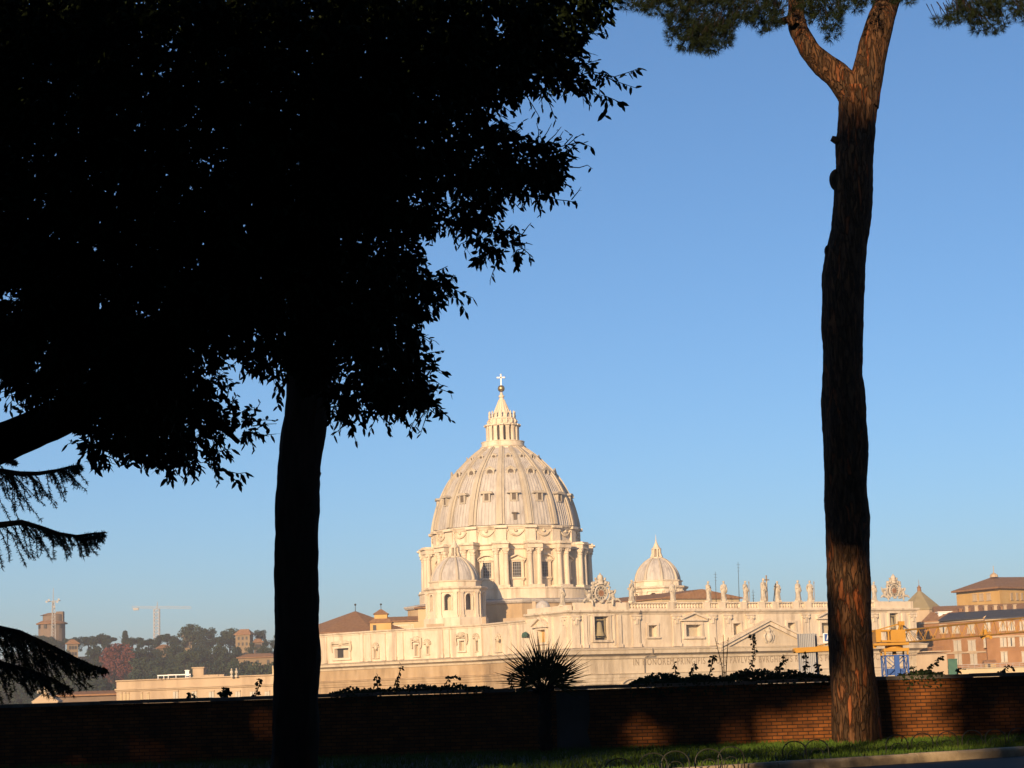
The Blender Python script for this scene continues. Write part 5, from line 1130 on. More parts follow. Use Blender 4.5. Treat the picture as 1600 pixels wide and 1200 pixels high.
def villa(px, py0, py1, hw, d, lab, roofm, wallm, ax=(1, .2, 0), hip=2.5):
    p = P(px, py1, d); k = mpp(d); r = bld('villa', lab, (p.x, p.y, gz(p.x, p.y))); zw = zat(px, py0 + (py1 - py0) * .28, d); zr = zat(px, py0, d)
    gable_roof((p.x, p.y), ax, hw * k, hw * k * .6, gz(p.x, p.y) - 3, zw, zr, roofm, wallm, 'wall', hip=hip, parent=r)
    axv = Vector(ax).normalized(); bx = Vector((-axv.y, axv.x, 0)); c0 = Vector((p.x, p.y, 0)) - bx * (hw * k * .6)
    for i in range(3):
        for zz in (zw - 2.2, zw - 5.4):
            mb = MB(); mb.box(c0 + axv * ((i - 1) * hw * k * .55) + UP * zz, (1.1, .25, 1.7), (axv, bx, UP)); mb.build('window', M['dark'], r)
villa(382, 983, 1012, 12, 1110, 'ochre villa with a tiled roof between trees near the right end of the hilltop', M['brown'], M['ochre3'], (1, -.25, 0))
villa(256, 1007, 1026, 9, 1010, 'bright ochre house showing between the trees below the distant crane', M['brown'], M['ochre3'], (1, .5, 0))
villa(403, 998, 1016, 6, 1080, 'pinkish house half hidden under the last hilltop tree', M['brown'], M['tan2'], (1, .3, 0), 1.5)
villa(113, 999, 1022, 8, 1040, 'ochre house half hidden by trees below the round tower', M['brown'], M['ochre3'], (1, .4, 0))
villa(404, 1021, 1042, 30, 860, 'wide pale villa with a low tiled roof just left of the dark trunk', M['brown'], M['ochre3'], (1, .05, 0), 4)
villa(293, 991, 1006, 7, 1130, 'pale flat house peeping out between the hilltop trees', M['tan2'], M['ochre3'], (1, .1, 0), .5)

# ---- trees on the hill
def crown_pts(kind, n, rr):
    """leaf-clump centres of one crown, unit scale (height 1)"""
    blobs = []
    if kind == 'umbrella':
        for i in range(22): a = rr.uniform(0, 6.28); q = math.sqrt(rr.random()) * .46; blobs.append((q * math.cos(a), q * math.sin(a), .76 + rr.uniform(-.10, .10) - q * .22, rr.uniform(.12, .19), .62))
    elif kind == 'cypress':
        for i in range(10): z = .12 + .85 * i / 10; blobs.append((rr.uniform(-.02, .02), rr.uniform(-.02, .02), z, .13 * (1 - abs(z - .4) * .9) + .02, 1.3))
    else:
        for i in range(22): a = rr.uniform(0, 6.28); z = rr.uniform(.22, .92); q = math.sqrt(rr.random()) * .36 * (1 - abs(z - .5) * 1.1); blobs.append((q * math.cos(a), q * math.sin(a), z, rr.uniform(.10, .19), .85))
    out = []
    for i in range(n):
        x, y, z, r, fl = rr.choice(blobs); v = Vector((rr.gauss(0, 1), rr.gauss(0, 1), rr.gauss(0, 1))).normalized() * r * (rr.random() ** .35); out.append((x + v.x, y + v.y, z + v.z * fl))
    return np.array(out)
def leaf_quads(c, size, rs, droop=0.0):
    n = len(c); a = rs.randn(n, 3); a /= np.linalg.norm(a, axis=1)[:, None]; b_ = rs.randn(n, 3); b_ -= a * (a * b_).sum(1)[:, None]; b_ /= np.linalg.norm(b_, axis=1)[:, None]
    s = size * (.6 + .8 * rs.rand(n))[:, None]; a = a * s; b_ = b_ * s * .7
    return np.stack([c - a, c + b_ * .8 - a * .2, c + a, c - b_ * .8 + a * .1], 1)
TREEV = {}
def tree_mesh(kind, m, v):
    key = (kind, v, m.name)
    if key not in TREEV:
        rr = random.Random(hash_(kind) + v * 17); rs = np.random.RandomState(v + 40)
        c = crown_pts(kind, 4200, rr); q = leaf_quads(c, .027, rs)
        TREEV[key] = (kind, q, m)
    return TREEV[key]
def hash_(s): return sum(ord(ch) * (i + 3) for i, ch in enumerate(s))
PROTO = {}
def hill_tree(px, py_top, d, h, kind, m, lab, group=None, v=0):
    key = (kind, m.name, v)
    p = P(px, py_top, d); gzz = gz(p.x, p.y); h = min(34, max(9, p.z - gzz + .3)); base = p.z - h
    if key not in PROTO:
        root = empty('hill_tree', (0, 0, 0)); _, q, _m = tree_mesh(kind, m, v)
        fastmesh('crown', q, 4, m, root)
        mb = MB(); mb.tube([(0, 0, -.6), (.01, 0, .2), (-.01, .01, .5), (.0, .0, .8)], [.035, .028, .022, .012], 7)
        for k in range(4): a = 1.57 * k + v; mb.tube([(0, 0, .45), (.14 * math.cos(a), .14 * math.sin(a), .68), (.25 * math.cos(a), .25 * math.sin(a), .78)], [.016, .011, .005], 5)
        mb.build('trunk', M['bark'], root); PROTO[key] = root
    else: root = copy_tree(PROTO[key])
    root.name = {'umbrella': 'umbrella_pine', 'cypress': 'cypress', 'round': 'broadleaf_tree'}[kind]
    root.location = (p.x, p.y, base); root.scale = (h, h, h); root.rotation_euler = (0, 0, rnd.uniform(0, 6.28))
    tag(root, lab, 'tree', group); return root
HA, HB, HR = M['hleaf']
GS = 'trees on the wooded hill'
HT = [
 (12, 990, 1130, 15, 'umbrella', HA, 'umbrella pine at the far left end of the hilltop'),
 (48, 988, 1100, 15, 'umbrella', HA, 'umbrella pine just left of the round tower'),
 (70, 990, 1090, 15, 'umbrella', HA, 'umbrella pine directly below the round tower'),
 (108, 992, 1100, 15, 'umbrella', HA, 'umbrella pine just right of the round tower'),
 (138, 990, 1120, 15, 'umbrella', HA, 'broad umbrella pine on the skyline between the round tower and the red tree'),
 (163, 986, 1120, 16, 'umbrella', HA, 'tall umbrella pine on the skyline above and left of the red tree'),
 (196, 985, 1130, 17, 'cypress', HA, 'small pointed dark tree on the skyline above the red tree'),
 (207, 992, 1110, 16, 'umbrella', HA, 'umbrella pine on the skyline left of the distant crane mast'),
 (232, 995, 1090, 16, 'umbrella', HA, 'umbrella pine below the left jib end of the distant crane'),
 (262, 985, 1120, 16, 'umbrella', HA, 'big dark umbrella pine right beside the distant crane mast'),
 (297, 974, 1130, 22, 'round', HB, 'loose pale green tree standing highest on the skyline'),
 (322, 980, 1120, 20, 'round', HA, 'large dark dome shaped tree right of the highest loose tree'),
 (346, 990, 1120, 15, 'umbrella', HA, 'dark umbrella pine left of the ochre hilltop villa'),
 (359, 981, 1130, 17, 'round', HB, 'thin pale tree beside the left corner of the ochre hilltop villa'),
 (407, 984, 1120, 18, 'round', HA, 'large round tree right of the ochre hilltop villa, last before the trunk'),
 (432, 990, 1120, 18, 'round', HA, 'round tree on the hilltop mostly behind the dark foreground trunk'),
 (183, 1004, 960, 25, 'round', HR, 'reddish brown autumn tree in the middle of the wooded hill'),
 (178, 1030, 930, 18, 'round', HR, 'lower rusty tree at the foot of the red autumn tree'),
 (150, 1010, 990, 24, 'round', HA, 'dark tree immediately left of the red autumn tree'),
 (130, 1030, 930, 20, 'round', HB, 'olive green tree left of and below the red autumn tree'),
 (95, 1015, 1000, 22, 'round', HA, 'dark round tree below the round tower behind the cedar fronds'),
 (100, 1045, 900, 16, 'round', HA, 'dark tree low on the slope behind the tip of the cedar frond'),
 (60, 1020, 960, 22, 'round', HA, 'dark tree seen through the cedar fronds'),
 (20, 1018, 960, 24, 'round', HA, 'dark tree behind the lowest cedar branch at the left edge'),
 (214, 1008, 990, 24, 'umbrella', HA, 'tall layered pine immediately right of the red autumn tree'),
 (226, 1026, 930, 22, 'round', HB, 'olive tree right of the red autumn tree, below the layered pine'),
 (212, 1048, 880, 14, 'round', HA, 'dark low tree above the left corner of the sandy building'),
 (274, 1005, 1000, 24, 'round', HA, 'dark tree right of the bright ochre house on the slope'),
 (250, 1026, 930, 20, 'round', HA, 'dark tree directly below the bright ochre house on the slope'),
 (262, 1042, 880, 15, 'round', HB, 'olive tree above the white pergola of the sandy building'),
 (292, 1015, 960, 24, 'round', HB, 'olive tree below the highest loose tree in mid slope'),
 (312, 1010, 980, 26, 'round', HA, 'tall dark tree in mid slope above the stair tower of the sandy building'),
 (310, 1034, 900, 17, 'round', HA, 'dark tree just behind the stair tower of the sandy building'),
 (338, 1008, 980, 24, 'round', HB, 'olive tree in mid slope left of the ochre hilltop villa'),
 (342, 1030, 920, 20, 'round', HA, 'dark tree in lower slope above the attic room of the sandy building'),
 (368, 1010, 1000, 20, 'round', HA, 'dark tree at the foot of the ochre hilltop villa'),
 (362, 1028, 900, 18, 'round', HB, 'olive tree left of the wide pale villa'),
 (388, 1032, 840, 15, 'round', HA, 'round tree in front of the wide pale villa'),
 (414, 1034, 838, 14, 'round', HB, 'small olive tree in front of the wide pale villa near the trunk'),
 (375, 1045, 830, 12, 'round', HA, 'low dark tree behind the two roof vases'),
 (240, 1048, 850, 13, 'round', HA, 'low dark tree behind the left end of the sandy building roof'),
 (285, 1046, 850, 13, 'round', HA, 'low dark tree behind the white chimney of the sandy building'),
 (415, 1008, 1000, 20, 'round', HB, 'olive tree below the pinkish house near the trunk'),
]
HT += [(72, 1052, 840, 14, 'round', HA, 'low dark tree behind the pale monument'),
 (104, 1056, 830, 14, 'round', HB, 'low olive tree between the pale monument and the rust coloured roof'),
 (132, 1054, 830, 14, 'round', HA, 'low dark tree just above the rust coloured roof'),
 (160, 1058, 825, 14, 'round', HA, 'low dark tree above the right end of the rust coloured roof'),
 (40, 1050, 845, 14, 'round', HA, 'low dark tree left of the pale monument'),
 (10, 1048, 845, 14, 'round', HB, 'low olive tree at the left edge below the cedar'),
 (118, 1001, 1075, 15, 'round', HA, 'round tree under the umbrella pines just right of the round tower'),
 (146, 999, 1085, 15, 'round', HA, 'round tree under the broad umbrella pine left of the red tree'),
 (168, 997, 1085, 15, 'round', HA, 'round tree directly behind the top of the red autumn tree'),
 (199, 999, 1085, 15, 'round', HB, 'round olive tree under the small pointed tree on the skyline'),
 (222, 1000, 1080, 15, 'round', HA, 'round tree right of the red autumn tree, high on the slope'),
 (243, 999, 1085, 15, 'round', HA, 'round tree at the foot of the distant crane mast'),
 (272, 996, 1085, 15, 'round', HA, 'round tree under the big dark umbrella pine beside the crane mast'),
 (345, 999, 1080, 15, 'round', HA, 'round tree at the left foot of the ochre hilltop villa'),
 (395, 1002, 1080, 15, 'round', HB, 'olive tree at the right foot of the ochre hilltop villa'),
 (88, 999, 1070, 15, 'round', HA, 'round tree at the foot of the pale aerial mast'),
 (268, 1014, 995, 15, 'round', HB, 'small olive tree overlapping the right side of the bright ochre house'),
 (242, 1014, 995, 15, 'round', HA, 'small dark tree overlapping the left side of the bright ochre house')]
for i, (px, py, d, h, kind, m, lab) in enumerate(HT): hill_tree(px, py, d, h, kind, m, lab, GS, i % 3)

# ================================================================== GARDEN WALL
wt = 1.5 + (1069.8 - 1055) * mpp(WD) + .0
gw = empty('brick_wall', (0, WD, 0), 'low dark brick garden wall with a stone coping across the whole foreground', 'wall')
X0, X1 = -26.0, 34.0
mb = MB(); mb.box(((X0 + X1) / 2, WD + .2, wt / 2 - .3), (X1 - X0, .4, wt + .42)); mb.build('brickwork', M['brick'], gw)
mb = MB(); x = X0
while x < X1:
    L_ = rnd.uniform(.75, 1.0); dz = rnd.uniform(-.008, .012); mb.box((x + L_ / 2 - .006, WD + .2 + rnd.uniform(-.008, .008), wt - .045 + dz), (L_ - .012, .54, .09)); x += L_
mb.build('coping', M['cope'], gw)
pp, qq = P(868, 1092, WD), P(921, 1092, WD)
mb = MB(); pts = [(pp.x, .1), (pp.x + .02, wt - .14), (qq.x - .02, wt - .12), (qq.x, .95), (qq.x - .08, .6), (qq.x + .03, .1)]
mb.ext([(x, WD - .03, z) for x, z in pts], Vector((0, .05, 0))); mb.build('plaster_patch', M['plaster'], gw)

# ---- border hoops on the verge
def hoop(px, py, bw=.27, hh_=.36):
    base = G(px, py, .155); mb = MB(); e = Vector((math.cos(.45), math.sin(.45), 0))
    for s, t in ((1, .011), (.52, .008)):
        pts = [base + e * (-bw * s) - UP * .05] + [base + e * (bw * s * math.cos(math.pi - math.pi * i / 12)) + UP * (hh_ * s * (.45 + .55 * math.sin(math.pi * i / 12))) for i in range(13)] + [base + e * (bw * s) - UP * .05]
        mb.tube(pts, t, 6)
    o = mb.build('border_hoop', M['iron'], None, origin=base)
    return tag(o, 'thin low wire hoop edging the grass verge in front of the brick wall', 'hoop', 'wire hoops edging the grass verge')
for px, py in ((968, 1222), (1021, 1211), (1056, 1207), (1108, 1203), (1143, 1199), (1242, 1188), (1277, 1185), (1402, 1176), (1442, 1173), (1481, 1170.5), (1520, 1168), (1556, 1166), (1592, 1164)): hoop(px, py)

# ---- leaves helpers
def leaf6(c, d, n_, L_, W_):
    """pointed six-sided leaves: base c, direction d, face normal n_ (arrays)"""
    s = np.cross(d, n_); s /= np.linalg.norm(s, axis=1)[:, None] + 1e-9
    L_ = L_[:, None]; W_ = W_[:, None]; bend = -np.array([[0, 0, 1.0]]) * L_ * .12
    return np.stack([c, c + d * L_ * .3 + s * W_ * .45, c + d * L_ * .68 + s * W_ * .40 + bend * .5, c + d * L_ + bend, c + d * L_ * .68 - s * W_ * .40 + bend * .5, c + d * L_ * .3 - s * W_ * .45], 1)
def unit(a): return a / (np.linalg.norm(a, axis=1)[:, None] + 1e-9)
def twig_leaves(bases, dirs, lens, per, leafL, rs, spread=.9, droop=.35):
    """alternating leaves along straight twigs"""
    n = len(bases); t = (np.arange(per)[None, :] + rs.rand(n, per)) / per
    c = bases[:, None, :] + dirs[:, None, :] * (lens[:, None] * t)[:, :, None]; c = c.reshape(-1, 3)
    r_ = unit(rs.randn(n * per, 3)); d = unit(np.repeat(dirs, per, 0) * .55 + r_ * spread + np.array([[0, 0, -droop]])); nn = unit(rs.randn(n * per, 3) + np.array([[0, 0, .6]]))
    L_ = leafL * (.7 + .6 * rs.rand(n * per)); return leaf6(c, d, nn, L_, L_ * (.36 + .16 * rs.rand(n * per)))

# ---- ivy and shoots on the wall
def shoot(px, pybase, pts_px, lab, dy=0, leafL=.085, n=None, bare=False, cat='climber', name='climbing_shoot', group=None):
    D = WD + .1 + dy; base = P(px, pybase, D); base.z = wt - .02; root = empty(name, base, lab, cat, group)
    path = [base] + [P(x, y, D + rnd.uniform(-.12, .12)) for x, y in pts_px]; mb = MB(); m_ = len(path)
    mb.tube(path, [.014 * (1 - .7 * i / (m_ - 1)) + .003 for i in range(m_)], 5); mb.build('stem', M['shoot'], root)
    tot = sum((path[i + 1] - path[i]).length for i in range(m_ - 1)); n = n or int(tot * 55); B = []; Dr = []
    for i in range(n):
        q = (i + rnd.random()) / n * (m_ - 1); k = min(int(q), m_ - 2); p = path[k].lerp(path[k + 1], q - k)
        B.append(tuple(p)); v = Vector((rnd.gauss(0, 1), rnd.gauss(0, .8), rnd.gauss(-.1, .6))).normalized(); Dr.append(tuple(v))
    B, Dr = np.array(B), np.array(Dr); nn = unit(nrs.randn(n, 3) + np.array([[0, -.8, .2]])); L_ = leafL * (.6 + .8 * nrs.rand(n)) * (.55 if bare else 1)
    fastmesh('leaves', leaf6(B + Dr * .02, Dr, nn, L_, L_ * .75), 6, M['ivy'] if not bare else M['shoot'], root); return root
SH = [
 (399, 1090, [(402, 1080), (406, 1068), (404, 1061)], 'leafy shoot on the wall just left of the dark trunk'),
 (589, 1085, [(590, 1074), (588, 1062), (590, 1054)], 'short dense shoot on the wall, left one of the pair under the church flank'),
 (617, 1085, [(620, 1070), (623, 1055), (627, 1040)], 'taller shoot on the wall, right one of the pair under the church flank'),
 (690, 1083, [(695, 1070), (703, 1058), (712, 1056), (718, 1062)], 'arching leafy shoot on the wall left of the fan palm'),
 (802, 1082, [(799, 1070), (798, 1060), (799, 1052)], 'shoot on the wall touching the left side of the fan palm'),
 (1056, 1075, [(1056, 1060), (1055, 1046), (1054, 1034)], 'slim upright shoot on the wall below the inscription start'),
 (1082, 1073, [(1081, 1060), (1083, 1047), (1086, 1034)], 'bushy shoot on the wall right of the slim upright shoot'),
 (1105, 1072, [(1108, 1055), (1112, 1040), (1114, 1024), (1116, 1036)], 'hook shaped shoot on the wall left of the bare stalks'),
 (1160, 1070, [(1168, 1050), (1176, 1036), (1179, 1015), (1176, 1000), (1175, 992)], 'tallest leafy shoot on the wall below the pediment peak'),
 (1205, 1066, [(1213, 1048), (1220, 1042), (1227, 1032), (1226, 1024)], 'spiky shoot on the wall left of the corrugated ballast'),
 (1259, 1062, [(1258, 1048), (1260, 1032), (1257, 1021)], 'thin shoot on the wall in front of the corrugated ballast'),
 (1279, 1062, [(1280, 1050), (1279, 1042), (1276, 1036)], 'short shoot on the wall at the left edge of the pine trunk'),
 (1425, 1056, [(1428, 1046), (1424, 1040)], 'low shoot on the wall right of the blue crane mast'),
 (1445, 1054, [(1452, 1044), (1462, 1036), (1470, 1026)], 'slanting thin shoot on the wall right of the blue crane mast'),
 (1495, 1051, [(1498, 1044), (1506, 1046)], 'small dark clump on the wall below the brick palace'),
 (1560, 1048, [(1575, 1041), (1583, 1045)], 'faint small clump on the wall near the right edge'),
 (352, 1090, [(346, 1084), (352, 1078), (358, 1084), (352, 1080)], 'small round dark clump on the wall below the sandy building'),
 (297, 1091, [(299, 1084), (304, 1087)], 'tiny sprig on the wall below the sandy building'),
]
for px, pb0, pts, lab in SH: shoot(px, pb0, pts, lab, n=150 if 'round dark' in lab else None, group=None)
for px, pts in ((1130, [(1128, 1040), (1117, 996)]), (1132, [(1131, 1040), (1130, 992)]), (1134, [(1135, 1040), (1138, 996)])):
    shoot(px, 1070, pts, 'leafless thin stalk on the wall, one of three before the left pediment slope', leafL=.05, n=14, bare=True, cat='stalk', name='bare_stalk', group='bare stalks on the wall')
def ivy(x0, x1, hgt, n, lab):
    a, c = P(x0, 1085, WD), P(x1, 1085, WD); root = empty('ivy', ((a.x + c.x) / 2, WD + .2, wt), lab, 'ivy'); L_ = c.x - a.x
    X = a.x + nrs.rand(n) * L_; env = np.array([max(.02, hgt * (.35 + .65 * (noise.noise(Vector((x * 2.2, 3.3, hgt))) + .5)) * min(1, (x - a.x) / .6 + .1, (c.x - x) / .6 + .1)) for x in X])
    B = np.stack([X, WD + .2 + nrs.randn(n) * .14, wt + env * nrs.rand(n) - .02], 1); front = nrs.rand(n) < .12; B[front, 1] = WD - .03 - nrs.rand(front.sum()) * .05; B[front, 2] = wt - nrs.rand(front.sum()) ** 2 * .3
    d = unit(nrs.randn(n, 3) + np.array([[0, -.3, .1]])); nn = unit(nrs.randn(n, 3) + np.array([[0, -.8, .5]])); s = .075 * (.6 + .8 * nrs.rand(n)); fastmesh('leaves', leaf6(B, d, nn, s, s * .85), 6, M['ivy'], root)
    mb = MB(); pts = [(a.x + L_ * i / 12, WD + .2 + rnd.uniform(-.08, .08), wt + rnd.uniform(0, .08)) for i in range(13)]; mb.tube(pts, .014, 5); mb.build('stem', M['shoot'], root)
ivy(985, 1300, .30, 4600, 'long dark ivy hedge on the wall between the palm and the pine trunk')
ivy(515, 770, .16, 1700, 'thin ragged ivy mat on the wall left of the fan palm')
ivy(1408, 1480, .16, 520, 'small ivy patch on the wall right of the crane mast')
mb = MB()

# ---- fan palm in front of the wall
DPm = 48.6; cp = P(850, 1077, DPm); pr = empty('fan_palm', (cp.x, DPm, .155), 'spiky fan palm standing against the wall under the great dome', 'palm')
mb = MB(); pts = [(cp.x + .02 * math.sin(i), DPm, .0 + i * cp.z / 14) for i in range(15)]; mb.tube(pts, [.13 + .02 * (i % 2) for i in range(15)], 10)
for i in range(160):
    z = rnd.uniform(.2, cp.z - .02); a = rnd.uniform(0, 6.28); c = Vector((cp.x + .12 * math.cos(a), DPm + .12 * math.sin(a), z)); e = Vector((math.cos(a), math.sin(a), 0)); mb.tube([c, c + e * .07 + UP * .07], [.025, .008], 4)
mb.build('trunk', M['bark'], pr)
FANS = [(-64, 1.05), (-52, 1.08), (-32, .95), (-18, 1.0), (-4, 1.02), (10, .95), (24, .98), (38, .98), (52, 1.08), (64, 1.05), (-38, .75), (16, .7), (44, .75), (-10, .75)]
for i, (deg, sc_) in enumerate(FANS):
    a = R(deg); sc_ *= 1.16 if abs(deg) < 30 else 1.06 if abs(deg) < 45 else .95; dirv = Vector((math.sin(a), rnd.uniform(-.45, .45), math.cos(a))).normalized()
    side = dirv.cross(Vector((rnd.uniform(-.35, .35), -1, .25))).normalized(); nrm = side.cross(dirv)
    pl_ = .24 * sc_; hub = cp + dirv * pl_; mb = MB(); mb.tube([cp - UP * .08, cp + dirv * pl_ * .5, hub], [.016, .012, .009], 5)
    ns = rnd.choice((13, 15, 17))
    for k in range(ns):
        b_ = R(-52 + 104 * k / (ns - 1)); sd = dirv * math.cos(b_) + side * math.sin(b_); Ls = (1.12 - .28 * abs(b_) / .9) * sc_ * rnd.uniform(.72, 1.10); wv = (nrm.cross(sd)) * .019
        fold = nrm * .010; m1 = hub + sd * Ls * .42; tipv = hub + sd * Ls + nrm * rnd.uniform(-.10, .10) - UP * rnd.choice((.01, .02, .05, .12))
        mb.add([hub, m1 - wv + fold, m1, m1 + wv + fold, tipv], [(0, 1, 2), (0, 2, 3), (1, 4, 2), (2, 4, 3)])
    mb.build('frond', M['palm'], pr)
mb = MB()
for i in range(90):
    a = rnd.uniform(0, 6.28); q = Vector((cp.x + .07 * math.cos(a), DPm + .07 * math.sin(a), cp.z + rnd.uniform(-.16, .05))); o = Vector((math.cos(a) * rnd.uniform(.1, .34), math.sin(a) * .2, rnd.uniform(.06, .34))); mb.tube([q, q + o * .6, q + o], [.02, .016, .008], 4)
mb.build('leaf_base', M['bark'], pr)

# ================================================================== FOREGROUND TREES
def trunk_mesh(mb, pts, rad, seg=36, step=.10, amp=.03, seed=0, freq=2.2, ridge=.02):
    """bark-roughened limb through centre points"""
    pts = [Vector(p) for p in pts]; n = len(pts); P3 = cr_spline([(p.x, p.y, p.z, r) for p, r in zip(pts, rad)], 16)
    path = [Vector(q[:3]) for q in P3]; rr = [q[3] for q in P3]; L_ = [0]
    for i in range(1, len(path)): L_.append(L_[-1] + (path[i] - path[i - 1]).length)
    m_ = max(6, int(L_[-1] / step)); out = []; j = 0
    for i in range(m_ + 1):
        s = L_[-1] * i / m_
        while j < len(L_) - 2 and L_[j + 1] < s: j += 1
        q = (s - L_[j]) / max(1e-6, L_[j + 1] - L_[j]); out.append((path[j].lerp(path[j + 1], q), rr[j] * (1 - q) + rr[j + 1] * q))
    t = (out[1][0] - out[0][0]).normalized(); a = (Vector((1, 0, 0)) - t * t.x).normalized(); vs = []
    for i, (c, r) in enumerate(out):
        t2 = out[min(i + 1, m_)][0] - out[max(i - 1, 0)][0]; t2 = t2.normalized(); a = (a - t2 * a.dot(t2)).normalized(); b_ = t2.cross(a)
        for k in range(seg):
            th = 2 * math.pi * k / seg; e = a * math.cos(th) + b_ * math.sin(th); q = c + e * r
            dn = amp * noise.noise(Vector((q.x * freq, q.y * freq, q.z * freq * .45 + seed))) + ridge * abs(noise.noise(Vector((e.x * 5.5 + seed, e.y * 5.5, q.z * 1.1)))) * 1.6 + .4 * ridge * noise.noise(Vector((q.x * 14, q.y * 14, q.z * 6)))
            vs.append(q + e * dn)
    mb.add(vs, [(i * seg + k, i * seg + (k + 1) % seg, (i + 1) * seg + (k + 1) % seg, (i + 1) * seg + k) for i in range(m_) for k in range(seg)] + [tuple(range(seg - 1, -1, -1)), tuple(range(m_ * seg, (m_ + 1) * seg))])
# --- right pine
DP_ = 48.9
pine = empty('stone_pine', (P(1340, 1170, DP_).x, DP_, 0), 'tall forked pine with reddish bark, its lower trunk sunlit, right of the church', 'tree')
out_ = [(1180, 1301, 1383), (1165, 1302.5, 1379), (1140, 1302, 1376), (1100, 1300, 1372), (1000, 1296, 1363), (900, 1293, 1358), (850, 1291.5, 1357), (700, 1287, 1355), (650, 1285, 1353), (550, 1286, 1348), (450, 1285.5, 1350), (400, 1292, 1352), (300, 1303, 1365), (250, 1306, 1364), (200, 1309, 1368), (165, 1311, 1371), (140, 1312, 1373)]
mb = MB(); pts = [P((l + r) / 2, y, DP_) for y, l, r in out_]; rad_ = [(r - l) / 2 * mpp(DP_) for y, l, r in out_]
trunk_mesh(mb, pts, rad_, 56, .06, .05, 1.5, 2.4, .034); 
for (px, py, r) in ((1303, 218, .07), (1302, 280, .19), (1364, 285, .12), (1313, 190, .12), (1356, 172, .12), (1290, 392, .12)):
    q = P(px, py, DP_ - .1)
    if r == .07: mb.tube([P(1318, 224, DP_), P(1306, 219, DP_ - .1), P(1299, 216, DP_ - .1)], [.12, .1, .07], 10)
    else: mb.ball(q + Vector((.10 if px < 1330 else -.12, .1, 0)), (r, r, r * 1.5), 14, 10)
tk = mb.build('trunk', M['pine'], pine, 60)
limbs = [[(1346, 165, .42), (1352, 130, .40), (1362, 85, .37), (1374, 40, .345), (1387, 0, .32), (1402, -60, .28), (1410, -140, .20)],
         [(1334, 155, .34), (1312, 122, .34), (1284, 98, .29), (1262, 74, .245), (1246, 40, .225), (1244, 0, .205), (1236, -60, .17), (1200, -140, .12)],
         [(1242, 36, .12), (1232, 30, .10), (1222, 34, .08)]]
for li in limbs:
    mb = MB(); trunk_mesh(mb, [P(x, y, DP_ + (.5 if i > 3 else 0) * (i - 3)) for i, (x, y, r) in enumerate(li)], [r for x, y, r in li], 28, .09, .03, 4.2); mb.build('limb', M['pine'], pine, 60)
# needle clumps: (px, py, half width, half height, tufts)
def needle_tufts(name, clumps, D, spreadD, root, L_=.16, blades=34, wN=.0048, rs=nrs, gnd=None):
    C, A = [], []
    for px, py, hw, hh_, n in clumps:
        for i in range(n):
            while True:
                u_, v_ = rs.uniform(-1, 1), rs.uniform(-1, 1)
                if u_ * u_ + v_ * v_ < 1: break
            d = D + rs.uniform(-1, 1) * spreadD; C.append(tuple(P(px + u_ * hw, py + v_ * hh_, d))); A.append((u_ * .6 + rs.randn() * .45, rs.randn() * .5, -v_ * .55 + rs.randn() * .4 + .1))
    C, A = np.array(C), unit(np.array(A)); n = len(C)
    d = unit(np.repeat(A, blades, 0) * .75 + unit(rs.randn(n * blades, 3)) * .85); b_ = np.repeat(C, blades, 0); L2 = (L_ * (.7 + .6 * rs.rand(n * blades)))[:, None]
    s = unit(np.cross(d, rs.randn(n * blades, 3))) * wN; q = np.stack([b_ - s, b_ + s, b_ + d * L2 + s * .3, b_ + d * L2 - s * .3], 1)
    fastmesh(name, q, 4, M['needle'], root); return C, A
CL = [(1095, 20, 58, 50, 330), (1080, 55, 38, 26, 170), (1110, 60, 36, 22, 130), (1045, 8, 45, 20, 150), (1000, 2, 40, 14, 90), (1140, 15, 40, 34, 150), (1180, 8, 40, 30, 130), (1195, 30, 20, 22, 55), (1210, 10, 30, 30, 90), (1285, 15, 34, 26, 110), (1300, 40, 16, 24, 50), (1270, 0, 26, 22, 90), (1330, 6, 22, 14, 45), (1350, -4, 20, 12, 40), (1415, -4, 24, 10, 45),
      (1530, 10, 34, 26, 120), (1545, 36, 30, 20, 75), (1500, 22, 26, 14, 55), (1480, 32, 20, 6, 20), (1575, 8, 36, 16, 85), (1605, 20, 20, 20, 40), (1250, -50, 200, 40, 500), (1500, -60, 160, 45, 420), (1000, -50, 150, 40, 350), (1350, -130, 330, 45, 700)]
C_, A_n = needle_tufts('foliage', CL, DP_, 1.8, pine)
mb = MB()
for i in range(0, len(C_), 3):
    c = Vector(C_[i]); hub = Vector((P(1390, -80, DP_ + 1).x, DP_ + .5, P(1390, -80, DP_).z)) if c.x > P(1330, 0, DP_).x else P(1240, -30, DP_ + .5)
    d = (hub - c); mb.tube([c, c + d.normalized() * min(.28, d.length) + Vector((rnd.uniform(-.15, .15), rnd.uniform(-.15, .15), .25))], [.004, .012], 4)
mb.build('twigs', M['bark'], pine)
mb = MB()
for x, y in ((1095, 12), (1180, 5), (1290, 8), (1530, 5), (1040, -5), (1560, -40), (1010, -40)):
    hub = P(1395, -70, DP_ + 1.2) if x > 1330 else P(1236, -60, DP_ + 1.4); e = P(x, y, DP_); mb.tube([hub, hub.lerp(e, .5) + UP * .5, e], [.10, .06, .02], 6)
mb.build('branches', M['pine'], pine)

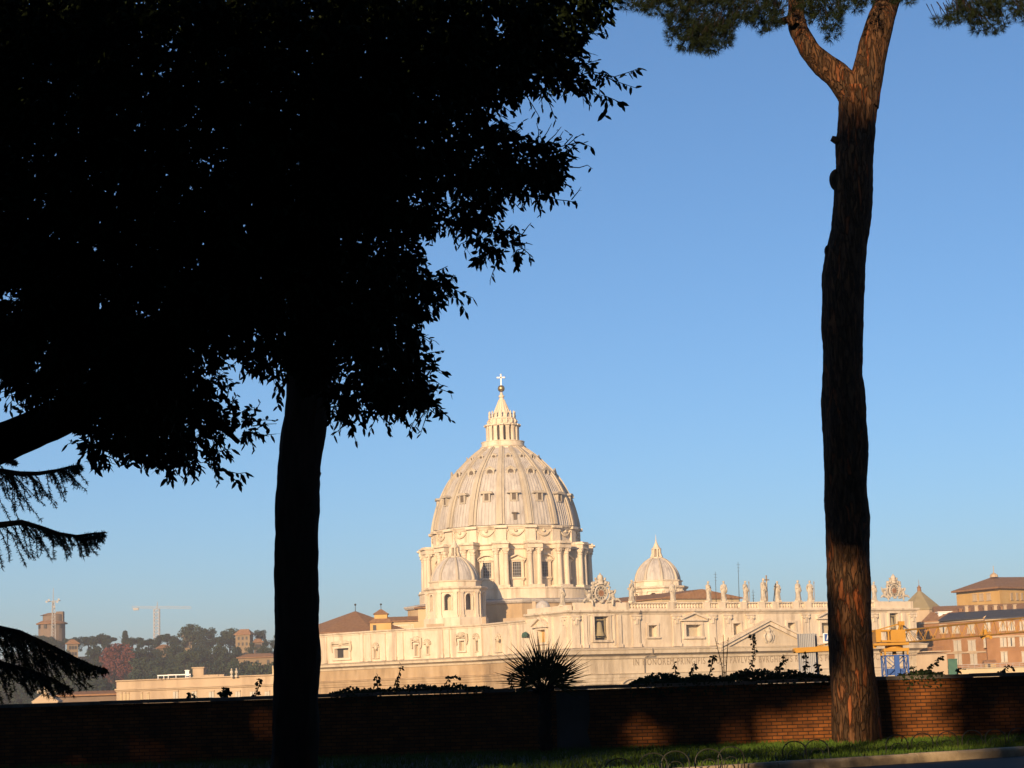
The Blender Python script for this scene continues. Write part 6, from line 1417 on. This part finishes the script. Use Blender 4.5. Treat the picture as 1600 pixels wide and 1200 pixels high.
# --- dark trunk left of the dome
DT = 34.0
tall = empty('dark_pine', (P(455, 1200, DT).x, DT, 0), 'dark straight tree trunk in silhouette left of the church, its top lost in the leaves', 'tree')
o2 = [(1250, 421, 495), (1200, 424, 494), (1090, 426, 494), (1000, 430, 496), (900, 432, 498), (800, 433, 499), (700, 437, 504), (660, 440, 508), (600, 445, 514), (500, 452, 524), (380, 462, 534), (200, 478, 548), (0, 494, 560), (-300, 515, 575)]
mb = MB(); p0 = P(458, 1250, DT); trunk_mesh(mb, [Vector((p0.x, DT, -.2))] + [P((l + r) / 2 + 2.5 * math.sin(y * .013), y, DT) for y, l, r in o2], [.45] + [(r - l) / 2 * mpp(DT) for y, l, r in o2], 44, .07, .035, 7.7, 2.6, .035); mb.tube([P(494, 745, DT), P(499, 742, DT), P(501, 738, DT)], [.04, .03, .015], 6); mb.build('trunk', M['bark'], tall, 60)
needle_tufts('crown', [(540, -330, 330, 110, 2200), (420, -300, 200, 90, 700), (700, -300, 160, 70, 600)], DT, 3.2, tall, .2, 16, .01)
mb = MB()
for i in range(9): a = 6.28 * i / 9; q = P(530, -220, DT); mb.tube([q, q + Vector((1.2 * math.cos(a), 1.2 * math.sin(a), .6)), q + Vector((2.8 * math.cos(a), 2.8 * math.sin(a), 1.1))], [.12, .08, .03], 6)
mb.build('branches', M['bark'], tall)

# --- evergreen oak whose leaves fill the upper left
DO = 13.0
oak = empty('evergreen_oak', (-5.1, DO, 0), 'broad black evergreen oak whose leafy boughs fill the upper left of the view', 'tree')
POLY = [(-60, -60), (965, -60), (958, 8), (944, 28), (926, 40), (912, 62), (904, 84), (922, 112), (950, 114), (930, 126), (905, 150), (880, 134), (850, 146), (800, 158), (760, 168), (752, 178), (790, 186), (812, 204), (850, 222), (885, 228), (893, 240), (884, 262), (874, 286), (852, 304), (838, 314), (815, 305), (795, 306), (775, 322), (760, 342), (776, 352), (812, 362), (822, 380), (812, 400), (785, 404), (750, 404), (738, 380), (715, 362), (690, 360), (660, 368), (645, 388), (655, 402), (684, 416), (700, 436), (708, 462), (690, 476), (676, 494), (652, 500), (650, 520), (664, 555), (676, 580), (678, 610), (686, 640), (668, 652), (640, 640), (612, 654), (585, 640), (560, 652), (545, 666), (528, 648), (508, 640), (503, 600), (440, 596), (436, 570), (420, 578), (398, 586), (384, 570), (356, 556), (338, 570), (340, 592), (372, 628), (398, 652), (408, 676), (385, 682), (352, 668), (330, 662), (346, 690), (352, 706), (318, 712), (340, 728), (318, 730), (285, 728), (262, 738), (244, 722), (215, 722), (200, 706), (176, 704), (166, 726), (146, 722), (132, 700), (126, 672), (100, 648), (66, 640), (42, 628), (30, 604), (-60, 604)]
HOLES = [[(444, 488), (463, 484), (462, 500), (446, 516), (438, 510)], [(640, 195), (700, 205), (700, 212), (645, 206)], [(735, 222), (752, 232), (748, 240), (732, 232)], [(372, 545), (400, 560), (384, 572), (362, 556)], [(555, 520), (566, 528), (560, 545), (552, 535)], [(760, 25), (780, 30), (775, 42), (756, 40)], [(700, 185), (712, 188), (708, 200), (698, 196)]]
def inside(pts, poly):
    x, y = pts[:, 0], pts[:, 1]; r = np.zeros(len(pts), bool); n = len(poly)
    for i in range(n):
        x0, y0 = poly[i]; x1, y1 = poly[(i + 1) % n]
        if y0 == y1: continue
        c = ((y0 > y) != (y1 > y)) & (x < (x1 - x0) * (y - y0) / (y1 - y0) + x0); r ^= c
    return r
def edge_dist(pts, poly):
    d = np.full(len(pts), 1e9); n = len(poly)
    for i in range(n):
        a, b_ = np.array(poly[i], float), np.array(poly[(i + 1) % n], float); ab = b_ - a; t = np.clip(((pts - a) @ ab) / max(1e-9, ab @ ab), 0, 1); d = np.minimum(d, np.linalg.norm(pts - (a + t[:, None] * ab), axis=1))
    return d
def rays(pts):
    px, py = pts[:, 0:1], pts[:, 1:2]; d = np.array(_fw)[None] * FPX + np.array(_rt)[None] * (px - 800) + np.array(_up)[None] * (600 - py); return d / d[:, 1:2]
rs = np.random.RandomState(5)
cand = np.stack([rs.uniform(-60, 970, 32000), rs.uniform(-60, 745, 32000)], 1); cand = cand[inside(cand, POLY)]; ed = edge_dist(cand, POLY)
keep = (ed > 6) & (rs.rand(len(cand)) < np.clip(.16 + ed / 75, 0, 1))
for h_ in HOLES: keep &= ~(inside(cand, h_)) & (edge_dist(cand, h_) > 5)
nzv = np.array([noise.noise(Vector((p[0] * .02, p[1] * .02, 1.7))) + .5 * noise.noise(Vector((p[0] * .055, p[1] * .055, 4.1))) for p in cand])
keep &= (nzv > np.where(ed < 70, -.36, -.60)) | (ed < 14)
cand, ed = cand[keep], ed[keep]
dep = DO + rs.uniform(-2.6, 1.0, len(cand)) * np.clip(ed / 60, .25, 1)
base = np.array(CAM)[None] + rays(cand) * dep[:, None]
# twigs point outward (away from the trunk side), drooping near the rim
cen = np.array([[330., 250.]]); o2d = unit(cand - cen); dr = unit(np.stack([o2d[:, 0] * .7, rs.randn(len(cand)) * .6, -o2d[:, 1] * .4 - .35], 1) + rs.randn(len(cand), 3) * .55)
ln = np.clip(.05 + ed * .0042 * .6, .05, .17) * (.7 + .6 * rs.rand(len(cand)))
print('oak twigs', len(cand))
lv = twig_leaves(base, dr, ln, 8, .056, rs)
# unseen crown leaves added to block the sun, gapped so it reaches the kerb
def crown_shade(n, x0, x1, y0, y1, z0, z1):
    b_ = np.stack([rs.uniform(x0, x1, n), rs.uniform(y0, y1, n), rs.uniform(z0, z1, n)], 1); out_f = (b_[:, 2] > 1.85 + .375 * b_[:, 1]) | (b_[:, 0] / b_[:, 1] < -.285)
    b_ = b_[out_f]; kn3 = np.array(kd.cross(SUNV).normalized()); rel = b_ - np.array([K0.x, K0.y, .14]); b_ = b_[np.abs(rel @ kn3) > .58]; return twig_leaves(b_, unit(rs.randn(len(b_), 3)), np.full(len(b_), .22), 8, .12, rs)
lvs = [lv, crown_shade(9500, -9, 1.8, 3.5, 8.5, 3.4, 9.9), crown_shade(1500, -9, -3.2, 8, 15, 3.2, 8)]
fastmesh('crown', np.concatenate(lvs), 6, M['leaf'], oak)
mb = MB()                                            # twigs carrying the leaves
for i in range(0, len(base), 3):
    p = Vector(base[i]); mb.tube([p, p + Vector(dr[i]) * float(ln[i])], [.0035, .0015], 3, cap=False)
twm = mb
mb = MB(); trunk_mesh(mb, [(-5.1, DO, -.3), (-5.1, DO, 1), (-5.0, DO, 2.4), (-5.15, DO + .1, 4), (-5.3, DO + .2, 6.5)], [.42, .36, .31, .26, .14], 28, .1, .02, 3.3); mb.build('trunk', M['bark'], oak, 60)
LB = [[(-420, 880, .16), (-200, 790, .155), (-60, 718, .142), (40, 676, .128), (120, 640, .115), (200, 575, .10), (300, 480, .085), (420, 370, .07), (560, 290, .05), (700, 230, .03), (820, 215, .012)],
      [(200, 575, .07), (280, 610, .05), (340, 660, .03), (372, 690, .012)], [(420, 370, .05), (560, 420, .035), (640, 520, .025), (655, 620, .01)], [(300, 480, .05), (380, 300, .05), (600, 150, .03), (800, 110, .02), (900, 120, .008)]]
for li in LB:
    mb = MB(); trunk_mesh(mb, [P(x, y, DO + (.15 if i % 2 else 0)) for i, (x, y, r) in enumerate(li)], [r for x, y, r in li], 16, .06, .01, 2.2, 6, .008); mb.build('limb', M['bark'], oak, 60)
# single sprays that stick out of the crown: polyline + leaves
SPR = [([(880, 125), (925, 112), (960, 120), (985, 112), (1000, 106)], 26, 1), ([(890, 140), (925, 146), (945, 150)], 10, 1), ([(945, 150), (958, 155), (972, 162)], 9, 1.3), ([(945, 150), (950, 166), (944, 182)], 6, 1.3), ([(940, 118), (965, 128), (995, 138)], 9, .9),
       ([(905, 62), (925, 52), (945, 54)], 7, .9), ([(945, 25), (958, 28)], 4, 1), ([(850, 235), (880, 228), (905, 222), (925, 230)], 10, .9), ([(880, 232), (900, 215), (912, 208)], 4, .6), ([(882, 226), (895, 212), (885, 205)], 3, .6), ([(875, 260), (905, 262), (918, 258), (926, 264)], 4, .7),
       ([(845, 300), (870, 312), (890, 314), (902, 318)], 9, 1.1), ([(893, 312), (903, 300), (908, 292)], 1, .5), ([(840, 225), (842, 205), (838, 192)], 1, .5), ([(845, 222), (856, 205), (862, 193)], 1, .5), ([(852, 225), (868, 210), (877, 198)], 2, .5), ([(858, 228), (874, 215), (880, 205)], 1, .5),
       ([(812, 385), (826, 396), (830, 408)], 7, 1), ([(815, 368), (824, 355), (830, 348)], 2, .6), ([(690, 440), (715, 455), (740, 466)], 14, 1), ([(705, 455), (718, 470), (728, 488)], 8, 1), ([(685, 430), (700, 433), (712, 430)], 5, 1),
       ([(672, 640), (685, 650), (692, 644)], 6, 1.1), ([(672, 585), (680, 570), (682, 562)], 6, 1), ([(548, 655), (552, 668), (550, 674)], 6, 1.2), ([(610, 645), (608, 660), (606, 664)], 5, 1.2), ([(390, 675), (410, 680), (432, 678)], 7, 1.1), ([(320, 722), (350, 735), (372, 740), (386, 738)], 14, 1.1), ([(350, 735), (365, 748), (374, 755)], 6, 1.1), ([(262, 730), (264, 742), (260, 748)], 5, 1.1), ([(140, 700), (152, 726), (148, 736)], 10, 1.1), ([(175, 700), (190, 715), (208, 724)], 7, 1.1), ([(445, 600), (436, 618), (434, 636)], 10, 1.1), ([(446, 575), (430, 590), (432, 604)], 8, 1.1), ([(15, 600), (20, 625), (5, 640)], 8, 1), ([(50, 620), (40, 645), (30, 640)], 6, 1)]
NP = len(POLY)
for i in range(NP):
    (x0, y0), (x1, y1) = POLY[i], POLY[(i + 1) % NP]
    if min(x0, x1) < 5 or min(y0, y1) < -20: continue
    L_ = math.hypot(x1 - x0, y1 - y0); nx_, ny_ = (y1 - y0) / L_, -(x1 - x0) / L_
    for k in range(max(1, int(L_ / 9 + rnd.random()))):
        t = rnd.random(); x, y = x0 + (x1 - x0) * t - nx_ * 8, y0 + (y1 - y0) * t - ny_ * 8; ln_ = rnd.uniform(9, 26); sx_, sy_ = nx_ + rnd.gauss(0, .5), ny_ + rnd.gauss(.15, .5)
        SPR.append(([(x, y), (x + sx_ * ln_ * .5, y + sy_ * ln_ * .5), (x + sx_ * ln_, y + sy_ * ln_ + rnd.uniform(0, 4))], rnd.randint(4, 8), rnd.uniform(.75, 1.1)))
mb = MB(); B, Dv, Ls = [], [], []
for pts, n, s in SPR:
    d0 = DO + rnd.uniform(-.5, .5); path = [P(x, y, d0 + rnd.uniform(-.03, .03)) for x, y in pts]; m_ = len(path); mb.tube(path, [.0045 * (1 - .6 * i / (m_ - 1)) for i in range(m_)], 5)
    for i in range(n):
        q = (i + .6) / n * (m_ - 1); k = min(int(q), m_ - 2); p = path[k].lerp(path[k + 1], q - k); d = (path[k + 1] - path[k]).normalized()
        v = (d * .5 + Vector((rnd.gauss(0, .6), rnd.gauss(0, .5), rnd.gauss(-.35, .5)))).normalized(); B.append(tuple(p)); Dv.append(tuple(v)); Ls.append(.056 * s * rnd.uniform(.7, 1.25))
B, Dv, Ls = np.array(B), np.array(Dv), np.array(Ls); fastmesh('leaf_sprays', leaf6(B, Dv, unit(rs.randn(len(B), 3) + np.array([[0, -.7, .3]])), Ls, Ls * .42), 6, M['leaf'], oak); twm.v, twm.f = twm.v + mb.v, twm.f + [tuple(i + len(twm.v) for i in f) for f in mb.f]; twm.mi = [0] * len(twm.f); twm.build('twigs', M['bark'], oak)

# --- cedar on the far left
DC_ = 28.0
ced = empty('cedar', (-9.3, DC_, 0), 'cedar with drooping feathery dark fronds at the lower left edge', 'tree')
mb = MB(); trunk_mesh(mb, [(-9.3, DC_, -.3), (-9.25, DC_, 2), (-9.3, DC_, 6), (-9.3, DC_, 11)], [.4, .34, .26, .1], 24, .12, .02, 5.5); mb.build('trunk', M['bark'], ced, 60)
CB = [([(-240, 728), (-60, 738), (0, 736), (30, 740), (60, 740), (90, 735), (112, 729), (125, 727)], [95, 90, 80, 66, 55, 48, 30, 6], 34, .55),
      ([(-240, 800), (-60, 824), (0, 820), (34, 816), (62, 824), (92, 834), (120, 838), (145, 834), (165, 832)], [80, 80, 74, 62, 52, 44, 40, 22, 5], 42, .55),
      ([(-240, 950), (-60, 975), (0, 982), (30, 988), (62, 1002), (92, 1016), (120, 1030), (145, 1041), (165, 1046)], [120, 110, 100, 95, 85, 60, 34, 18, 5], 70, 1.3),
      ([(-240, 1010), (-60, 1030), (0, 1036), (40, 1046), (75, 1058), (105, 1074)], [80, 80, 60, 46, 34, 10], 50, 1.3),
      ([(-240, 700), (-60, 716), (0, 714), (14, 716), (24, 722)], [40, 30, 14, 10, 5], 14, .5)]
mbt = MB(); NB, ND = [], []
for pts, hang, n, dens in CB:
    dd = DC_ + rnd.uniform(-.6, .6); path = [P(x, y, dd) for x, y in pts]; m_ = len(path); mbt.tube(path, [.05 * (1 - .85 * i / (m_ - 1)) + .004 for i in range(m_)], 6)
    fine = cr_spline([(p.x, p.y, p.z) for p in path], 8)
    for i in range(len(fine) - 1):                     # needles along the branch itself
        for k in range(int(3 + 15 * (1 - i / len(fine)) ** .7)): NB.append(tuple(Vector(fine[i]).lerp(Vector(fine[i + 1]), rnd.random()))); ND.append((rnd.gauss(.5, .4), rnd.gauss(0, .5), rnd.gauss(-.1, .45)))
    for i in range(int(n * 2.3)):
        q = rnd.random() ** .9 * (m_ - 1); k = min(int(q), m_ - 2); f_ = q - k; p = path[k].lerp(path[k + 1], f_); H = (hang[k] * (1 - f_) + hang[k + 1] * f_) * mpp(DC_) * (.2 + .8 * rnd.random() ** 1.1)
        side = rnd.gauss(0, .18); lean = rnd.choice((rnd.uniform(.15, .6), rnd.uniform(.5, 1.4))); yo = rnd.uniform(-.45, .45) * dens
        w_ = [p, p + Vector((lean * H * .35, yo * .5, -H * .3)), p + Vector((lean * H * .6 + side * .3 * H, yo * .8, -H * .68)), p + Vector((lean * H * .85 + side * .5 * H, yo, -H))]
        mbt.tube(w_, [.008, .006, .004, .002], 4, cap=False)
        ndl = int(40 + H * 190)
        for t in range(ndl):
            q2 = rnd.random() * 3; k2 = min(int(q2), 2); c = w_[k2].lerp(w_[k2 + 1], q2 - k2); NB.append(tuple(c)); ND.append((rnd.gauss(.15, .6), rnd.gauss(0, .6), rnd.gauss(-.5, .5)))
mbt.build('branches', M['bark'], ced)
NB, ND = np.array(NB), unit(np.array(ND)); n = len(NB); s = unit(np.cross(ND, rs.randn(n, 3))) * .0055; L_ = (.045 * (.7 + .6 * rs.rand(n)))[:, None]; print('cedar needles', n)
fastmesh('foliage', np.stack([NB - s, NB + s, NB + ND * L_ + s * .4, NB + ND * L_ - s * .4], 1), 4, M['cedar'], ced)

# ================================================================== TREES BEHIND THE VIEWER (they throw the shade on the foreground)
def shade_tree(x, y, ztop, crowns, lab, seed, kind='broadleaf_tree', grp='shade trees on the bank behind the viewer'):
    g0 = gz(x, y); root = empty(kind, (x, y, g0), lab, 'tree', grp); rs2 = np.random.RandomState(seed); q = []
    for (cx_0, cy_0, cz_0, rx, ry, rz, n) in crowns:
        v = unit(rs2.randn(n, 3)) * (rs2.rand(n, 1) ** .45); lump = np.array([1 + .22 * noise.noise(Vector((a[0] * 2, a[1] * 2, a[2] * 2 + seed))) for a in v])[:, None]
        c = v * lump * np.array([[rx, ry, rz]]) + np.array([[cx_0, cy_0, cz_0]]); q.append(leaf_quads(c, .42, rs2))
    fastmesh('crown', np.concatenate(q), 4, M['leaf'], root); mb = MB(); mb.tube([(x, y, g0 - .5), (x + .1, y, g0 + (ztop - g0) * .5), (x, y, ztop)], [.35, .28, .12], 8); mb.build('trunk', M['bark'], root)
SHADE = [
         (-17.5, -27, 29, [(-17.5, -27, 29.4, 8.2, 4.5, 5.7, 10500)], 'umbrella shaped tree on the bank behind the viewer with the highest crown', 'umbrella_pine'),
         (-28.5, -26, 24, [(-28.1, -26, 22, 7.4, 5, 9.5, 9000), (-20.7, -26, 22.1, 2.8, 2.5, 1.75, 1700)], 'tall round tree on the bank behind the viewer, left of the umbrella crown', 'broadleaf_tree'),
         (-39.5, -27, 24, [(-39.5, -27, 21, 8, 5, 10, 7000)], 'round tree on the bank behind the viewer, second from its left end', 'broadleaf_tree'),
         (-52.5, -27, 24, [(-52.5, -27, 21, 8, 5, 10, 6000)], 'round tree on the bank behind the viewer, first from its left end', 'broadleaf_tree'),
         (-6.5, -26, 22, [(-9.3, -26, 22.5, 7.2, 5, 6.5, 8000)], 'round tree on the bank behind the viewer, right of the umbrella crown', 'broadleaf_tree'),
         (4.5, -27, 22, [(4.5, -27, 21, 8, 5, 9, 6000)], 'wide round tree on the bank behind the viewer, straight behind', 'broadleaf_tree'),
         (17.5, -27, 22, [(17.5, -27, 21, 8, 5, 9, 6000)], 'round tree on the bank behind the viewer toward the right', 'broadleaf_tree'),
         (30.5, -27, 22, [(30.5, -27, 21, 8, 5, 9, 5000)], 'round tree on the bank behind the viewer at its right end', 'broadleaf_tree')]
for i, (x, y, zt_, cr2, lab, kd_2) in enumerate(SHADE): shade_tree(x, y, zt_, cr2, lab, 90 + i, kd_2)
# unseen umbrella pines added overhead to keep skylight off the foreground
OVER = [(-24, -12), (-23, 4), (-24, 20), (-13, -14), (-12, 0), (-14, 12), (-2, -12), (0, -2), (10, -12), (9, 2), (12, 14), (22, -8), (22, 8), (23, 22), (-5, 24), (5, 23), (-8, 38), (-18, 36), (-28, 36), (20, 38), (30, 36), (13, 31), (-7, 31), (4, -22), (16, -20), (-30, -16)]
for i, (x, y) in enumerate(OVER):
    zc_ = 24.2 if (x, y) == (-13, -14) else 24.5 if y < -15 else 19.2 if y in (23, 24, 31) else 21.8 if y > 32 else 20.9
    shade_tree(-15.0 - i * .7 if (abs(x) < 14 and y > 15) or (x, y) in ((-8, 38), (-14, 12)) else x - (3.5 if x in (-13, -12) else 0), y - (8 if y > 32 else 0), zc_, [(x, y, zc_, 7.2, 7.6 if y < 32 else 6.0, 2.4, 7600)], 'tall umbrella pine roofing the lawn near the viewer', 300 + i, 'umbrella_pine', 'umbrella pines around the lawn')

for i, (x, y) in enumerate([(-38, -12), (-38, 2), (-37, 16), (-36, 30), (-35, 44), (38, -12), (38, 2), (37, 16), (37, 30), (38, 44)]):  # unseen side trees, added to stop light leaking onto the wall
    shade_tree(x, y, 15, [(x, y, 8.5, 6.5, 7.6, 9.5, 5200)], 'dense broadleaf tree closing the side of the lawn near the viewer', 400 + i, 'broadleaf_tree', 'trees along the sides of the lawn')

# ================================================================== HAZE
hb = MB(); hb.box((0, 2400, 42), (7000, 5700, 152)); hz = hb.build('haze', [], None, origin=(0, 2400, 42)); tag(hz, kind='stuff')
hm = bpy.data.materials.new('haze_air'); hm.use_nodes = True; ht = hm.node_tree; ht.nodes.remove(ht.nodes["Principled BSDF"])
pv = ht.nodes.new("ShaderNodeVolumePrincipled"); pv.inputs["Color"].default_value = (.92, .90, .91, 1); pv.inputs["Density"].default_value = .00024; pv.inputs["Anisotropy"].default_value = 0.1
ht.links.new(pv.outputs[0], ht.nodes["Material Output"].inputs["Volume"]); hz.data.materials.append(hm)
